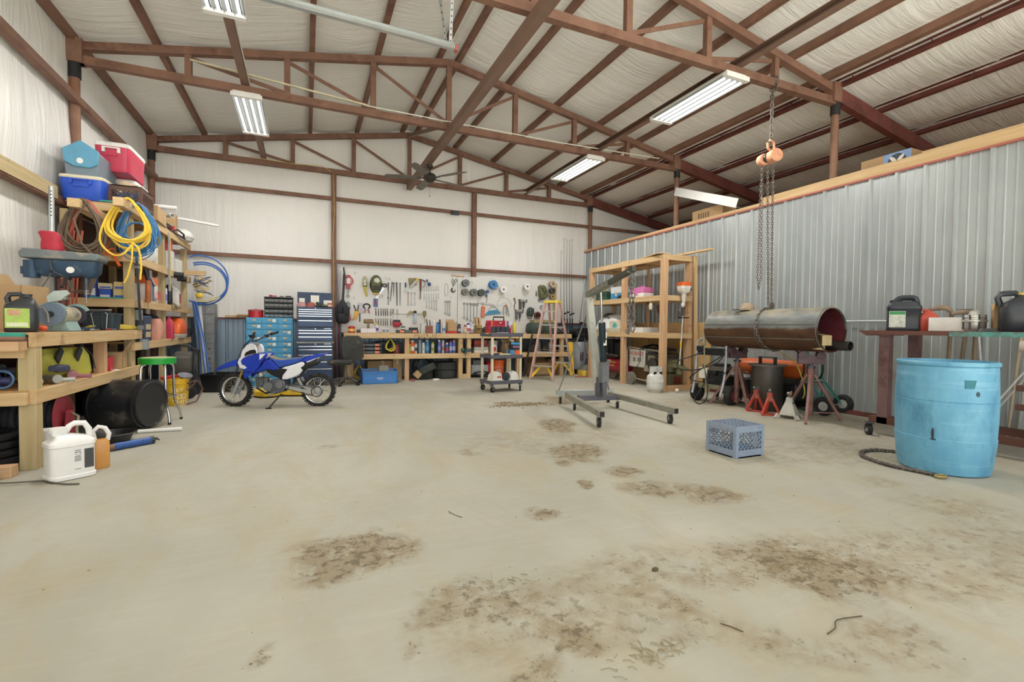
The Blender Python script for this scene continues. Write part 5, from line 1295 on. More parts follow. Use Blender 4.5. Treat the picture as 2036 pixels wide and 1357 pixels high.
f = MB().tube([(2.27, PY - .02, 2.21), (2.42, PY - .03, 2.2), (2.55, PY - .03, 2.15), (2.6, PY - .03, 2.08)], .008, 6).tube([(2.45, PY - .02, 2.2), (2.5, PY - .04, 2.1), (2.46, PY - .02, 2.02)], .006, 6); f.c = 1; f.cyl((2.585, PY - .06, 2.12), (2.60, PY - .03, 2.08), .035, n=14).ball((2.55, PY - .03, 2.19), .022)
solo('air_fitting', f, [BLACK, mat('33548f', .4)], 'black hose with blue fitting hung beside the long red screwdriver', 'hose')
# stubby wrench rows
for k in range(7):
    wrench('stubby wrench in the upper row below the blue fitting', 2.485 + .055 * k, 2.055 + .004 * k, .10, 'upper stubby wrench row')
    wrench('stubby wrench in the lower row of two stubby rows', 2.485 + .055 * k, 1.885 + .004 * k, .12, 'lower stubby wrench row')
for k in range(5): wrench('combination wrench hung below the stubby wrench rows', 2.545 + .057 * k, 1.73 + .003 * k, .15 + .02 * k, 'short combination wrench row')
for k in range(3): wrench('combination wrench in the group of three by the carabiner wire', 2.985 + .052 * k, 1.73, .29 + .02 * k, 'trio of combination wrenches')
for k in range(5): wrench('large combination wrench hung near the metal spools', 3.44 + .08 * k, 1.70 - .004 * k, .36 + .03 * k, 'large combination wrenches')
wrench('red handled adjustable wrench upside down on the pegboard', 2.12, 1.9, .28, red=True)
for x, lb in ((2.195, 'adjustable wrench next to the red handled one'), (2.27, 'adjustable wrench beside the long red screwdriver')): wrench(lb, x, 1.9, .27)
# wire loop, rope shackle, pencil
f = MB().tube([(2.965, PY - .01, 2.08), (2.98, PY - .01, 2.125), (3.0, PY - .012, 2.14), (3.03, PY - .012, 2.125), (3.045, PY - .01, 2.08), (3.04, PY - .01, 1.89), (3.0, PY - .01, 1.85), (2.965, PY - .01, 1.89)], .004, 6, True)
solo('wire_loop', f, STEEL, 'thin rectangular wire loop hung on the pegboard', 'wire')
t = hung('rope_pulley', 'white block pulley on a black wire loop', 'pulley', 3.17, 2.1); MB().tube([(0, -.01, -.02), (-.04, -.012, .1), (-.02, -.012, .165), (.02, -.012, .1), (0, -.01, -.02), (.06, -.012, .08), (.1, -.012, .13), (.06, -.012, .16), (0, -.012, .06)], .006, 6).build('loop', BLACKM, t); MB().prism([(-.02, -.03), (.025, -.03), (.04, -.1), (.01, -.15), (-.03, -.12)], -.04, -.005, 'y').build('block', mat('d8d2c0', .5), t, bevel=.008); MB().torus((-.005, -.02, -.11), .045, .012, 'y', 20, 6).build('hook', BLACKM, t)
solo('carpenter_pencil', MB().cyl((3.11, PY - .012, 2.335), (3.43, PY - .012, 2.325), .014, n=6), mat('cfa77a', .6), 'thick wooden rod lying on pegs at the pegboard top', 'rod')
def spool(label, x, z, c, core='55585c', r=.075, L=.09, tilt=0, fl=None, name='wire_spool'):
    t = hung(name, label, 'spool', x, z)
    MB().cyl((0, -.01, 0), (0, -.02 - L, 0), r * .8, n=24).build('winding', mat(c, .5, .2, .2, 30), t)
    F = fl or mat('6b6e70', .45, .3)
    for y in (-.006, -.022 - L):
        o = MB().cyl((0, y, 0), (0, y - .008, 0), r, n=28); o.c = 1; o.cyl((0, y - .0085, 0), (0, y - .0095, 0), r * .25, n=14); o.build('flange', [F, BLACK], t)
    return t
spool('dark grey metal spool, topmost of the metal spools', 3.45, 2.165, '4b4e52', r=.085)
spool('plain grey spool under the topmost metal spool', 3.44, 1.955, '6d6d68', r=.08, fl=mat('77776f', .5, .3))
spool('brassy wire spool in the lower spool row', 3.65, 1.955, 'a08f50', r=.085)
spool('dark green wire spool beside the brassy spool', 3.845, 1.955, '2f5e48', r=.085, fl=mat('4e5650', .5, .2))
t = spool('blue hose reel hung high on the pegboard', 4.14, 2.16, '3f77ab', r=.10, L=.1, fl=mat('3d7bb8', .4)); MB().torus((.06, -.1, -.05), .06, .008, 'y', 20, 6).build('cord_loop', mat('2f4f66', .5), t)
spool('white spool with thin grey wire beside the blue reel', 4.40, 2.055, 'b8b4a8', r=.088, fl=WHITE)
spool('large white spool hung alone on the pegboard', 5.02, 2.15, 'c9c7c0', r=.09, L=.12, fl=WHITE)
# middle
t = hung('hanging_clip', 'small blue clip on a thin rod above the square', 'clip', 4.01, 1.99); MB().ball((0, -.03, 0), (.045, .03, .04)).ball((-.02, -.03, -.09), (.03, .02, .03)).build('body', mat('3f5fa0', .45), t); MB().cyl((0, -.02, -.1), (-.01, -.02, -.27), .006, n=6).build('rod', DSTEEL, t)
solo('try_square', MB().frame((3.76, PY - .015, 1.735), (4.22, PY - .015, 1.665), .012, .045), mat('c2c3c0', .35, .6), 'long steel square hung above the blue triangle', 'square')
t = hung('speed_square', 'blue and silver triangular square on the pegboard', 'square', 4.17, 1.6); MB().prism([(-.21, -.15), (.21, -.11), (.21, -.13), (-.21, -.18)], -.02, 0, 'y').prism([(-.2, -.15), (.19, -.11), (.12, -.04), (-.1, -.06)], -.012, -.004, 'y').build('blade', mat('4a8db0', .45), t); MB().frame((-.13, -.01, -.06), (-.01, -.01, .09), .006, .018).frame((.12, -.01, -.04), (0, -.01, .09), .006, .018).frame((-.05, -.01, .02), (.06, -.01, .03), .006, .02).build('frame', mat('aeb3b4', .4, .5), t)
t = hung('chalk_line', 'orange plastic chalk line case hung under the square', 'chalk line', 3.91, 1.6); MB().prism([(-.035, .04), (.05, .03), (.02, -.24), (-.06, -.22)], -.05, -.01, 'y').build('case', mat('df7a55', .45), t, bevel=.01); MB().tube([(0, -.02, .04), (-.01, -.02, .12)], .004, 6).build('string', BLACK, t)
t = hung('wire_reel_rack', 'large thin wire ring with grey frame and orange hub on the pegboard', 'reel', 4.46, 1.68); MB().torus((0, -.012, 0), .185, .0035, 'y', 40, 5).frame((-.18, -.012, 0), (.05, -.012, -.02), .005, .005).frame((-.05, -.012, .04), (.1, -.012, .05), .005, .005).frame((-.05, -.012, -.1), (.08, -.012, -.08), .005, .005).build('ring', mat('aab0b0', .4, .5), t); MB().tube([(-.02, -.03, -.25), (-.02, -.03, -.04), (.03, -.03, .0), (.08, -.03, -.04), (.13, -.03, -.27)], .009, 6).tube([(.06, -.03, -.05), (.06, -.03, -.25)], .009, 6).build('frame', mat('8f9694', .4, .5), t); MB().ball((.04, -.035, -.01), (.03, .02, .025)).build('hub', mat('c9604a', .5), t)
solo('snips', MB().frame((4.73, PY - .02, 1.85), (4.76, PY - .02, 1.74), .02, .02).frame((4.76, PY - .02, 1.76), (4.72, PY - .02, 1.66), .02, .018).frame((4.73, PY - .02, 1.66), (4.74, PY - .02, 1.58), .014, .012).torus((4.73, PY - .02, 1.84), .025, .006, 'y', 14, 5), mat('8a7668', .5, .3), 'brown snips hung beside the upper nail gun', 'snips')
def nailer(label, x, z, c, c2):
    t = hung('nail_gun', label, 'nail gun', x, z); M_ = mat(c, .4, .2, .12)
    MB().box(-.1, -.04, -.06, -.02, -.14, .1).box(-.12, -.03, -.05, -.03, .09, .105).build('magazine', mat(c2, .45, .4), t)
    MB().cyl((-.08, -.04, .07), (.08, -.04, .07), .034, n=16).build('cylinder', M_, t); MB().cyl((.08, -.04, .07), (.105, -.04, .07), .038, n=16).build('end_cap', mat('4a4a48', .5), t)
    MB().frame((.03, -.04, .05), (.02, -.04, -.1), .035, .045).cyl((.02, -.04, -.1), (.02, -.04, -.17), .009).build('grip', mat('57575a', .5), t); return t
nailer('upper black and silver nail gun on the pegboard', 4.95, 1.73, 'b7b4ac', '5d5d5a'); nailer('lower grey nail gun above the yellow can', 4.85, 1.47, 'a7a7a2', '6d7274')
t = hung('bike_helmet', 'grey green vented helmet hung on the pegboard', 'helmet', 5.15, 1.53); MB().ball((0, -.06, 0), (.1, .07, .12), 20, 12).build('shell', mat('475351', .5, 0, .1), t)
f = MB()
for q in (-.05, 0, .05): f.tube([(q - .02, -.105, -.05), (q, -.132 + abs(q) * .3, .02), (q + .02, -.10, .09)], .011, 6)
f.build('vent', mat('23282a', .7), t); MB().tube([(-.09, -.04, -.06), (-.05, -.03, -.17), (.05, -.03, -.16), (.09, -.04, -.05)], .006, 6).build('strap', BLACKM, t)
t = hung('hose_spool', 'dark red hose reel beside the grey green helmet', 'reel', 5.35, 1.45); 
f = MB()
for k in range(3): f.torus((0, -.03 - .025 * k, 0), .07, .016, 'y', 22, 6)
f.build('hose', mat('7b3d38', .5), t); MB().cyl((0, 0, 0), (0, -.1, 0), .04, n=16).build('core', BLACKM, t)
t = hung('canvas_satchel', 'olive canvas bag of straps hung at the pegboard end', 'bag', 5.49, 2.03); MB().rbox([(0, -.06, .09, .05, -.15), (.02, -.07, .13, .07, -.08), (.0, -.06, .12, .06, .05), (-.02, -.05, .1, .05, .14), (-.02, -.04, .06, .03, .18)], .6, 22).build('body', mat('6a6d4c', .8, 0, .2, 12), t); MB().tube([(-.12, -.03, .14), (-.05, -.13, .1), (.02, -.14, -.02), (.1, -.1, -.1)], .012, 6).tube([(.02, -.12, .16), (.06, -.135, .02), (-.03, -.13, -.1)], .01, 6).build('strap', mat('4d4f36', .8), t); MB().frame((-.12, -.04, -.2), (.06, -.06, -.15), .03, .03).build('buckle_bar', mat('56595a', .5, .3), t)
t = hung('spring_clamp', 'small olive cleat left of the canvas bag', 'cleat', 5.33, 1.98); MB().torus((0, -.02, .07), .016, .006, 'y', 14, 5).ball((0, -.025, 0), (.025, .02, .05)).build('body', mat('7a755c', .5, .2), t)
for i, (z, r_, c, lb) in enumerate(((2.25, .085, 'c7b49a', 'tan duct tape roll hung topmost by the wooden lath'), (2.08, .075, '4a4744', 'dark tape roll under the tan roll'), (1.93, .06, 'a8975c', 'brass coloured roll just above the ladder top'))):
    t = hung('tape_roll', lb, 'tape', 5.76, z); MB().pipe((0, 0, 0), (0, -.1, 0), r_, r_ * .45).build('roll', mat(c, .5, 0, .12), t)
t = hung('tape_roll', 'grey blue tape ring hung below the canvas bag', 'tape', 5.49, 1.66); MB().pipe((0, 0, 0), (0, -.04, 0), .055, .035).build('roll', mat('8fa0ad', .5), t)
# lower left group
t = hung('pipe_wrench', 'grey jawed pipe cutter with pink red handle on the pegboard', 'cutter', .84, 1.56); MB().prism([(-.04, -.08), (.04, -.08), (.045, .05), (.0, .1), (-.045, .05)], -.03, -.005, 'y').build('jaw', mat('7c7f84', .45, .4), t, bevel=.01); MB().frame((.01, -.02, -.08), (.05, -.02, -.31), .022, .036).frame((-.01, -.02, -.08), (-.04, -.02, -.2), .02, .02).build('handle', mat('bd5a55', .45), t)
t = hung('caulk_tool', 'yellow tool with two black handles on the pegboard', 'tool', 1.0, 1.42); MB().frame((.0, -.02, .03), (-.05, -.02, .16), .02, .024).frame((.03, -.02, .03), (.05, -.02, .16), .02, .024).build('handle', BLACK, t); MB().prism([(-.05, -.12), (-.03, .04), (.06, .04), (.05, -.04), (.02, -.12), (-.04, -.16), (-.1, -.16)], -.03, -.008, 'y').build('body', mat('e0a93f', .45), t, bevel=.006)
t = hung('drill_bit_pack', 'clear pack of pink and grey parts on the pegboard', 'pack', 1.09, 1.55); MB().box(-.05, .05, -.012, 0, -.14, .08).build('card', mat('c2bcc6', .4, 0, .2, 14, '8e4f5c', .3), t)
solo('thin_rod', MB().cyl((1.08, PY - .015, 1.4), (1.075, PY - .015, 1.22), .012, n=8), mat('5f5a58', .5), 'short dark rod below the clear pack', 'rod')
t = hung('spring_clamp', 'black ring clamp with pink grips on the pegboard', 'clamp', 1.22, 1.56); MB().tube([(.07 * math.cos(a), -.02, .07 * math.sin(a) * .75) for a in [pi * (-.35 + 1.7 * i / 18) for i in range(19)]], .014, 6).build('ring', BLACKM, t); MB().frame((-.02, -.02, -.06), (-.05, -.02, -.14), .02, .026).frame((.03, -.02, -.06), (.055, -.02, -.15), .02, .026).build('grip', mat('a05560', .45), t)
t = hung('carded_pliers', 'carded red pliers on blue packaging', 'pliers', 1.41, 1.65); MB().box(-.05, .05, -.006, 0, -.1, .08).build('card', mat('5676a8', .5, 0, .2, 20), t); MB().frame((-.02, -.012, -.05), (0, -.012, .03), .01, .016).frame((.02, -.012, -.05), (0, -.012, .03), .01, .016).torus((0, -.012, .07), .02, .004, 'y', 12, 4).build('pliers', RED, t)
t = hung('pouch', 'red and black belt pouch hung low on the pegboard', 'pouch', 1.86, 1.19); MB().rbox([(0, -.04, .07, .035, -.07), (0, -.045, .085, .045, -.04), (0, -.045, .09, .045, .03), (0, -.04, .08, .035, .05)], .4).build('body', mat('a8293f', .5), t); MB().box(-.075, .075, -.09, -.01, .04, .085).box(.085, .115, -.05, -.02, -.04, .02).build('trim', BLACK, t)
solo('scribe', MB().frame((1.30, PY - .01, 1.29), (1.39, PY - .01, 1.16), .008, .014), DSTEEL, 'short slanting steel scriber under the ring clamp', 'scriber')
t = hung('spray_gun', 'pale blue spray gun with tan hose head above the red pump', 'spray gun', 2.27, 1.36); MB().box(-.03, .03, -.06, -.01, -.16, .06).build('body', mat('b4c3d0', .4), t, bevel=.01); MB().ball((0, -.04, .1), (.04, .03, .03)).build('knob', BLACK, t); MB().tube([(-.02, -.03, .09), (-.1, -.03, .11), (-.15, -.03, .06), (-.16, -.03, -.02)], [.02, .024, .014, .01], 8).build('spout', mat('b8a56a', .5), t)
solo('bottle_brush', MB().cyl((2.49, PY - .04, 1.49), (2.49, PY - .04, 1.37), .035, n=14).cyl((2.49, PY - .04, 1.37), (2.5, PY - .05, 1.15), .007, n=6), mat('8f7d50', .7, 0, .25, 14, '3b3b38', .3), 'brass cup brush on a stem above the spray bottles', 'brush')
solo('peg_rail', MB().cyl((1.75, PY - .02, 1.41), (2.42, PY - .02, 1.40), .004, n=6).cyl((2.3, PY - .02, 1.43), (2.47, PY - .02, 1.43), .004, n=6), STEEL, 'thin empty wire peg rail across the pegboard', 'rail')
rnd = random.Random(6)
for i, (x, z, lb) in enumerate(((.97, 2.26, 'bare steel peg hook above the red tape reel'), (.95, 1.74, 'bare peg hook under the tape reel'), (1.62, 2.19, 'bare peg hook above the small saw'), (1.7, 2.18, 'bare peg hook right next to the saw hook'), (1.55, 1.8, 'bare peg hook under the respirator'), (4.7, 2.17, 'long bare peg hook between the white spools'), (3.62, 2.2, 'bare peg hook beside the topmost metal spool'), (5.17, 2.18, 'bare peg hook beside the large white spool'), (3.1, 1.83, 'bare peg hook under the block pulley'))):
    solo('peg_hook', MB().tube([(x, PY, z + .03), (x, PY - .05, z), (x + .005, PY - .07, z - .03), (x - .005, PY - .09, z - .01)], .0035, 5), STEEL, lb, 'hook', group='bare pegboard hooks')

# ---------------------------------------------------------------- long workbench under the pegboard
r = thing('workbench', 'long raw timber workbench under the white pegboard', 'workbench', (0, 0, 0))
BF = 9.97
for a, b in ((.69, 3.205), (3.215, 5.88)):
    MB().box(a, b, BF, BF + .04, .885, .99).build('front_rail', WD[0], r, bevel=.003)
    MB().box(a, b, BF, BF + .04, .455, .56).build('shelf_rail', WD[0], r, bevel=.003)
    MB().box(a, b, BF + .04, 10.83, .972, .99).build('worktop', OSB, r)
    MB().box(a, b, BF + .04, 10.83, .54, .558).build('lower_shelf', OSB, r)
for x, m in ((.72, WD[2]), (1.90, WR[2]), (3.07, WD[2]), (3.26, WD[2]), (4.46, WR[2]), (5.60, WD[2])):
    MB().box(x, x + .09, BF + .045, BF + .135, 0, .97).build('post', m, r, bevel=.003)
for x in (.72, 3.15, 5.78): MB().box(x, x + .09, 10.74, 10.83, 0, .97).build('post', WD[2], r)
MB().box(3.165, 3.26, BF + .05, BF + .13, 0, .1).build('floor_block', WD[0], r)
solo('round_post', MB().cyl((4.26, 10.05, 0), (4.26, 10.05, .539), .045), WD[2], 'round pale wooden post standing under the workbench shelf', 'post')
T = .99
can('red and yellow tin at the workbench end by the tool belt', (.86, 10.25, T), .07, .13, 'c0392b', 'c8c4bc', 'e3c264', None, 'tin', 'paint_tin', False)
solo('glue_pot', MB().lathe([(.03, 0), (.04, .03), (.03, .06), (0, .06)], 14), mat('4e4f3d', .6), 'tiny olive pot between the red tin and white box', 'pot', (.99, 10.2, T))
carton('white storage box on the workbench with purple edge', (1.18, 10.25, T), (.3, .2, .09), 0, m=mat('dcd8de', .5, 0, .06), tape=False)
t = thing('power_drill', 'brown and tan drill on the workbench below the ring clamp', 'drill', (1.25, 10.55, T)); MB().box(-.08, .04, -.05, .05, 0, .08).box(-.05, .0, -.03, .03, .08, .2).cyl((-.12, 0, .24), (.08, 0, .24), .045).build('body', mat('8f7a56', .5, 0, .25, 10, '4a4660', .35), t, bevel=.006)
can('white and yellow can with blue base in front of the brown drill', (1.36, 10.22, T), .03, .17, 'd9d4e6', 'e0c840', '5d55a0')
for i, x in enumerate((1.50, 1.57)): bottle(('small white mug at the middle of the bench end', 'second white mug beside the first')[i], (x, 10.25, T), (.075, .075, .12), 'd4d2cc', 'b8b4ae', 0, False, '7a7f98', name='bottle', cat='bottle')
OC = mat('3b464c', .5, 0, .1)
def fastcase(label, x, y, z, L=.42):
    t = thing('tool_case', label, 'case', (x, y, z)); MB().box(-L / 2, L / 2, -.14, .14, 0, .065).build('body', OC, t, bevel=.01)
    for q in (-L * .3, L * .3): MB().box(q - .045, q + .045, -.15, -.135, .012, .06).build('latch', mat('e0855f', .45), t)
    MB().box(-L * .13, L * .13, -.143, -.138, .02, .05).build('lid_strip', mat('5f6a70', .4), t)
    return t
fastcase('dark parts case with two orange latches on the benchtop', 1.98, 10.2, T, .44)
for k in range(3): fastcase(('lowest', 'middle', 'uppermost')[k] + ' of three dark parts cases with orange latches behind the swivel chair', 1.2, 10.25, .558 + .075 * k, .5)
can('small green and white jar on the dark parts case', (1.9, 10.22, T + .066), .045, .075, '3f5f55', 'e0e0da', 'e4e4de', None, 'jar', 'jar', False)
solo('black_box', MB().box(2.03, 2.2, 10.15, 10.28, T + .066, T + .12), BLACK, 'flat black box on the dark parts case', 'box')
t = thing('hand_pump', 'red and brown pump with wires at the bench middle', 'pump', (2.44, 10.2, T)); MB().box(-.08, .08, -.06, .06, 0, .16).build('body', mat('8d5a4c', .6, .1, .3, 12), t, bevel=.01); MB().cyl((-.03, -.02, .16), (-.05, -.02, .3), .012).cyl((.04, 0, .16), (.02, -.02, .28), .01).build('stem', DSTEEL, t); MB().box(-.17, -.08, -.04, .04, 0, .22).build('tank', mat('b9bcb8', .4, .3), t)
f = MB(); rnd = random.Random(9)
for k in range(9):
    x = 2.1 + .06 * k
    f.tube([(x, BF + .02, T + .02), (x + rnd.uniform(-.05, .05), BF - .008, T - .02), (x + rnd.uniform(-.06, .06), BF - .008, T - .09)], .0025, 5); f.ball((x + .02, BF - .008, T - .05 - .04 * (k % 2)), .012 if k % 2 else .006, 8, 6)
solo('wire_tangle', f, mat('4a3c44', .6, 0, .3, 20), 'tangled thin wires drooping over the bench front rail', 'wires')
tt = ((2.55, .028, .24, 'd8d6cc', 'e8e6e0', None, 'tall white silicone tube on the bench below the brass brush'), (2.63, .03, .2, '3c7cc0', '2d5f9c', None, 'bright blue spray can on the bench beside the white tube'), (2.68, .02, .26, '50484a', '2a2a2c', None, 'thin dark tube behind the blue spray can'), (2.78, .032, .19, 'c9d4e4', 'd9d6cf', '6c8cc0', 'pale blue and white spray bottle before the brown box'), (3.13, .035, .17, '4a4868', '2b2a34', 'b0a8b8', 'purple grey can beside the brown bench box'), (3.26, .035, .15, 'c2b9a8', 'a8433e', 'd8cfc0', 'small beige can with dark red cap'), (3.33, .04, .19, 'e4e2e6', '3350b8', 'd05a5a', 'white bottle with bright blue cap on the bench'), (3.42, .04, .16, 'dad9dc', 'd0d0d2', '9fa8c8', 'short white bottle beside the blue capped one'))
for x, r_, h, c, k, bd, lb in tt: can(lb, (x, 10.2 + .04 * math.sin(x * 9), T), r_ * 1.15, h, c, k, bd)
carton('small brown carton on a red tray at the bench middle', (2.95, 10.22, T + .045), (.2, .16, .2), 0, 'n')
solo('parts_tray', MB().box(2.83, 3.07, 10.12, 10.32, T, T + .044), RED, 'red tray under the small brown carton', 'tray')
t = thing('bench_vise', 'tan bench vise with wooden jaws on the workbench', 'vise', (3.55, 10.15, T)); VT = mat('a8894f', .5, .3, .2, 8, '5c4a30', .3)
MB().cyl((0, 0, 0), (0, 0, .06), .09, n=20).box(-.06, .07, -.09, .09, .06, .19).cyl((0, -.14, .12), (0, -.09, .12), .03).build('body', VT, t, bevel=.01); MB().cyl((-.1, -.15, .12), (.1, -.15, .12), .008).build('handle', DSTEEL, t); MB().prism([(-.05, .19), (-.01, .19), (-.035, .36), (-.065, .36)], -.06, .06, 'y').prism([(.02, .19), (.06, .19), (.035, .36), (.005, .36)], -.06, .06, 'y').build('wood_jaw', WD[2], t)
t = thing('tool_case', 'dark green black tool case lying on the bench before the large wrenches', 'case', (3.93, 10.22, T)); MB().box(-.23, .23, -.16, .16, 0, .12).box(-.18, .2, -.14, .14, .12, .15).build('body', mat('2c3833', .5), t, bevel=.015); MB().box(.0, .16, -.165, -.155, .05, .1).build('label', mat('b9c0ba', .6), t)
solo('red_trivet', MB().box(3.3, 4.4, 10.0, 10.04, T, T + .02), mat('5b302c', .6), 'dark red strip lying along the bench front', 'strip')
t = thing('tool_bag', 'large dark green canvas tool bag on the bench under the helmet', 'bag', (5.25, 10.3, T)); MB().rbox([(0, 0, .36, .18, 0), (0, 0, .4, .2, .06), (0, 0, .38, .18, .22), (0, 0, .33, .14, .27)], .35, 28).build('body', mat('3a4a44', .7, 0, .25, 7, '5d6a4a', .35), t); MB().box(-.28, .35, -.12, .12, .26, .33).build('lid_flap', mat('a89c74', .75), t)
t = thing('switch_box', 'small white switch box on the bench end behind the ladder', 'box', (5.78, 10.4, T)); MB().box(-.09, .09, -.08, .08, 0, .16).build('body', WHITEP, t, bevel=.01); MB().box(-.05, .05, -.083, -.079, .05, .11).build('panel', mat('c9c9cc', .4), t)
for k in range(6):
    solo('clutter_part', MB().rbox([(0, 0, .05, .04, 0), (0, 0, .07, .06, .04), (0, 0, .03, .03, .09 + .015 * k)], .6, 14), mat(('3a3a3c', '5a5048', '2f3236', '6d6258', '403a3c', '54565a')[k], .6, .2), ('black', 'brown', 'charcoal', 'tan grey', 'dark maroon', 'steel grey')[k] + ' machine part on the bench behind the stepladder', 'part', (5.45 + .07 * k, 10.12 + .04 * (k % 2), T), group='machine parts on the bench end')
# shelf below the bench
f = MB(); coil(f, (1.60, 10.2, .86), .2, .26, 5, .012, 31, .03, .05); f.c = 1; coil(f, (1.62, 10.15, .86), .24, .26, 3, .012, 33, .03, .04)
solo('battery_leads', f, [BLACK, mat('d0c03c', .5)], 'black and yellow cables heaped beside the orange latched cases', 'cables')
can('dark red tin on the shelf under the bench', (1.76, 10.2, .558), .075, .2, '6d3434', '4a2a2a', '7c3a38', None, 'tin', 'paint_tin', False)
t = thing('storage_tote', 'dark green lidded tote on the shelf beside the bench post', 'tote', (1.68, 10.3, .558)); t.location = (2.0 - .3, 10.45, .558)
MB().rbox([(.0, 0, .2, .15, 0), (0, 0, .23, .17, .2)], .2).build('body', mat('34464a', .5), t); MB().rbox([(0, 0, .25, .19, .2), (0, 0, .25, .19, .235), (0, 0, .2, .14, .245)], .2).build('lid', mat('566a6a', .5), t)
t.location = (1.66, 10.62, .558)
t = thing('storage_tote', 'ribbed dark tote right against the bench post', 'tote', (1.73, 10.2, .558)); t.location = (1.66, 10.25, .558); t.location.x = 1.66
bpy.data.objects.remove(t)
cans = ((2.04, '9fae3c', 'c9c04a', None, .16, .03), (2.10, 'e06a35', 'd8d2c8', 'e8e6e0', .24, .05), (2.18, 'd4d2cc', '8a8a8c', '4a4c58', .2, .035), (2.26, '8fa8bc', 'b9c4cc', None, .24, .028), (2.34, 'e2e0da', 'e2e0da', 'c9c5bc', .19, .036), (2.43, '3a86c0', '9ccae0', '5fa0d0', .25, .045), (2.54, 'd0d2b4', 'b0b84a', '8a9458', .2, .036), (2.69, '5a74c4', 'e6e6e8', '8fa4dc', .25, .036), (2.78, 'c9b8c4', 'e6e6e8', 'a87c88', .24, .034), (2.86, '3c6cb8', 'd8d8da', 'c24a4a', .19, .034), (2.95, '6a80d4', 'b03058', 'c4ccec', .24, .034), (3.03, '5f78cc', 'd9d8d4', 'b8c4ea', .24, .034))
nm = ('olive', 'orange and white', 'dark banded white', 'thin steel blue', 'plain white', 'large bright blue', 'pale olive', 'blue', 'pinkish', 'blue and red', 'blue with magenta cap', 'blue with white cap')
for i, (x, c, k, bd, h, r_) in enumerate(cans):
    can(nm[i] + ' spray can in the row under the workbench', (x * .99, 10.12 + .02 * (i % 3), .558), r_, h, c, k, bd, 'spray cans on the bench shelf')
# the right part of the row stands past the middle post
for i, (x, c, k, bd, h, lb) in enumerate(((2.58, '7d8088', '4a4c52', 'b9c0cc', .2, 'short silver can at the back of the row'), )):
    can(lb + ' under the workbench', (x, 10.35, .558), .034, h, c, k, bd, 'spray cans on the bench shelf')
for i, (x, c, k, bd, lb) in enumerate(((3.08 - .06, 'dcdcd8', '3b4a8c', '7d88a8', 'white'),)):
    pass
for i, (z, c, lb) in enumerate(((.558, 'dcdad2', 'white lower'), (.625, 'b9bbb8', 'grey middle'), (.69, '7a2f2c', 'dark red upper'))):
    carton(lb + ' box in the short stack on the bench shelf', (3.62, 10.2, z), (.34, .2, .062), 0, m=mat(c, .6, 0, .1), tape=False)
solo('red_manual', MB().box(3.46, 3.76, 10.12, 10.28, .755, .84), mat('a8473c', .6, 0, .2, 14), 'reddish box on top of the short stack', 'box')
t = thing('spring_clamp', 'teal and black spring clamp hung on the bench posts', 'clamp', (3.2, BF - .03, .60)); MB().ball((-.06, 0, .03), (.05, .03, .05)).ball((.07, 0, .03), (.07, .03, .04)).frame((-.02, 0, -.05), (.05, 0, .05), .04, .04).build('body', mat('3d5a58', .5, .1, .3, 12), t)
# floor below the bench
carton('large cardboard box behind the blue tote under the bench', (1.5, 10.55, 0), (.62, .4, .40), 0)
carton('tall cardboard box beside the middle bench post', (1.79, 10.4, 0), (.19, .3, .44), 0)
t = thing('file_tote', 'blue ribbed plastic tote on the floor before the bench', 'tote', (1.34, 9.78, 0), 0)
TB = mat('3f7fc4', .45, 0, .1, 5)
MB().box(-.34, .34, -.2, .2, 0, .012).box(-.34, .34, -.2, -.185, 0, .25).box(-.34, .34, .185, .2, 0, .27).box(-.34, -.325, -.2, .2, 0, .27).box(.325, .34, -.2, .2, 0, .27).build('shell', TB, t, bevel=.004)
f = MB()
for x in (-.3, -.13, .12, .3): f.box(x - .008, x + .008, -.206, -.2, 0, .2)
f.box(-.345, .345, -.21, -.2, .2, .212).box(-.345, .345, -.21, -.2, .24, .25); f.build('rib', TB, t)
MB().box(-.06, .06, -.203, -.2, .11, .12).box(-.05, .05, -.203, -.2, .085, .092).build('print', WHITE, t)
carton('small grey parts box poking out of the blue tote', (1.42, 9.75, .24), (.18, .12, .1), .1, m=mat('8f8d80', .6), tape=False); bpy.data.objects['file_tote']
solo('tote_filler', MB().box(1.05, 1.62, 9.62, 9.94, .013, .24), mat('7a6f58', .8), 'folded brown board filling the blue tote', 'board')
f = MB(); coil(f, (1.02, 10.35, .30), .3, .28, 9, .012, 40, .05, .08)
solo('extension_cord', f, mat('c9a83a', .5, 0, .3), 'yellow and black cords heaped under the bench behind the chair', 'cord')
solo('timber_offcut', MB().box(.80, .89, 10.2, 10.3, 0, .42), WD[2], 'short upright timber block under the bench behind the chair', 'block')
solo('paint_roller', MB().cyl((1.68, 9.82, .045), (1.76, 9.8, .045), .045, n=16), mat('a89f8c', .6), 'small grey roll on the floor beside the blue tote', 'roll')
t = carton('small tilted cardboard box on the floor past the middle post', (2.12, 10.02, .07), (.13, .12, .13), 0, rot=(0, .75, 0), tape=False)
solo('red_rag', MB().ball((2.03, 9.86, .02), (.06, .03, .02), 10, 6), mat('b0545a', .8), 'small red rag on the floor at the bench post foot', 'rag')
solo('crumpled_paper', MB().ball((2.5, 9.75, .025), (.08, .04, .03), 7, 5), PAPER, 'crumpled white paper on the floor before the tyres', 'paper', smooth=0)
TYR = mat('3a3d3b', .8, 0, .2, 6, '6a6a60', .35)
def tyre(label, loc, R, w, rot=None):
    o = MB().lathe([(R * .66, -w * .42), (R * .75, -w * .5), (R * .93, -w * .5), (R, -w * .4), (R, w * .4), (R * .93, w * .5), (R * .75, w * .5), (R * .66, w * .42), (R * .64, 0), (R * .66, -w * .42)], 40, cap=False)
    return solo('tyre', o, TYR, label, 'tyre', loc, rot=rot or (0, 0, 0), group='tyres under the workbench')
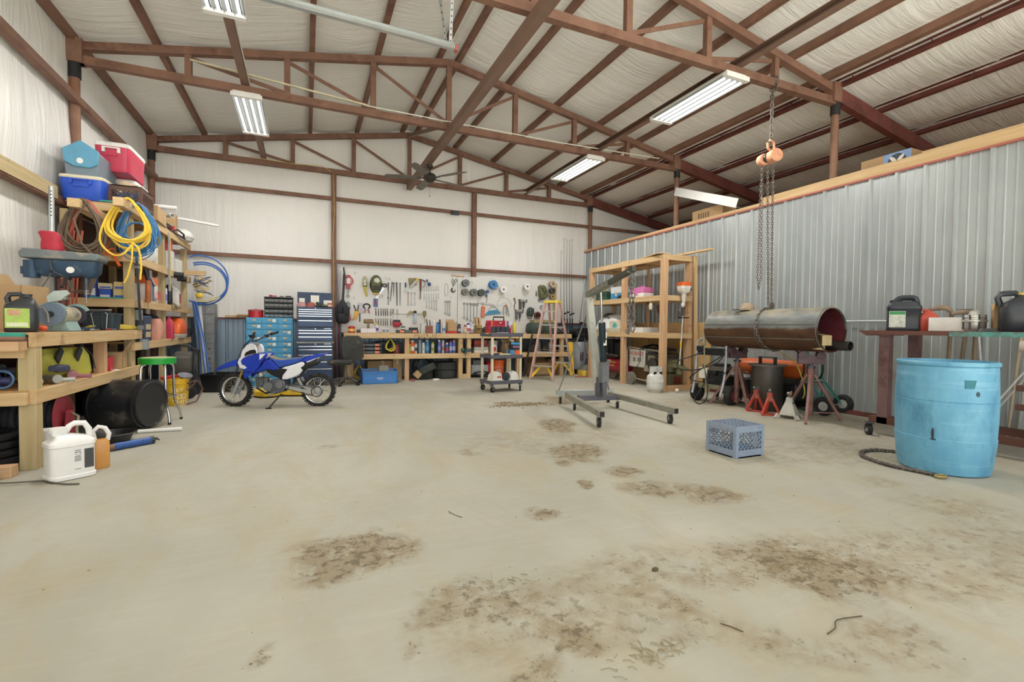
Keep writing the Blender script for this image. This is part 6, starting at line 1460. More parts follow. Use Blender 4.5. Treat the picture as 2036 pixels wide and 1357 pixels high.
tyre('smooth tyre lying flat at the bottom of the stack under the bench', (2.84, 10.3, .095), .25, .17)
tyre('smooth tyre on top of the flat stack under the bench', (2.84, 10.3, .27), .25, .17)
tyre('flat tyre at the bottom behind the leaning one', (2.36, 10.3, .085), .2, .16)
tyre('tyre leaning at a slant against the tyre stack', (2.38, 10.08, .21), .2, .15, (-.25, -.45, 0))
tyre('tyre standing upright behind the leaning tyre', (2.42, 10.55, .25), .24, .16, (1.45, 0, 0))
t = thing('machine_box', 'grey white machine box low under the bench past the double post', 'box', (3.62, 10.3, 0)); MB().box(-.2, .2, -.12, .12, .06, .28).build('body', mat('b4b9bd', .5), t, bevel=.01); MB().box(-.15, .1, -.08, .1, .28, .38).build('handle_block', mat('77787a', .5), t); MB().box(-.18, .18, -.1, .1, 0, .06).build('foot', BLACK, t)
f = MB(); coil(f, (3.62, 10.08, .14), .4, .1, 7, .012, 44, .08, .06, .9)
solo('cable', f, BLACK, 'black cables heaped on the floor before the grey white machine box', 'cable')
t = thing('jerry_can', 'red fuel can beside the orange bucket under the bench', 'can', (3.90, 10.35, 0)); MB().rbox([(0, 0, .1, .1, 0), (0, 0, .11, .11, .02), (0, 0, .11, .11, .28), (0, 0, .06, .06, .34)], .3).build('body', RED, t); MB().tube([(-.06, 0, .32), (-.05, 0, .38), (.05, 0, .38), (.06, 0, .32)], .012, 6).build('handle', RED, t)
bucket('orange bucket with white lettering under the workbench', (4.10, 10.28, 0), mat('e2682c', .42, 0, .08), .155, .38, ["LET'S", 'DO', 'IT'], WHITE, -1.9)
# shelf, right half
bottle('white jug with red label on the bench shelf', (3.92, 10.15, .558), (.16, .14, .22), 'dfdad6', 'c8504a', 0, False, 'b0444c', name='jug')
t = thing('paint_bucket', 'white pail on the bench shelf behind the cart post', 'pail', (4.02, 10.45, .558)); MB().lathe([(.11, 0), (.125, .25), (.13, .25), (.13, .27), (.118, .27), (.1, .01), (0, .01)], 24).build('shell', WHITEP, t); MB().ball((0, 0, .28), (.1, .09, .06)).build('contents', BLACKM, t)
f = MB()
for k in range(3): f.torus((0, 0, .03 + .05 * k), .07, .03, 'z', 20)
solo('tape_stack', f, mat('a89f60', .6), 'olive tan tape rolls on the bench shelf', 'tape', (4.28, 10.3, .558))
can('red open pot on the bench shelf behind the utility cart', (4.5, 10.32, .558), .11, .16, 'bf3f42', 'a8393c', None, None, 'pot', 'paint_pot', False)
for i, (x, w, h, c, lb) in enumerate(((4.95, .2, .2, '4a4a48', 'dark grey machine part'), (5.1, .13, .26, '9aa0a8', 'silver cylinder block'), (5.3, .16, .16, '5c544c', 'brown gear housing'), (5.45, .12, .24, 'c2c4c6', 'white plastic bottle'), (5.55, .14, .12, '3c3f44', 'small black motor'))):
    solo('shelf_part', MB().rbox([(0, 0, w * .4, w * .4, 0), (0, 0, w * .5, w * .5, h * .3), (0, 0, w * .45, w * .4, h * .8), (0, 0, w * .25, w * .25, h)], .5, 18), mat(c, .55, .2, .3, 12), lb + ' on the bench shelf behind the stepladder', 'part', (x, 10.25, .558), group='parts behind the stepladder')
carton('wide cardboard box under the bench behind the stepladder', (5.2, 10.35, 0), (.62, .35, .3), .05, 'n')
carton('smaller cardboard box under the bench nearest the end post', (5.62, 10.5, 0), (.3, .3, .36), -.05)
solo('floor_mat', MB().box(4.75, 5.55, 10.0, 10.1, 0, .03), mat('6d5c42', .8), 'brown strip lying on the floor under the bench', 'strip')
# items on the bare wall
for i, (x, z0, z1, lb) in enumerate(((5.99, 1.0, 3.1, 'shortest dark fishing rod leaning on the back wall'), (6.08, 1.0, 3.43, 'fishing rod with hooked tip beside the shortest rod'), (6.16, 1.0, 3.4, 'middle fishing rod with black reel'), (6.24, 1.0, 3.41, 'fishing rod with reel second from the ribbed partition'), (6.31, 1.0, 3.42, 'fishing rod nearest the ribbed partition'))):
    t = thing('fishing_rod', lb, 'fishing rod', (x, 10.78, z0), 0, 'fishing rods on the back wall')
    MB().tube([(0, -.1, .02), (.02, 0, (z1 - z0) * .5), (.03, .04, z1 - z0)], [.011, .006, .003], 6).build('blank', DSTEEL, t)
    MB().cyl((0, -.1, 0), (.005, -.09, .38), .015, n=8).build('grip', BLACK, t)
    zr = .48 + .03 * (i % 3); MB().cyl((-.02, -.115, zr), (.025, -.115, zr), .022, n=12).frame((.0, -.12, zr), (.01, -.08, zr), .015, .015).frame((.025, -.12, zr), (.045, -.14, zr + .03), .008, .008).build('reel', BLACK, t)
    f = MB()
    for q in (.35, .6, .85): f.torus((.02, .0 , (z1 - z0) * q), .012, .002, 'z', 10, 4)
    f.torus((.04, .03, z1 - z0), .025, .003, 'y', 10, 4); f.build('line_guide', STEEL, t)
t = thing('rod_shelf', 'black wire shelf holding the fishing rod butts', 'shelf', (6.17, 10.68, .93)); MB().box(-.25, .25, -.1, .1, .04, .07).build('tray', RUSTD, t); MB().box(-.25, -.2, -.06, .1, -.93, .04).box(.2, .25, -.06, .1, -.93, .04).build('leg', mat('3e4a58', .5), t)
t = thing('motion_sensor', 'small dark sensor box high on the back wall', 'sensor', (3.2, 10.86, 3.79)); MB().box(-.1, .1, -.04, .0, -.045, .045).build('body', mat('3a3d40', .5), t, bevel=.006); MB().box(-.09, -.02, -.05, -.038, -.02, .03).build('lens', BLACK, t)
# ---------------------------------------------------------------- utility cart
def caster(par, loc, R=.05, rz=0, m=None, wh=None):
    c = MB().at(loc, (0, 0, rz)); c.frame((0, 0, R * 2.1), (.02, 0, R), R * .9, .006).box(-R * .7, R * .7, -R * .5, R * .5, R * 2.15, R * 2.3); c.c = 1; c.cyl((.02, -R * .3, R), (.02, R * .3, R), R, n=20); c.c = 2; c.cyl((.02, -R * .34, R), (.02, R * .34, R), R * .45, n=14)
    return c.build('caster', [m or STEEL, RUBBER, wh or STEEL], par)
GP = mat('5a5a64', .55, 0, .12, 8); CRP = mat('d8d2b4', .5, 0, .05)
t = thing('utility_cart', 'grey and cream three shelf utility cart on casters', 'cart', (3.22, 7.92, 0), .09)
for z, n_ in ((1.0, 'top_shelf'), (.62, 'middle_shelf'), (.17, 'bottom_shelf')):
    MB().box(-.31, .31, -.23, .23, z, z + .015).box(-.31, .31, -.235, -.215, z - .03, z + .035).box(-.31, .31, .215, .235, z - .03, z + .035).box(-.315, -.295, -.235, .235, z - .03, z + .035).box(.295, .315, -.235, .235, z - .03, z + .035).build(n_, GP, t, bevel=.006)
for x in (-.28, .28):
    for y in (-.2, .2):
        MB().box(x - .02, x + .02, y - .02, y + .02, .2, .98).build('post', CRP, t, bevel=.006)
        MB().box(x - .022, x + .022, y - .022, y + .022, .11, .16).build('foot', GP, t); caster(t, (x, y, 0), .05, .8 + x)
CZ = 1.036
t = thing('tool_bag', 'red and grey open tool bag with handle on the utility cart', 'bag', (3.17, 7.95, CZ - .02))
MB().box(-.22, .22, -.1, .1, 0, .16).prism([(-.22, .16), (.22, .16), (.2, .24), (-.2, .24)], .06, .1, 'y').build('body', mat('b02840', .6, 0, .12), t, bevel=.01)
for k in range(4): MB().rbox([(-.14 + .09 * k, -.105, .035, .015, .01), (-.14 + .09 * k, -.11, .042, .02, .05), (-.14 + .09 * k, -.11, .04, .022, .13)], .4, 16).build('pocket', mat('3b4048', .7), t)
MB().tube([(-.1, 0, .24), (-.1, -.01, .3), (.1, -.01, .3), (.1, 0, .24)], .014, 8).build('handle', BLACKM, t)
for k, (x, c) in enumerate(((-.17, 'e07a3a'), (-.14, 'c83030'), (.1, 'd0d4d8'), (.14, '4a6ac0'), (.18, 'e0e0e4'))): MB().cyl((x, -.1, .1), (x + .01, -.09, .23), .012, n=8).build('tool_handle', mat(c, .4), t)
MB().prism([(-.02, .19), (.02, .19), (0, .215)], -.102, -.1, 'y').build('badge', WHITE, t)
solo('open_wrench', MB().box(3.06, 3.28, 7.74, 7.79, CZ - .02, CZ + .012), STEEL, 'flat steel tray lying before the red tool bag', 'tray')
can('yellow spray can standing beside the red tool bag on the cart', (3.47, 7.93, CZ - .02), .033, .17, 'e0cf4a', 'e0cf4a')
solo('yellow_rag', MB().rbox([(0, 0, .1, .06, 0), (0, 0, .09, .05, .02)], .6), mat('b0a03c', .8), 'olive yellow rag at the cart top corner', 'rag', (2.98, 7.82, CZ - .02))
MZ = .636
r = carton('open cardboard box tilted on the utility cart middle shelf', (3.42, 8.0, MZ + .01), (.24, .2, .19), -.15, 'ne')
t = carton('black and blue product box stacked on an orange one on the cart', (3.42, 7.78, MZ + .11), (.2, .09, .13), .02, m=mat('22242c', .4, 0, .15), tape=False, rot=(.08, .05, .02)); MB().box(-.1, .1, -.047, -.044, .09, .125).build('blue_band', mat('4a9ad0', .4), t); MB().box(-.06, .08, -.047, -.044, .03, .07).build('print', mat('8a6a8c', .5, 0, .4, 60), t)
carton('small blue parts carton under the black product box', (3.36, 7.79, MZ), (.09, .09, .1), 0, m=mat('4a8ab8', .5), tape=False)
carton('small orange carton on the cart middle shelf front', (3.47, 7.78, MZ), (.13, .1, .09), 0, m=ORANGE, tape=False)
can('dark steel can beside the small blue carton on the cart', (3.27, 7.78, MZ), .03, .12, '5a6478', '5a6478', None, None, 'can', 'can', False)
solo('paint_brush', MB().cyl((3.12, 7.75, MZ + .02), (3.3, 7.72, MZ + .02), .02, n=10), mat('d8d0a0', .6), 'cream roller lying on the cart middle shelf', 'roller')
BZ = .186
for i, (x, y, rz, lb) in enumerate(((3.10, 7.9, .3, 'scuffed white hard hat with red print on the cart bottom shelf'), (3.42, 7.95, -.3, 'plain white hard hat beside the wheel hub on the cart'))):
    t = thing('hard_hat', lb, 'hard hat', (x, y, BZ), rz)
    MB().lathe([(.13, .0), (.128, .04), (.115, .1), (.08, .145), (.03, .165), (0, .167)], 28, 1.15, .95).build('shell', mat('e4e2da', .4, 0, .04, 6, 'b8a890', .2), t)
    MB().lathe([(.13, 0), (.155, -.0), (.158, .012), (.13, .02)], 28, 1.15, 1).build('brim', WHITEP, t); MB().box(-.14, .14, -.012, .012, .1, .17).build('ridge', WHITEP, t).scale = (.3, 1, .98)
    if i == 0: MB().box(-.04, .04, -.117, -.105, .05, .085).build('print', mat('c8584a', .6, 0, .4, 60), t)
t = thing('wheel_hub', 'round black finned hub between the two hard hats', 'hub', (3.28, 7.84, BZ + .075)); MB().cyl((0, -.03, 0), (0, .03, 0), .065, n=24).cyl((0, -.045, 0), (0, -.03, 0), .03).build('body', DSTEEL, t)
f = MB()
for k in range(18): a = k * pi / 9; f.bx((.068 * math.cos(a), 0, .068 * math.sin(a)), (.012, .055, .012))
f.build('fin', BLACK, t); MB().cyl((0, -.046, 0), (0, -.044, 0), .016).build('bore', BLACK, t)

# ---------------------------------------------------------------- stepladder
t = thing('stepladder', 'faded pink stepladder with yellow cap and braces, open before the bench end', 'stepladder', (4.68, 9.20, 0), 0)
u = Vector((.8, .6, 0)); w = Vector((.6, -.8, 0)); PK = mat('c9a49c', .6, 0, .1, 5, 'b88a84', .3, name='faded_pink_fibreglass'); ALU = mat('c4c0b8', .45, .5, .1, 8)
def LP(d, s, z): return u * d + w * s + Vector((0, 0, z))
for s in (-1, 1):
    MB().frame(LP(0, s * .27, 0), LP(.44, s * .15, 1.69), .035, .07, u).build('front_rail', PK, t)
    MB().frame(LP(1.18, s * .25, 0), LP(.62, s * .14, 1.69), .03, .06, u).build('rear_rail', PK, t)
    MB().frame(LP(.17, s * .235, .65), LP(.97, s * .2, .62), .02, .01).build('spreader', ALU, t)
    for d0, k in ((0.03, .1), (1.13, -.1)): MB().frame(LP(d0, s * .255, .06), LP(d0 + k, s * .08, .30), .05, .012, u).build('foot_brace', YELLOW, t)
for k in range(5):
    z = .3 * (k + 1); d = .44 * z / 1.69; hw = .27 - .12 * z / 1.69
    MB().frame(LP(d + .0, -hw, z), LP(d, hw, z), .09, .028).build('step', ALU, t)
for z in (.32, .72, 1.15): d = 1.18 - .56 * z / 1.69; hw = .25 - .11 * z / 1.69; MB().frame(LP(d, -hw, z), LP(d, hw, z), .02, .04).build('rear_bar', ALU, t)
MB().frame(LP(.53, -.17, 1.72), LP(.53, .17, 1.72), .22, .06).build('top_cap', mat('e4cc4a', .5, 0, .08), t, bevel=.008)
solo('steel_bar', MB().cyl((4.55, 9.85, .02), (4.80, 9.92, .98), .022, n=10), BLACK, 'long black bar leaning on the bench beside the stepladder', 'bar')

# ---------------------------------------------------------------- machines in the back corner
t = thing('air_compressor', 'tall grey air compressor with black motor in the back corner', 'compressor', (6.26, 10.25, 0))
MB().lathe([(.1, .08), (.24, .14), (.26, .2), (.26, .72), (.22, .8), (.0, .84)], 32).build('tank', mat('9aa0a8', .4, .2, .1, 6), t)
MB().box(-.22, .18, -.2, .2, .84, .88).cyl((-.08, -.16, 1.02), (-.08, .16, 1.02), .11, n=18).box(.02, .2, -.1, .1, .9, 1.14).cyl((.1, -.2, .98), (.1, -.22, .98), .14, n=24).build('motor', BLACKM, t)
for a in (.6, 2.7, 4.8): MB().frame((.2 * math.cos(a), .2 * math.sin(a), .2), (.26 * math.cos(a), .26 * math.sin(a), 0), .05, .02).build('leg', mat('8a9098', .5), t)
MB().tube([(-.25, -.1, .86), (-.22, -.26, .78), (-.1, -.29, .5)], .01, 6).tube([(-.02, -.27, .9), (.0, -.29, .6), (.06, -.28, .45)], .01, 6).build('air_line', STEEL, t)
for k, x in enumerate((-.1, -.05)): MB().box(x - .012, x + .012, -.262, -.23, .34, .56).build('vertical_print', mat('7a3c44' if k == 0 else '34363c', .6, 0, .5, 40), t)
MB().box(.06, .2, -.265, -.22, .46, .56).build('warning_label', mat('c04a4a', .5, 0, .4, 20, 'e8e8e8', .4), t)
solo('wet_floor_sign', MB().frame((5.86, 9.90, .0), (5.83, 9.955, .8), .12, .012), YELLOW, 'yellow folding floor sign behind the stepladder', 'sign')
t = thing('floor_machine', 'grey scrubber with yellow base on the floor by the grey compressor', 'machine', (6.2, 9.72, 0)); MB().rbox([(0, 0, .22, .14, 0), (0, 0, .24, .16, .03), (0, 0, .23, .15, .14)], .35).build('base', mat('d8bb4a', .5, 0, .1, 6), t); MB().rbox([(0, 0, .2, .13, .14), (0, 0, .18, .12, .2), (0, 0, .1, .08, .27)], .5).build('cover', mat('77766f', .6), t); MB().tube([(-.1, 0, .22), (-.06, 0, .4), (.04, 0, .42), (.1, 0, .25)], .012, 6).build('handle', BLACK, t)
solo('air_hose', MB().tube([(5.7, 9.5, .015), (5.9, 9.42, .015), (6.2, 9.45, .015), (6.5, 9.5, .015), (6.62, 9.7, .015), (6.5, 9.95, .015)], .013, 6), mat('a8584a', .5), 'dull red hose lying round the yellow based machine', 'hose')
t = thing('fishing_rod', 'dark fishing rod leaning into the corner beside the ribbed partition', 'fishing rod', (6.55, 10.72, 0)); MB().tube([(-.12, -.2, 0), (-.05, -.05, 1.15)], .01, 6).build('butt', DSTEEL, t); MB().tube([(-.05, -.05, 1.15), (.08, .0, 1.9), (.22, .06, 2.5)], [.01, .006, .003], 6).build('blank', DSTEEL, t); MB().cyl((-.04, -.1, 1.27), (.04, -.1, 1.27), .03, n=12).build('reel', BLACK, t)

# ---------------------------------------------------------------- engine hoist
HG = mat('9c9c8e', .45, .5, .15, 6, '77756a', .35, name='worn_grey_hoist'); HP = mat('68666e', .5, .3, .15, 8)
t = thing('engine_hoist', 'grey steel engine hoist with chain in the middle of the floor', 'hoist', (0, 0, 0))
def sq(a, b, w, h, nm, m=HG, up=(0, 0, 1)): return MB().frame(a, b, w, h, up).build(nm, m, t, bevel=.004)
sq((3.45, 6.28, .165), (4.32, 6.08, .165), .07, .07, 'rear_beam', mat('b4bab8', .35, .6))
sq((3.50, 5.75, .155), (4.12, 5.62, .155), .08, .07, 'cross_beam', HP)
sq((3.47, 6.0, .17), (3.06, 4.50, .165), .065, .07, 'leg'); sq((4.10, 5.85, .17), (4.02, 4.38, .165), .065, .07, 'leg')
for a in ((3.06, 4.50, .165), (4.02, 4.38, .165)):
    d = Vector(a) - Vector((3.47, 6.0, .17) if a[0] < 3.5 else (4.1, 5.85, .17)); d.normalize(); MB().frame(Vector(a), Vector(a) + d * .004, .055, .058).build('leg_opening', BLACK, t)
for x, y, R in ((3.08, 4.58, .058), (4.01, 4.46, .058), (3.50, 6.24, .05), (4.26, 6.1, .05), (3.40, 5.66, .045), (4.07, 5.6, .045)): caster(t, (x, y, 0), R, 1.2)
sq((3.82, 5.70, .19), (3.67, 5.77, 1.55), .10, .075, 'mast', mat('c4c6bc', .45, .3, .12, 5, '8a8878', .3), (0, 1, 0))
sq((3.80, 5.66, .18), (3.79, 5.66, .45), .085, .09, 'mast_foot', HP)
sq((3.66, 5.80, 1.5), (3.72, 5.74, 1.66), .1, .09, 'pivot', mat('a8aaa4', .4, .6))
pv, tip = Vector((3.66, 5.80, 1.60)), Vector((3.49, 4.53, 1.83)); md = pv.lerp(tip, .52)
sq(pv, md, .07, .08, 'boom', mat('85857a', .45, .5, .15, 8)); sq(md, tip, .055, .065, 'boom_extension', mat('4d4f48', .45, .5))
f = MB()
for k in range(4): q = pv.lerp(md, .2 + .2 * k); f.cyl(q + Vector((-.04, 0, 0)), q + Vector((.042, 0, 0)), .008, n=8)
f.cyl(tip + Vector((-.06, .04, -.035)), tip + Vector((.08, .04, -.035)), .008, n=8); f.build('pin', CHROME, t)
r0, r1 = Vector((3.81, 5.58, .55)), Vector((3.66, 5.46, 1.62))
MB().cyl(r0.lerp(r1, .12), r0.lerp(r1, .62), .048, n=20).build('ram', mat('33424a', .25, .5), t); MB().cyl(r0.lerp(r1, .62), r1, .016, n=12).build('ram_rod', CHROME, t)
MB().box(3.755, 3.865, 5.53, 5.62, .38, .66).frame((3.81, 5.55, .6), (3.84, 5.49, .7), .07, .02).build('jack_bracket', mat('8a8c90', .4, .5), t); MB().cyl((3.81, 5.56, .2), (3.81, 5.56, .4), .035).build('ram_foot', HP, t)
MB().box(3.74, 3.79, 5.49, 5.55, .9, .98).box(3.74, 3.79, 5.49, 5.55, 1.0, 1.08).build('sticker', PAPER, t)
for a, b in (((3.68, 5.82, 1.35), (3.47, 6.24, .2)), ((3.72, 5.82, 1.35), (4.25, 6.08, .2))): MB().frame(a, b, .022, .01).build('tie_bar', STEEL, t)
def chain(mb, pts, pitch=.036, r=.005):
    """oval links laid end to end along a polyline, every other one turned a quarter"""
    L = []
    for a, b in zip(pts, pts[1:]):
        a, b = Vector(a), Vector(b); n = max(1, round((b - a).length / pitch)); L += [a.lerp(b, i / n) for i in range(n)]
    L.append(Vector(pts[-1])); x = None
    for i in range(len(L) - 1):
        c = (L[i] + L[i + 1]) / 2; tt_ = (L[i + 1] - L[i]).normalized()
        x = tt_.orthogonal().normalized() if x is None else (x - tt_ * x.dot(tt_)).normalized()
        s = x if i % 2 else tt_.cross(x)
        q = []
        for k in range(10): a = 2 * pi * k / 10; q.append(c + tt_ * (pitch * .72 * math.cos(a)) + s * (pitch * .38 * math.sin(a)))
        mb.tube(q, r, 5, True)
    return mb
CHM = mat('77706a', .5, .6, .2, 20, '6a4a38', .3, name='rusty_chain')
p = tip + Vector((.01, .05, -.05))
f = chain(MB(), [p, p + Vector((0, 0, -.24))], .06, .009); chain(f, [p + Vector((-.02, 0, -.24)), p + Vector((-.035, .02, -.62))], .045, .007); chain(f, [p + Vector((.02, 0, -.24)), p + Vector((.03, .0, -.60))], .045, .007)
f.build('load_chain', CHM, t)
for s, z in ((-.035, -.66), (.03, -.64)): MB().tube([p + Vector((s, 0, z + .04)), p + Vector((s + .02, 0, z)), p + Vector((s, 0, z - .05)), p + Vector((s - .035, 0, z - .03)), p + Vector((s - .03, 0, z + .01))], .011, 6).build('grab_hook', CHM, t)


# ---------------------------------------------------------------- tall timber shelving by the partition
r = thing('storage_shelf', 'open pine shelving unit standing against the ribbed partition', 'shelf', (0, 0, 0))
for z in (.965, 1.66, 2.40):
    MB().box(5.98, 6.02, 6.88, 9.40, z, z + .1).build('front_rail', WD[1], r, bevel=.003)
    MB().box(6.62, 6.66, 6.88, 9.40, z, z + .1).build('back_rail', WD[1], r, bevel=.003)
    for y in (6.88, 9.36): MB().box(6.02, 6.62, y, y + .04, z, z + .1).build('end_rail', WD[0], r, bevel=.003)
    MB().box(6.02, 6.63, 6.92, 9.36, z + .085, z + .1).build('deck', OSB, r)
    for y in (7.5, 8.7): MB().box(6.02, 6.62, y, y + .04, z, z + .085).build('joist', WD[0], r)
for x, y, w in ((5.96, 6.86, .12), (5.985, 8.08, .1), (5.985, 9.3, .1), (6.58, 6.9, .12), (6.62, 8.1, .06), (6.62, 9.3, .08)): MB().box(x, x + .04 if x > 6.6 else x + .09, y, y + w, 0, 2.4 if x > 6 else 2.42).build('post', WR[2], r, bevel=.003)
MB().box(6.05, 6.72, 6.84, 6.90, 0, .1).build('floor_block', WR[0], r)
for i, (y0, y1, z, x0, a, lb) in enumerate(((7.0, 8.2, 2.502, 6.05, .1, 'wide thin board lying on the pine shelving top'), (6.95, 7.75, 2.52, 6.0, -.25, 'thin board slanted over the wide board on the shelving top'), (8.3, 9.2, 2.502, 6.1, .05, 'thin board toward the far end of the shelving top'), (6.35, 7.4, 2.54, 6.45, 0, 'long pine stick poking past the shelving toward the hoist'))):
    o = solo('board', MB().box(-.12 if i < 3 else -.04, .12 if i < 3 else .04, -(y1 - y0) / 2, (y1 - y0) / 2, 0, .015 if i < 3 else .035), WD[1], lb, 'board', (x0 + .12, (y0 + y1) / 2, z), a)
solo('plywood_sheet', MB().frame((6.75, 6.55, .02), (6.80, 6.55, 1.28), .015, .015).box(6.76, 6.79, 6.55, 8.8, 0, 1.27), PLY, 'tan plywood sheet standing on edge behind the pine shelving', 'plywood')
solo('timber_stick', MB().frame((6.74, 6.84, 0), (6.62, 6.80, 2.5), .06, .035), WD[2], 'long pine stick leaning on the near end of the shelving', 'board')
# things on it
def tackle(label, loc, d, low, up_, hm):
    t = thing('tackle_box', label, 'box', loc); MB().box(-d[0] / 2, d[0] / 2, -d[1] / 2, d[1] / 2, 0, d[2] * .45).build('base', mat(low, .45), t, bevel=.01); MB().box(-d[0] / 2, d[0] / 2, -d[1] / 2, d[1] / 2, d[2] * .46, d[2]).build('lid', mat(up_, .45), t, bevel=.012)
    MB().box(-d[0] / 2 - .012, -d[0] / 2, -.03, .03, d[2] * .25, d[2] * .62).build('latch', mat(hm, .45), t); MB().tube([(0, -.09, d[2]), (0, -.09, d[2] + .03), (0, .09, d[2] + .03), (0, .09, d[2])], .01, 6).build('handle', mat(hm, .45), t); return t
tackle('blue and white tackle box with latch on the pine shelving', (6.22, 8.5, 1.76), (.26, .42, .27), '3a90c8', 'd8dce0', 'c8c4b4')
tackle('pink lidded white box on the pine shelving beside the hoist chain', (6.22, 7.82, 1.76), (.26, .42, .2), 'e8e6e8', 'd478b4', 'd478b4')
tackle('dark green tackle box behind the hoist boom', (6.2, 9.05, 1.76), (.26, .4, .2), '33594a', '2c4c40', 'c9b84a')
solo('tool_roll', MB().tube([(6.08, 8.18, 1.80), (6.1, 8.32, 1.82), (6.12, 8.46, 1.79)], .035, 8), BLACKM, 'black pump lying before the blue and white box', 'pump')
solo('tarp_bundle', MB().rbox([(0, 0, .26, .5, 0), (0, .02, .29, .56, .06), (.02, .05, .26, .5, .2), (.04, .1, .2, .38, .32), (.05, .1, .1, .2, .38)], .7, 28), mat('dcdcdc', .7, 0, .06, 6, bump=.8, bs=14), 'bundled grey white tarp on the pine shelving', 'tarp', (6.28, 8.75, 1.066))
f = MB(); coil(f, (6.2, 8.85, 1.47), .3, .12, 6, .01, 51, .06, .2)
solo('cable', f, BLACK, 'black cable thrown over the grey white tarp', 'cable')
t = thing('plastic_box', 'cream plastic crate with teal arch on the pine shelving', 'box', (6.10, 8.42, 1.066)); MB().box(-.09, .09, -.2, .2, 0, .24).build('body', mat('d8d2bc', .5), t, bevel=.01); MB().prism([(-.07, .08), (.07, .08), (.07, .14), (.05, .18), (0, .2), (-.05, .18), (-.07, .14)], -.093, -.088, 'x').build('arch', mat('5ab4b8', .5), t); MB().box(-.12, .1, -.22, .22, 0, .09).build('tray', mat('cfc8b0', .5), t, bevel=.006)
for k in range(2): solo('white_slab', MB().box(-.2, .2, -.2, .2, 0, .05), WHITEP, ('lower white slab under the hoist hooks on the shelving', 'upper white slab on the shelving under the hoist hooks')[k], 'slab', (6.24, 7.75 + .02 * k, 1.066 + .051 * k), .04 * k)
f = MB(); f.torus((6.61, 7.75, 1.5), .045, .01, 'x', 18, 6); f.frame((6.615, 7.68, 1.35), (6.615, 7.8, 1.62), .01, .1)
solo('wire_mesh', f, RUSTP, 'rusty mesh strip with a black ring hung on the shelving back post', 'mesh')
solo('hook_tag', MB().rbox([(0, 0, .012, .03, -.12), (0, 0, .02, .04, -.06), (0, 0, .012, .03, 0)], .6).tube([(0, 0, 0), (-.01, 0, .06), (.0, .02, .09)], .004, 5), mat('d8d0bc', .6), 'small cream tag hanging from the middle shelf rail', 'tag', (5.955, 7.22, 1.62))
# string trimmer hung head down on the end
t = thing('string_trimmer', 'orange and white string trimmer hung head down on the shelving end', 'trimmer', (6.36, 6.80, 0))
MB().rbox([(0, 0, .07, .06, 1.80), (0, 0, .10, .08, 1.84), (0, 0, .11, .09, 1.92), (0, 0, .10, .08, 1.95)], .4).build('engine', mat('dedad0', .45), t); MB().rbox([(0, 0, .11, .09, 1.93), (0, 0, .12, .09, 1.97), (0, 0, .08, .07, 2.0)], .4).build('cover', ORANGE, t)
MB().ball((.13, 0, 1.97), .04).ball((.13, 0, 1.88), .045).build('starter', BLACK, t); MB().cyl((0, 0, 1.6), (0, 0, 1.82), .028, .05, 14).ball((-.01, 0, 1.58), (.045, .03, .05)).build('clutch_housing', mat('cfccc2', .45), t)
MB().tube([(-.005, 0, 1.6), (-.03, 0, 1.0), (-.07, 0, .48)], .013, 10).build('shaft', mat('d8d8d4', .35, .3), t); MB().cyl((-.012, 0, 1.38), (-.006, 0, 1.55), .024, n=12).build('grip', DSTEEL, t); MB().cyl((-.043, 0, .78), (-.05, 0, .92), .0145).build('tape_band', YELLOW, t)
MB().torus((-.01, -.02, 1.35), .11, .011, 'z', 28, 6, .7).build('loop_handle', BLACK, t); MB().cyl((-.05, .02, .32), (-.07, 0, .5), .06, .03, 16).prism([(-.2, .5), (.1, .42), (.08, .38), (-.2, .44)], -.08, .12, 'y').build('guard', mat('7a7a5c', .6), t)
# machines under it
RC = mat('9e2230', .35, .1, .12, 5)
t = thing('air_compressor', 'red wheeled air compressor with black engine under the pine shelving', 'compressor', (6.34, 8.85, 0))
MB().cyl((0, -.44, .34), (0, .44, .34), .17, n=28).ball((0, -.44, .34), (.17, .09, .17), 20, 10).ball((0, .44, .34), (.17, .09, .17), 20, 10).build('tank', RC, t)
MB().box(-.16, .16, -.3, .3, .5, .53).box(-.13, .13, -.08, .26, .53, .9).box(-.1, .1, -.3, -.12, .53, .82).cyl((-.15, .1, .7), (-.19, .1, .7), .1, n=20).build('engine', BLACKM, t)
MB().box(-.16, -.13, .1, .2, .58, .78).build('fuel_plate', mat('c8c8c4', .5), t); MB().tube([(-.14, -.3, .55), (-.15, -.1, .56), (-.15, .25, .56), (-.17, .3, .6)], .014, 6).build('pipe', STEEL, t)
for x in (-.2, .2): MB().cyl((x - .025, .32, .125), (x + .025, .32, .125), .125, n=28).cyl((x - .03, .32, .125), (x + .03, .32, .125), .07, n=20).build('wheel', mat('b8b09c', .7), t)
for x in (-.1, .1): MB().box(x - .03, x + .03, -.42, -.38, 0, .22).build('foot', BLACK, t)
for k, (wd, sz) in enumerate((('CRAFTSMAN', .075), ('PROFESSIONAL', .05))): text(wd, sz, mat('d8b84a' if k == 0 else 'e0d0a0', .4, .3), t, (-.1755 + .004 * k, -.05, .40 - .07 * k), (pi / 2, 0, -pi / 2))
t = thing('welder_generator', 'white and black welder generator on wheels under the pine shelving', 'generator', (6.36, 7.62, 0))
MB().box(-.2, .22, .0, .5, .36, .74).build('panel_box', mat('dcdad4', .45, .1, .05, 6), t, bevel=.02); MB().box(-.18, .2, -.5, .0, .3, .66).cyl((-.1, -.25, .45), (-.22, -.25, .45), .13, n=22).build('engine', mat('4a4842', .6, .3, .3, 10), t)
MB().box(-.2, -.16, -.3, -.1, .5, .62).box(-.21, -.14, -.15, .0, .3, .42).build('engine_cover', mat('9c9480', .5, .3, .2), t)
f = MB()
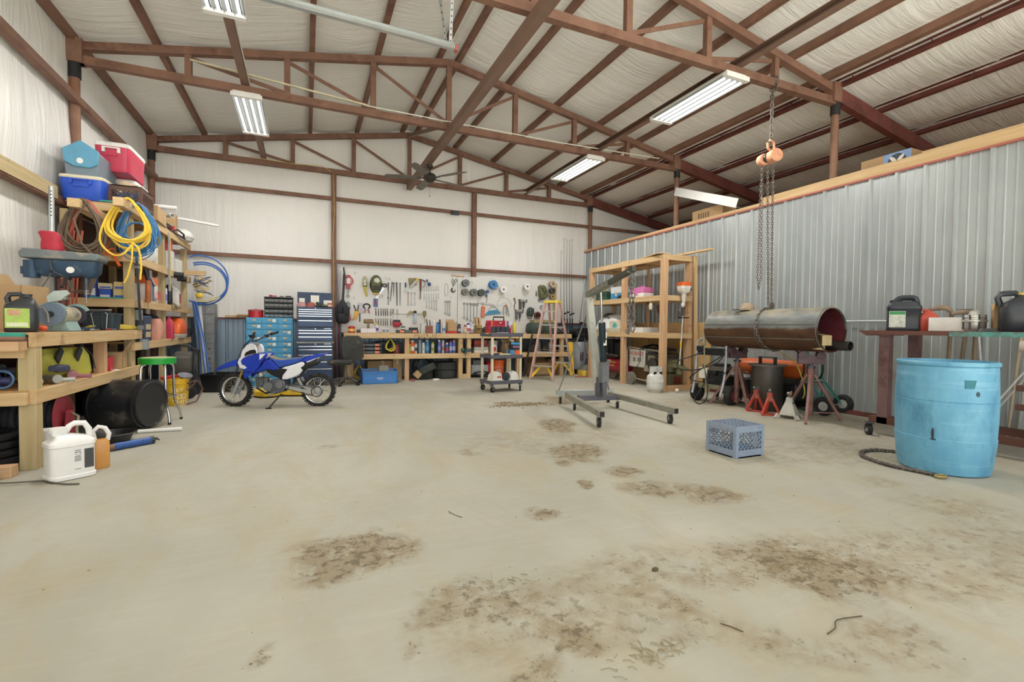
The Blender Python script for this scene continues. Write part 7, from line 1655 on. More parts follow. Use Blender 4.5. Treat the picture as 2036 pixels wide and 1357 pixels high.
for x in (-.23, .24): f.tube([(x, .5, .12), (x, .52, .7), (x, .46, .76), (x, -.42, .72), (x, -.52, .64), (x, -.52, .12)], .016, 8).tube([(x, .48, .14), (x, -.56, .10), (x, -.58, .03)], .014, 8)
f.build('frame', mat('b0a894', .45, .4), t); MB().box(-.2, .2, -.45, .45, .72, .76).build('cable_top', BLACKM, t)
f = MB(); coil(f, (0, 0, .82), .7, .1, 6, .012, 61, .05, .15); f.tube([(-.24, .1, .74), (-.26, .05, .5), (-.25, .2, .34), (-.24, .38, .36)], .007, 6); f.build('cable', BLACK, t)
for x in (-.26, .26): MB().cyl((x - .03, .34, .13), (x + .03, .34, .13), .13, n=28).build('tyre', mat('7a776e', .8), t); MB().cyl((x - .034, .34, .13), (x + .034, .34, .13), .07, n=18).build('rim', STEEL, t)
text('HOBART', .115, mat('c4473c', .5), t, (-.2015, .25, .63), (pi / 2, 0, -pi / 2)); MB().box(-.2015, -.199, .28, .36, .47, .56).box(-.2015, -.199, .14, .22, .47, .56).build('vent', mat('8a8880', .5), t)
t = thing('mower_engine', 'rusty green engine with red tank by the trimmer head', 'engine', (6.42, 6.98, .0)); t.location = (6.40, 7.05, 0); MB().box(-.12, .14, -.05, .05, 0, .3).cyl((-.14, -.02, .42), (.05, -.02, .42), .1, n=18).prism([(-.14, .45), (.14, .5), (.1, .56), (-.1, .56)], -.05, .06, 'y').build('block', mat('6a684c', .6, .1, .25, 10), t); MB().box(-.05, .1, -.06, .06, .1, .24).build('tank', mat('7a2c2c', .5), t)
t = thing('propane_tank', 'white propane cylinder on the floor before the pine shelving', 'gas cylinder', (5.78, 6.84, 0)); PT = mat('d8d8d2', .45, .1, .05, 7, 'b8b0a0', .2)
MB().lathe([(.10, 0), (.105, .03), (.12, .035), (.15, .08), (.153, .12), (.153, .24), (.14, .30), (.09, .335), (.04, .345), (0, .345)], 36).build('body', PT, t); MB().lathe([(.154, .17), (.1555, .175), (.1555, .18), (.154, .185)], 36).build('weld_band', PT, t)
MB().box(-.09, .09, .05, .062, .32, .46).box(-.09, -.078, -.06, .06, .32, .46).box(.078, .09, -.06, .06, .32, .46).box(-.09, -.03, -.07, -.058, .32, .46).box(.03, .09, -.07, -.058, .32, .46).box(-.09, .09, -.07, -.058, .32, .37).build('collar', PT, t); MB().cyl((0, 0, .34), (0, 0, .41), .018).cyl((0, 0, .41), (0, 0, .44), .03).build('valve', STEEL, t); MB().box(-.06, .04, -.158, -.149, .19, .25).build('label', PAPER, t)
solo('ball', MB().ball((6.12, 6.66, .036), .036, 16, 10), mat('e8e4da', .6, 0, .1, 30, 'c46a5a', .15), 'scuffed white baseball on the concrete by the propane cylinder', 'ball')
# ---------------------------------------------------------------- chain hoist and the hanging steel drum
t = thing('chain_hoist', 'orange chain hoist hung from the roof truss over the steel drum', 'hoist', (5.64, 4.5, 0))
OR_ = mat('d99c7a', .5, 0, .12, 6, '8a5a44', .25)
f = chain(MB(), [(0, -.06, 4.40), (0, -.06, 4.3), (.0, 0, 4.27), (.0, 0, 3.62)], .05, .007); chain(f, [(.0, .05, 4.44), (.03, .03, 4.3), (.03, .02, 3.66)], .05, .007); chain(f, [(0, -.06, 4.40), (0, -.05, 4.46), (0, .05, 4.46)], .05, .007); f.build('top_chain', CHM, t)
MB().tube([(-.07, 0, 3.6), (-.06, 0, 3.53), (0, 0, 3.5), (.06, 0, 3.53), (.05, 0, 3.62), (-.03, 0, 3.64)], .016, 8).build('top_hook', OR_, t)
MB().cyl((-.02, -.11, 3.42), (.02, .02, 3.42), .085, n=28).cyl((-.06, .04, 3.4), (-.035, .12, 3.4), .075, n=24).build('gear_case', OR_, t, bevel=.008); MB().cyl((-.03, .02, 3.41), (-.03, .05, 3.41), .06, n=20).build('chain_wheel', DSTEEL, t)
S0 = Vector((.24, .12, 1.47))
f = chain(MB(), [(.02, -.02, 3.33), S0], .034, .005); chain(f, [(-.02, .03, 3.33), S0 + Vector((-.03, .03, .02))], .034, .005); f.build('load_chain', CHM, t)
f = chain(MB(), [(-.07, .08, 3.32), (.05, .2, 1.85), (.09, .21, 1.70), (.12, .2, 1.85), (-.03, .1, 3.32)], .036, .004); f.build('hand_chain', CHM, t)
MB().torus(S0 + Vector((0, .0, .0)), .04, .014, 'y', 16, 6).build('lower_hook', CHM, t)
DC = Vector((5.89, 0, 1.149)); DR_ = .278
f = MB(); pts = [(DC.x + (DR_ + .012) * math.cos(a), 4.62 + .06 * math.sin(a), DC.z + (DR_ + .012) * math.sin(a)) for a in [pi * (.5 + 2 * i / 40) for i in range(41)]]
chain(f, pts, .045, .0065); chain(f, [(5.89, 4.64, 1.44), (5.87, 4.62, 1.475), (5.82, 4.6, 1.45), (5.77, 4.6, 1.42)], .045, .0065)
solo('sling_chain', f, CHM, 'rusty chain slung around the middle of the steel drum', 'chain')
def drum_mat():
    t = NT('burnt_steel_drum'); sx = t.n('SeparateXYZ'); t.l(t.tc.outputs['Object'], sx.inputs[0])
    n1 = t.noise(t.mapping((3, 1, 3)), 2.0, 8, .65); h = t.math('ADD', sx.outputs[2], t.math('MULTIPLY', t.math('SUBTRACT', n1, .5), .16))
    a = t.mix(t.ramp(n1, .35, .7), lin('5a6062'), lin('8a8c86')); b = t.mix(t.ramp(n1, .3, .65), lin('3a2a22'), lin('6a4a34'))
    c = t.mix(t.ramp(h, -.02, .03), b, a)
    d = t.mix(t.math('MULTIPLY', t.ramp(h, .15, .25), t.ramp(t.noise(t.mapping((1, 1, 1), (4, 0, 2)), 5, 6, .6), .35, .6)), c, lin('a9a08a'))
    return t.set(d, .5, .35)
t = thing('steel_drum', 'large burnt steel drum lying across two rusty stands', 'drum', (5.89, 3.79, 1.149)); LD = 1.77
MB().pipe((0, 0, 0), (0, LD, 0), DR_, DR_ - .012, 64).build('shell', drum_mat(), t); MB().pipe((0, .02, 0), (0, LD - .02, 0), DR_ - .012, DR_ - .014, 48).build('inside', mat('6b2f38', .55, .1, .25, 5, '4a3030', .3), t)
MB().cyl((0, LD - .04, 0), (0, LD, 0), DR_ - .001, n=48).build('end_plate', mat('55504a', .6, .3, .2), t)
f = MB()
for z, yy in ((.06, (.05, 1.76)), (-.12, (.05, 1.76))): x = -math.sqrt((DR_ + .001) ** 2 - z * z); f.box(x - .003, x + .003, yy[0], yy[1], z - .006, z + .006)
for y in (.02, .87): f.torus((0, y, 0), DR_, .006, 'y', 64, 6)
f.build('weld_seam', mat('6a6a64', .5, .4), t)
solo('timber_block', MB().frame((5.72, 3.74, 1.02), (5.97, 4.05, 1.04), .1, .12).frame((5.74, 3.8, .93), (5.84, 4.15, .94), .06, .05), WG[1], 'grey timber block wedged in the drum mouth', 'block')
solo('steel_pipe', MB().pipe((6.0, 3.64, .955), (6.0, 4.55, .955), .058, .047, 24), mat('4a4644', .5, .5), 'short black pipe poking out of the drum mouth', 'pipe')
solo('flat_bar', MB().frame((5.66, 3.82, 1.12), (5.87, 4.05, 1.18), .05, .01), DSTEEL, 'flat steel bar inside the drum mouth above the timber', 'bar')
t = thing('baseball_cap', 'tan and grey baseball cap lying on top of the steel drum', 'cap', (5.84, 4.98, 1.42)); MB().lathe([(.09, 0), (.092, .03), (.078, .075), (.04, .105), (0, .11)], 22, 1, 1.1).build('crown', mat('a8937c', .85, 0, .1, 8, 'cfc8b8', .3), t)
MB().prism([(-.15, .05), (-.16, .0), (-.16, .12), (-.06, .13), (-.05, .03)], .0, .012, 'z').build('brim', mat('4a4744', .8), t); text('LC', .05, PAPER, t, (-.09, -.03, .045), (pi / 2, 0, -pi / 2 + .3))
def pipe_stand(label, x, y, rz):
    t = thing('pipe_stand', label, 'stand', (x, y, 0), rz); M_ = mat('8a6a64', .6, .2, .15, 6, '9a6a50', .3)
    MB().cyl((0, 0, .05), (0, 0, .67), .036, n=20).build('post', mat('86625c', .6, .2, .15, 6, '6a4a42', .3), t)
    for k in range(3): a = 2 * pi * k / 3 + .2; MB().frame((.04 * math.cos(a), .04 * math.sin(a), .58), (.37 * math.cos(a), .37 * math.sin(a), .01), .03, .03).build('leg', M_, t)
    for k in range(3): a = 2 * pi * k / 3 + .2; MB().frame((0, 0, .1), (.31 * math.cos(a), .31 * math.sin(a), .1), .02, .012).build('brace', M_, t)
    MB().cyl((0, 0, .64), (0, 0, .72), .024).cyl((0, 0, .66), (0, 0, .69), .05, n=12).build('screw', DSTEEL, t); MB().tube([(.03, 0, .5), (.12, -.02, .52), (.16, -.06, .5)], .008, 6).build('tee_handle', STEEL, t)
    MB().box(-.15, .15, -.035, -.028, .72, .82).box(-.15, .15, .028, .035, .72, .82).box(-.15, .15, -.035, .035, .715, .725).build('head', mat('6a545a', .55, .3, .15), t)
    for s in (-1, 1): MB().cyl((s * .1, -.05, .825), (s * .1, .05, .825), .05, n=20).build('roller', mat('5a484c', .5, .4), t)
    return t
pipe_stand('rusty three legged pipe stand under the far end of the drum', 5.92, 5.2, -.1); pipe_stand('rusty three legged pipe stand under the open end of the drum', 5.87, 4.03, -.75)

# ---------------------------------------------------------------- floor machines under the drum
t = thing('pressure_washer', 'pressure washer with grey tube handle, hose and wand by the plywood', 'pressure washer', (5.73, 5.53, 0), -1.40)
GT = mat('a9adb4', .35, .4, .08)
MB().tube(smooth([(-.24, -.1, .14), (-.25, -.02, .4), (-.25, .02, .85), (-.2, .03, .98), (0, .03, 1.0), (.2, .03, .98), (.25, .02, .85), (.25, -.02, .4), (.24, -.1, .14)]), .019, 10).build('handle_frame', GT, t)
MB().box(-.23, .23, .0, .05, .74, .85).box(-.24, -.14, -.02, .04, .8, .88).build('hose_bracket', BLACK, t, bevel=.01)
MB().box(-.2, .2, .1, .5, .28, .42).cyl((0, .3, .42), (0, .3, .6), .13, n=24).box(-.2, .02, .1, .3, .42, .5).build('engine', BLACKM, t, bevel=.01); MB().box(-.1, .16, .12, .45, .5, .56).build('engine_cover', mat('6a645a', .6, .1, .2), t); MB().box(-.22, .22, .02, .55, .22, .28).build('deck', mat('8a8468', .6, .2, .2), t)
for x in (-.29, .29): MB().cyl((x - .045, .1, .14), (x + .045, .1, .14), .14, n=30).build('tyre', RUBBER, t, bevel=.02); MB().cyl((x - .05, .1, .14), (x + .05, .1, .14), .07, n=18).build('rim', mat('7a2c34' if x > 0 else '3a3a3c', .5), t)
for x in (-.2, .2): MB().cyl((x, .5, 0), (x, .5, .22), .025).build('foot', BLACK, t)
MB().tube([(-.08, -.06, 1.07), (-.06, -.08, .9)], [.025, .03], 8).tube([(-.06, -.08, .9), (.0, -.14, .55), (.08, -.2, .2)], .009, 6).build('wand', mat('8a826a', .5, .2, .1), t)
f = MB().tube(smooth([(-.06, -.06, .8), (-.3, -.1, .7), (-.5, -.12, .62), (-.48, -.12, .5), (-.2, -.12, .5), (.15, -.1, .62), (.25, -.06, .75), (.1, -.08, .65), (-.2, -.1, .45), (-.28, -.1, .35), (0, -.12, .34), (.3, -.05, .5)]), .0085, 6)
f.tube(smooth([(-.05, -.12, .6), (.05, -.16, .4), (-.02, -.22, .2), (-.08, -.26, .06), (.02, -.28, .012), (.12, -.27, .08), (.13, -.24, .25), (.06, -.18, .4)]), .0085, 6); f.build('hose', BLACK, t)
MB().box(-.18, -.04, -.02, -.015, .38, .55).build('manual', PAPER, t)
t = thing('torpedo_heater', 'orange torpedo heater on black wheeled frame behind the steel pot', 'heater', (6.50, 5.05, 0)); OH = mat('d86a34', .38, .1, .08, 5)
MB().lathe([(.13, -.55), (.155, -.54), (.16, -.3), (.16, .45), (.155, .52), (.14, .54), (.12, .5), (.12, .3), (0, .3)], 36).build('barrel', OH, t).matrix_local = Matrix.Translation((0, 0, .56)) @ Matrix.Rotation(-pi / 2, 4, 'X') @ Matrix.Diagonal((.84, .84, 1, 1))
MB().box(-.17, .17, -.5, .45, .14, .38).build('fuel_tank', mat('26272a', .5), t, bevel=.02); MB().box(-.12, .12, -.35, .3, .38, .44).build('base_box', mat('4a4a44', .55, 0, .2), t)
f = MB(); 
for k in range(3): f.torus((0, -.555, .56), .04 + .04 * k, .004, 'y', 28, 5)
f.build('fan_guard', DSTEEL, t)
for x in (-.2, .2): MB().tube(smooth([(x, .5, .03), (x, .4, .12), (x, -.5, .4), (x, -.62, .7), (x, -.5, .86)]), .013, 8).build('frame', BLACK, t); MB().cyl((x - .025, -.3, .12), (x + .025, -.3, .12), .12, n=26).build('wheel', RUBBER, t)
f = MB().tube(smooth([(-.18, -.5, .85), (-.2, -.35, .95), (-.19, -.2, .92), (-.2, -.3, .8), (-.22, -.5, .7), (-.21, -.6, .5), (-.22, -.66, .3), (-.2, -.62, .2)]), .008, 6); solo('extension_cord', f, mat('d8cc58', .5), 'yellow cord draped over the torpedo heater frame', 'cord', (6.50, 5.05, 0))
t = thing('steel_pot', 'heavy lidded steel pot with strap handle on the floor under the drum', 'pot', (6.06, 4.80, 0)); BS = mat('585450', .4, .6, .25, 4, '6a4a34', .4, name='burnt_steel')
MB().lathe([(.20, 0), (.205, .01), (.205, .63), (.21, .63)], 44).build('body', BS, t); MB().cyl((0, 0, .63), (0, 0, .652), .245, n=44).build('lid', mat('6a5e56', .5, .4, .2, 6), t); MB().frame((-.0, -.12, .65), (0, -.12, .745), .06, .014).frame((0, .12, .65), (0, .12, .745), .06, .014).frame((0, -.13, .75), (0, .13, .75), .06, .014, (0, 0, 1)).build('handle', BS, t)
def jack(label, x, y, rz, c, h=.33):
    t = thing('jack_stand', label, 'jack stand', (x, y, 0), rz, 'jack stands by the steel pot'); M_ = mat(c, .5, .1, .12, 6, '9a7a6a', .3)
    MB().cyl((0, 0, .19), (0, 0, h - .03), .035, n=18).build('sleeve', M_, t)
    for k in range(3): a = 2 * pi * k / 3 + .4; MB().frame((.02 * math.cos(a), .02 * math.sin(a), .24), (.13 * math.cos(a), .13 * math.sin(a), .01), .03, .026).build('leg', M_, t)
    MB().torus((0, 0, .012), .118, .009, 'z', 3, 6).at().build('base_ring', M_, t).rotation_euler = (0, 0, .4); MB().tube([(-.07, 0, h + .012), (-.03, 0, h - .006), (.03, 0, h - .006), (.07, 0, h + .012)], .014, 8).cyl((0, 0, .2), (0, 0, h), .02).build('saddle', mat('7a7674', .45, .5), t)
    chain(MB(), [(.038, -.01, h - .06), (.05, -.02, .2), (.04, -.06, .12)], .02, .0025).build('pin_chain', STEEL, t)
jack('red jack stand touching the steel pot, beside the drum stand leg', 5.76, 4.73, .3, 'b0382c'); jack('red jack stand between the other red one and the grey one', 5.69, 4.46, .6, 'bc4030')
t = thing('jack_stand', 'grey cast jack stand with notched saddle under the drum mouth', 'jack stand', (5.75, 4.22, 0), .4); GJ = mat('b8b8ae', .5, .2, .1, 6)
MB().loft([[(x * s, y * s, z) for x, y in ((-.1, -.1), (.1, -.1), (.1, .1), (-.1, .1))] for s, z in ((1.0, 0.04), (.75, .12), (.4, .22), (.34, .27))]).build('tower', GJ, t, bevel=.01)
for x in (-.1, .1):
    for y in (-.1, .1): MB().frame((x, y, .05), (x * 1.25, y * 1.25, .0), .045, .04).build('foot', GJ, t)
MB().tube([(-.075, 0, .335), (-.02, 0, .285), (.02, 0, .285), (.075, 0, .335)], .017, 8).build('saddle', mat('8a7a6a', .5, .4), t); MB().cyl((-.04, -.045, .2), (.04, -.045, .2), .014).build('pin', DSTEEL, t)
t = thing('hand_truck', 'green hand truck with two pneumatic wheels leaning by the ribbed wall', 'hand truck', (6.58, 4.33, 0), .1); HG_ = mat('2c7f70', .42, .1, .1)
for s in (-1, 1):
    MB().tube([(s * .17, .1, .03), (s * .17, .12, .6), (s * .17, .16, 1.3)], .016, 8).build('rail', HG_, t); MB().frame((s * .17, .11, .46), (s * .19, -.13, .14), .014, .022).build('axle_brace', HG_, t)
    MB().torus((s * .24, -.14, .13), .088, .042, 'x', 32, 10).build('tyre', RUBBER, t); MB().cyl((s * .24 - .03, -.14, .13), (s * .24 + .03, -.14, .13), .062, n=24).cyl((s * .24 - .04, -.14, .13), (s * .24 + .04, -.14, .13), .02).build('rim', mat('c4c6c4', .4, .4), t)
for z in (.15, .42, .72, 1.05): MB().box(-.17, .17, .1, .13 + .02 * z, z, z + .035).build('crossbar', HG_, t)
MB().cyl((-.24, -.14, .13), (.24, -.14, .13), .01).build('axle', STEEL, t); MB().box(-.19, .19, .1, .3, 0, .012).build('toe_plate', HG_, t)

# ---------------------------------------------------------------- steel table, drum and crate on the right
RT_ = mat('6a463c', .55, .3, .25, 5, '54403a', .4, name='rusty_table_steel')
t = thing('welding_table', 'rusty steel welding table on casters along the ribbed wall', 'table', (0, 0, 0))
MB().box(5.70, 6.42, 1.15, 3.30, 1.10, 1.145).build('top', RT_, t); MB().prism([(3.30, 1.145), (3.38, 1.145), (3.30, 1.09)], 5.70, 6.42, 'x').build('top_lip', RT_, t); MB().box(5.69, 5.70, 1.15, 2.55, 1.095, 1.14).build('teal_paint_patch', mat('5a9a92', .6, 0, .2, 8, '6a463c', .5), t)
for x in (5.76, 6.3):
    for y in (3.10, 1.35): MB().box(x, x + .08, y, y + .1, .13, 1.1).build('leg', mat('755a5a', .55, .2, .2, 5, '5a3c34', .4), t)
for x in (5.76, 6.3): MB().box(x, x + .08, 1.2, 3.28, .13, .2).build('foot_rail', RT_, t)
for z in (.45, .62): MB().box(5.78, 5.84, 1.45, 2.1, z, z + .05).build('cross_rail', RT_, t)
MB().box(5.78, 6.36, 3.12, 3.18, .62, .68).build('end_rail', mat('9a8a88', .5, .3), t)
for x, y in ((5.66, 3.21), (6.42, 3.2), (5.66, 1.3)): caster(t, (x, y, 0), .062, .9, mat('34363c', .5), mat('9aa0a4', .4, .3))
MB().pipe((5.62, 2.02, 1.02), (5.66, 1.72, 1.02), .05, .042, 24).build('pipe_vise', mat('b8a8a0', .5, .2), t); MB().box(5.6, 5.72, 1.82, 1.92, 1.06, 1.1).build('bracket', mat('4a9a6a', .5), t)
TT = 1.146
BP = mat('2c3038', .35, 0, .12, name='blue_black_plastic')
def bigjug(label, loc, d, rz, cap_m, lab=None):
    t = thing('jug', label, 'jug', loc, rz); x, y, z = d[0] / 2, d[1] / 2, d[2]
    MB().rbox([(0, 0, x * .95, y * .95, 0), (0, 0, x, y, z * .03), (0, 0, x * .97, y * .97, z * .1), (0, 0, x * .96, y * .96, z * .62), (0, 0, x, y, z * .64), (0, 0, x, y, z * .72), (0, 0, x * .75, y * .85, z * .86), (0, 0, x * .6, y * .6, z * .88)], .22, 32).build('body', BP, t, smooth=50)
    MB().tube(smooth([(-x * .5, 0, z * .84), (-x * .25, 0, z * .97), (x * .3, 0, z * .99), (x * .62, 0, z * .96), (x * .75, 0, z * .78)], 3), y * .26, 8).build('handle', BP, t); MB().cyl((-x * .55, 0, z * .82), (-x * .66, 0, z * .93), x * .2, n=18).build('cap', cap_m, t)
    if lab:
        MB().box(-x * .9, x * .05, -y - .002, -y * .9, z * .1, z * .58).build('label', mat('c9cfc4', .55, 0, .25, 30, '5a6a5a', .3), t); MB().box(-x * .88, x * .03, -y - .003, -y * .95, z * .48, z * .57).build('green_band', mat('2f8a4c', .5), t)
    return t
bigjug('black oil jug with green banded label on the rusty table', (6.12, 3.16, TT), (.30, .24, .37), -1.0, BLACK, 1)
bottle('red fluid jug behind the black oil jug on the rusty table', (6.2, 2.97, TT), (.16, .16, .23), 'c4503e', 'c4503e', -.9, True, None)
t = carton('dusty white parts carton on the rusty table beside the red jug', (6.15, 2.77, TT), (.3, .22, .14), -1.15, m=mat('dedbd6', .7, 0, .08, 8, 'b8b4ac', .3), tape=False)
t = thing('carburettor', 'silver round carburettor body on the rusty table', 'carburettor', (6.14, 2.55, TT)); SV = mat('c4c4be', .35, .6, .1, 10)
MB().lathe([(.07, 0), (.08, .02), (.085, .03), (.085, .09), (.095, .095), (.095, .115), (.085, .12), (.085, .135), (.09, .14), (.085, .16), (.05, .165), (.04, .2), (.02, .21), (.0, .225)], 32).build('body', SV, t)
f = MB()
for k in range(8): a = k * pi / 4; f.cyl((.088 * math.cos(a), .088 * math.sin(a), .02), (.088 * math.cos(a), .088 * math.sin(a), .165), .007, n=6)
f.build('bolt', DSTEEL, t); MB().tube([(0, 0, .22), (0, .15, .225)], .004, 5).build('rod', DSTEEL, t)
carton('open brown carton at the back of the rusty table', (6.22, 2.36, TT), (.16, .18, .21), -1.1, 'sn')
solo('small_parts', MB().rbox([(0, 0, .05, .09, 0), (0, 0, .04, .07, .03)], .5), DSTEEL, 'dark flat part lying before the open carton on the table', 'part', (6.02, 2.38, TT))
t = bottle('large blue black jug with yellow cap at the table near end', (6.08, 2.17, TT), (.32, .27, .36), BP, 'd8c04a', -1.05, True, None)
for i, (y, h, lb) in enumerate(((2.85, .25, 'taller curved wooden horn handle behind the white carton'), (2.64, .2, 'shorter curved handle behind the silver carburettor'))):
    solo('horn_tool', MB().tube(smooth([(6.35, y, TT - .9), (6.34, y - .02, TT + h * .3), (6.33, y - .03, TT + h * .75), (6.31, y + .01, TT + h), (6.28, y + .09, TT + h * .98), (6.26, y + .15, TT + h * .9)]), [.018] * 10 + [.028] * 6 + [.022] * 3 + [.02, .008], 10), mat('8f7d6a', .6, 0, .2, 8), lb, 'tool')
for i, (a, b, r_, c, lb) in enumerate((((6.72, 3.35, 0), (6.78, 3.3, 1.05), .016, 'b09a78', 'long tool handle leaning on the ribbed wall nearest the table leg'), ((6.7, 2.95, 0), (6.79, 2.88, 1.3), .02, '7a6a58', 'dark shovel handle leaning behind the red jug'), ((6.52, 2.57, 0), (6.7, 2.75, 1.2), .01, 'c8ccd0', 'thin steel rod slanting behind the white carton'), ((6.6, 2.45, 0), (6.78, 2.42, 1.25), .013, 'b8a88c', 'pale tool handle upright behind the carburettor'), ((6.6, 2.37, 0), (6.78, 2.36, 1.28), .01, 'a8a498', 'thin pale handle right next to it'), ((6.25, 2.66, 0), (6.75, 2.1, 1.25), .01, 'd0d0cc', 'silver rod slanting above the blue barrel rim'), ((6.27, 2.62, 0), (6.77, 2.06, 1.25), .008, 'c4c0b4', 'second silver rod just below the first slanted one'))):
    solo(('shovel', 'shovel', 'metal_rod', 'broom', 'broom', 'metal_rod', 'metal_rod')[i], MB().cyl(a, b, r_, n=10), mat(c, .5, .2), lb, 'tool')
solo('conduit', MB().cyl((6.78, 2.8, 1.27), (6.78, 4.9, 1.27), .012, n=8), mat('c8ccd0', .4, .3), 'thin grey conduit running along the ribbed wall at table height', 'conduit')
def barrel_mat():
    t = NT('blue_barrel_plastic'); o1 = t.mapping((1, 1, 1)); n = t.noise(t.mapping((1, 1, .5)), 4, 8, .65)
    c = t.ramp(n, .3, .7, lin('5596bb'), lin('7ab8d2'))
    g = t.noise(t.mapping((1, 1, .45), (2.3, 1, 4)), 5.5, 8, .7)
    c = t.mix(t.math('MULTIPLY', t.ramp(g, .52, .66), .6), c, lin('3d789a'))
    w = t.noise(t.mapping((.4, .4, 6), (1, 5, 2)), 4, 5, .6); c = t.mix(t.math('MULTIPLY', t.ramp(w, .58, .7), .3), c, lin('9fd0e0'))
    k = t.noise(t.mapping((1, 1, 1), (7, 3, 6)), 6, 9, .75); c = t.mix(t.math('MULTIPLY', t.ramp(k, .62, .72), .65), c, lin('544f52'))
    return t.set(c, .45)
BBL = barrel_mat()
t = thing('plastic_barrel', 'big scuffed sky blue plastic barrel in front of the rusty table', 'barrel', (4.88, 2.2, 0))
MB().lathe([(.270, 0), (.292, .012), (.300, .05), (.322, .28), (.322, .285), (.318, .29), (.324, .45), (.326, .58), (.321, .585), (.325, .59), (.322, .66), (.316, .84), (.312, .86), (.325, .87), (.327, .89), (.318, .90), (.300, .90), (.296, .86), (.285, .05), (0, .04)], 72).build('shell', BBL, t)
c_, s_ = Vector((-.80, -.6, 0)), Vector((.6, -.8, 0))
def onb(al, z, r=.3255): return Vector((r * math.cos(al), r * math.sin(al), z))
A0 = math.atan2(-2.2, -4.88)
MB().loft([[onb(A0 + u_, z_, .3215 + q) for u_, z_ in ((.36, .70), (.36, .765), (.58, .765), (.54, .70))] for q in (-.004, .0035)]).build('cut_hole', mat('2f7a8a', .6), t)
for u_, z_, w_, h_, c in ((-.2, .33, .008, .045, '26303a'), (-.19, .285, .02, .006, '26303a'), (.62, .66, .012, .02, '3a4a50')):
    MB().loft([[onb(A0 + u_ + w_ * math.cos(k * pi / 5) / .33 * (1 + .3 * math.sin(k * 3)), z_ + h_ * math.sin(k * pi / 5), .3235 if .2 < z_ < .85 else .318) for k in range(10)], [onb(A0 + u_ + w_ * math.cos(k * pi / 5) / .33 * (1 + .3 * math.sin(k * 3)), z_ + h_ * math.sin(k * pi / 5), .3268 if .2 < z_ < .85 else .3225) for k in range(10)]]).build('scuff', mat(c, .6, 0, .3, 18), t)
f = chain(MB(), smooth([(5.06, 2.62, .012), (4.94, 2.74, .012), (4.76, 2.75, .012), (4.60, 2.66, .012), (4.51, 2.51, .012), (4.48, 2.36, .012), (4.50, 2.23, .012), (4.52, 2.11, .012)], 6), .045, .007)
solo('floor_chain', f, CHM, 'rusty chain lying in a loop on the floor by the blue barrel', 'chain'); solo('chain_hook', MB().torus((4.53, 2.05, .014), .045, .012, 'z', 18, 6, .6), mat('9a8a5a', .5, .4), 'brass coloured chain hook on the floor at the barrel foot', 'hook')
crate('grey plastic milk crate standing upside down on the open floor', (3.635, 3.2, .28), (.35, .34, .28), mat('8a98ac', .5, 0, .1, 6, '70767e', .3, name='grey_blue_plastic'), 0, rot=(pi, 0, 0))
solo('storage_jug', MB().rbox([(0, 0, .08, .06, 0), (0, 0, .09, .07, .02), (0, 0, .07, .05, .08), (0, 0, .03, .03, .1)], .5), mat('3c6a94', .45), 'blue and black bottle lying inside the grey milk crate', 'bottle', (3.62, 3.15, .0))

# ---------------------------------------------------------------- on the loft and up in the roof
LZ = 3.135
def lcarton(*a, **k): return carton(*a, **k)
r = carton('brown fan carton with blue printed end on the loft', (7.22, 3.92, LZ), (.32, .6, .34), .0, tape=False, name='fan_box')
FBL = mat('7a9ac4', .5, 0, .2, 5); MB().box(-.1615, -.158, -.301, .02, .03, .34).build('blue_panel', FBL, r); MB().cyl((-.1585, -.14, .21), (-.164, -.14, .21), .11, n=32).build('dark_disc', mat('2c3444', .5), r)
f = MB()
for k in range(4): a = pi / 4 + k * pi / 2; f.at((-.165, -.14 + .06 * math.cos(a), .21 + .06 * math.sin(a)), (a, 0, 0)).ball((0, 0, 0), (.002, .055, .022), 12, 6); f.M = None
f.build('fan_symbol', PAPER, r)
for i, (x, y0, y1, z, w_, lb) in enumerate(((7.0, 1.2, 3.4, 3.30, .3, 'long thin board lying on the loft edge past the fan carton'), (7.05, .9, 3.0, 3.32, .25, 'upper thin board on the loft edge nearest the camera end'))):
    solo('board', MB().box(x - w_ / 2, x + w_ / 2, y0, y1, z - (LZ - 3.135), z + .02), WD[1], lb, 'board')
solo('heater_grille', MB().box(6.98, 7.3, 2.75, 3.35, LZ, 3.30), mat('3a3a38', .6, 0, .4, 40), 'dark slotted grille under the boards on the loft', 'grille')
solo('loft_plank', MB().frame((7.0, 4.35, 3.22), (7.05, 5.4, 3.22), .2, .02).box(6.98, 7.2, 4.4, 5.3, LZ, 3.21), WD[1], 'short planks on the loft beside the steel post', 'board')
carton('printed cardboard box on the loft beneath the bent metal strip', (7.2, 6.95, LZ), (.35, .75, .32), 0, tape=False)
for k in range(5): MB().box(-.1765, -.1745, -.05 + .06 * k, -.02 + .06 * k, .1, .25).build('print', mat('6a5a44', .7, 0, .4, 60), bpy.data.objects['cardboard_box.%03d' % max(int(o.name[-3:]) for o in bpy.data.objects if o.name.startswith('cardboard_box.'))])
f = MB(); a, b = Vector((6.92, 7.6, 3.84)), Vector((6.95, 6.1, 3.26)); f.frame(a, b, .2, .004, (0, 0, 1)); f.frame(a + Vector((-.1, 0, .07)), b + Vector((-.1, 0, .07)), .004, .16, (0, 0, 1))
solo('flashing_strip', f, mat('d4d6d2', .4, .3, .05), 'bent white metal strip slanting across the loft boxes', 'flashing')
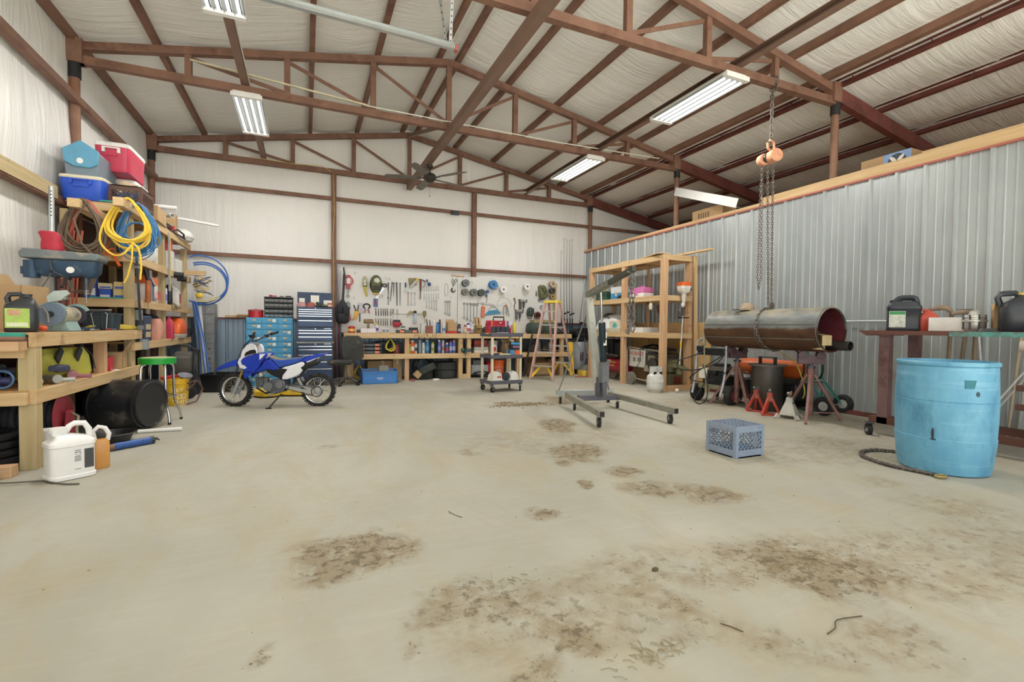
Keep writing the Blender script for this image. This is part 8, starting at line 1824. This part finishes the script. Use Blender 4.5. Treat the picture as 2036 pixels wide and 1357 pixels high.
for i, (y, d, lb) in enumerate(((8.0, .5, 'crumpled tan insulation sheet on the loft by the far post'), (9.6, .9, 'tan packing paper on the loft toward the back wall'), (5.75, .5, 'torn cardboard flap on the loft before the metal strip'))):
    solo('packing_sheet', MB().rbox([(0, 0, .1, d, 0), (.02, 0, .11, d * .9, .05), (.0, .05, .06, d * .6, .1 + .03 * (i % 2))], .8), mat('c4ae80', .85, 0, .15, 6, bump=.6, bs=12), lb, 'packing', (7.06, y, LZ))
carton('plain brown carton beyond the steel post on the loft', (7.25, 5.15, LZ), (.3, .3, .2), .1, tape=False)
# door opener rail and its drop straps
t = thing('door_opener_rail', 'galvanised door opener rail hung below the roof', 'rail', (0, 0, 0))
a, b = Vector((-.62, 5.28, 4.30)), Vector((1.60, 5.72, 4.48)); b = Vector((1.62, 5.5, 4.40)); MB().frame(a, b, .05, .05).frame(a + Vector((0, 0, .03)), b + Vector((0, 0, .03)), .09, .008).build('rail', GALV, t)
MB().bx(b, (.03, .07, .08)).build('end_bracket', mat('b8605c', .5), t)
for dx in (-.28, -.02): 
    q = Vector((1.55 + dx * .2, 5.48, 4.42)); p_ = Vector((1.55 + dx, 5.3 + dx * .2, zt(1.4) - .02)); MB().frame(q, p_, .035, .004).build('drop_strap', GALV, t); f = MB()
    for k in range(14): m_ = q.lerp(p_, (k + .5) / 14); f.bx(m_ + Vector((0, -.003, 0)), (.012, .006, .018))
    f.build('strap_holes', DSTEEL, t)
solo('lath_strip', MB().frame((-1.4, 7.58, 4.62), (.85, 7.58, 4.46), .03, .02), mat('cfc8a8', .6), 'pale wooden strip lying along the middle truss', 'strip')
solo('electrical_cable', MB().tube([(.8, 7.59, 4.46), (2.1, 7.59, 4.447), (4.2, 7.59, 4.447), (6.4, 7.59, 4.5)], .011, 6), mat('d8d6c8', .5), 'white cable lying along the middle truss bottom chord', 'cable')
solo('electrical_cable', MB().tube([(5.06, -1, 4.47), (5.055, 2, 4.48), (5.06, 5, 4.47), (5.055, 7.6, 4.48), (5.0, 10.7, 4.44)], .009, 6), WHITEP, 'white cable clipped along the light runner over the hoist', 'cable')
solo('electrical_cable', MB().tube([(-.71, -1, 4.47), (-.715, 3, 4.48), (-.71, 7.5, 4.47), (-.72, 8, 4.5)], .009, 6), WHITEP, 'white cable clipped along the light runner over the dirt bike', 'cable')
# ceiling fan
t = thing('ceiling_fan', 'dark brown five blade ceiling fan on the long roof beam', 'ceiling fan', (2.17, 9.05, .0)); FM = mat('3c3630', .45, .3, .12)
MB().lathe([(0, 4.20), (.06, 4.20), (.055, 4.15), (.02, 4.13)][::-1] and [(.02, 4.13), (.055, 4.15), (.06, 4.2), (0, 4.2)], 24).cyl((0, 0, 4.06), (0, 0, 4.14), .016).build('canopy', FM, t); MB().lathe([(0, 3.87), (.05, 3.875), (.08, 3.9), (.11, 3.93), (.13, 3.97), (.11, 4.02), (.06, 4.05), (0, 4.06)], 32).build('motor', FM, t)
for k in range(5):
    a = 2 * pi * k / 5 + .35; bl = MB().at((0, 0, 3.955), (0, 0, a)); bl.raw([(r_, s_ * w_, (.012 * s_) + dz) for dz in (0, .008) for r_, w_ in ((.22, .055), (.36, .075), (.62, .08), (.78, .068), (.83, .034)) for s_ in (-1, 1)], [(0, 2, 3, 1), (2, 4, 5, 3), (4, 6, 7, 5), (6, 8, 9, 7), (11, 13, 12, 10), (13, 15, 14, 12), (15, 17, 16, 14), (17, 19, 18, 16), (0, 10, 12, 2), (2, 12, 14, 4), (4, 14, 16, 6), (6, 16, 18, 8), (8, 18, 19, 9), (1, 3, 13, 11), (3, 5, 15, 13), (5, 7, 17, 15), (7, 9, 19, 17), (0, 1, 11, 10)])
    o = bl.build('blade', mat('6a655a', .55, 0, .15, 4), t); MB().at((0, 0, 3.95), (0, 0, a)).frame((.08, 0, .0), (.24, 0, .006), .04, .012).build('blade_iron', FM, o)
MB().cyl((0, 0, 3.62), (0, 0, 3.87), .002, n=5).cyl((0, 0, 3.60), (0, 0, 3.63), .006, n=6).build('pull_chain', DSTEEL, t)
# ---------------------------------------------------------------- dirt and litter on the concrete
rnd = random.Random(12); f = MB()
def clod(x, y, s):
    f.raw([(x + s * q[0] * rnd.uniform(.6, 1.3), y + s * q[1] * rnd.uniform(.6, 1.3), max(0, s * .45 * (q[2] + .6) * rnd.uniform(.6, 1.2))) for q in ((1, 0, 0), (-1, 0, 0), (0, 1, 0), (0, -1, 0), (0, 0, 1), (0, 0, -.6))], [(0, 2, 4), (2, 1, 4), (1, 3, 4), (3, 0, 4)])
for cx, cy, rx, ry, an, w_ in STAINS:
    for k in range(int(150 * min(rx, .6) * w_ * (1.5 if cy < 3 else .7)) if w_ > .55 else 0):
        u_, v_ = rnd.gauss(0, .5), rnd.gauss(0, .5); clod(cx + rx * u_ * math.cos(an) - ry * v_ * math.sin(an), cy + rx * u_ * math.sin(an) + ry * v_ * math.cos(an), rnd.uniform(.002, .0055))
for k in range(420): clod(rnd.uniform(-1.2, 5.5), rnd.uniform(.8, 8), rnd.uniform(.002, .007))
for k in range(160): clod(3.0 + rnd.gauss(0, .25), 6.3 + rnd.gauss(0, .07), rnd.uniform(.008, .022))
for k in range(90): clod(2.75 + rnd.gauss(0, .08), 6.6 + rnd.gauss(0, .03), rnd.uniform(.008, .02))
o = f.build('dirt', mat('8a7a60', .9, 0, .3, 30), smooth=0); o['kind'] = 'stuff'; tag(o, 'loose dirt crumbs scattered over the concrete floor', 'dirt')
f = MB()
for cx, cy, n_, sp in ((2.05, 1.55, 80, .16), (2.45, 1.52, 40, .15), (.8, 1.9, 30, .1), (1.1, 1.28, 50, .08)):
    for k in range(n_):
        x, y, a, L_ = cx + rnd.gauss(0, sp), cy + rnd.gauss(0, sp * .35), rnd.uniform(0, pi), rnd.uniform(.015, .06); f.tube([(x, y, .003), (x + L_ * .5 * math.cos(a), y + L_ * .5 * math.sin(a), .006), (x + L_ * math.cos(a + .2), y + L_ * math.sin(a + .2), .003)], .0012, 4)
o = f.build('grass_bits', mat('9c8d6a', .9, 0, .3, 30)); o['kind'] = 'stuff'; tag(o, 'dry grass bits on the dirty concrete patches', 'dirt')
solo('twig', MB().tube(smooth([(1.78, 1.13, .004), (1.84, 1.14, .006), (1.90, 1.17, .006), (2.02, 1.15, .005)]), .0022, 5), mat('5a4a30', .9), 'bent brown twig lying on the concrete below the largest dirt patch', 'twig')
solo('twig', MB().tube(smooth([(1.46, 1.33, .004), (1.48, 1.30, .005), (1.5, 1.26, .004)]), .002, 5), mat('5a4a30', .9), 'small curved twig left of the bent brown twig', 'twig')
solo('twig', MB().tube(smooth([(.80, 2.80, .003), (.82, 2.73, .004), (.85, 2.68, .003)]), .002, 5), mat('5a4a30', .9), 'thin twig on clean concrete above the small dirt patch', 'twig')
solo('leaf', MB().ball((.32, 1.14, .008), (.022, .01, .008), 8, 5), mat('5f4e30', .9), 'curled brown leaf on the open concrete', 'leaf')
solo('leaf', MB().ball((1.5, 1.75, .008), (.02, .011, .008), 8, 5), mat('5a4d34', .9), 'small brown leaf before the grassy dirt patch', 'leaf')
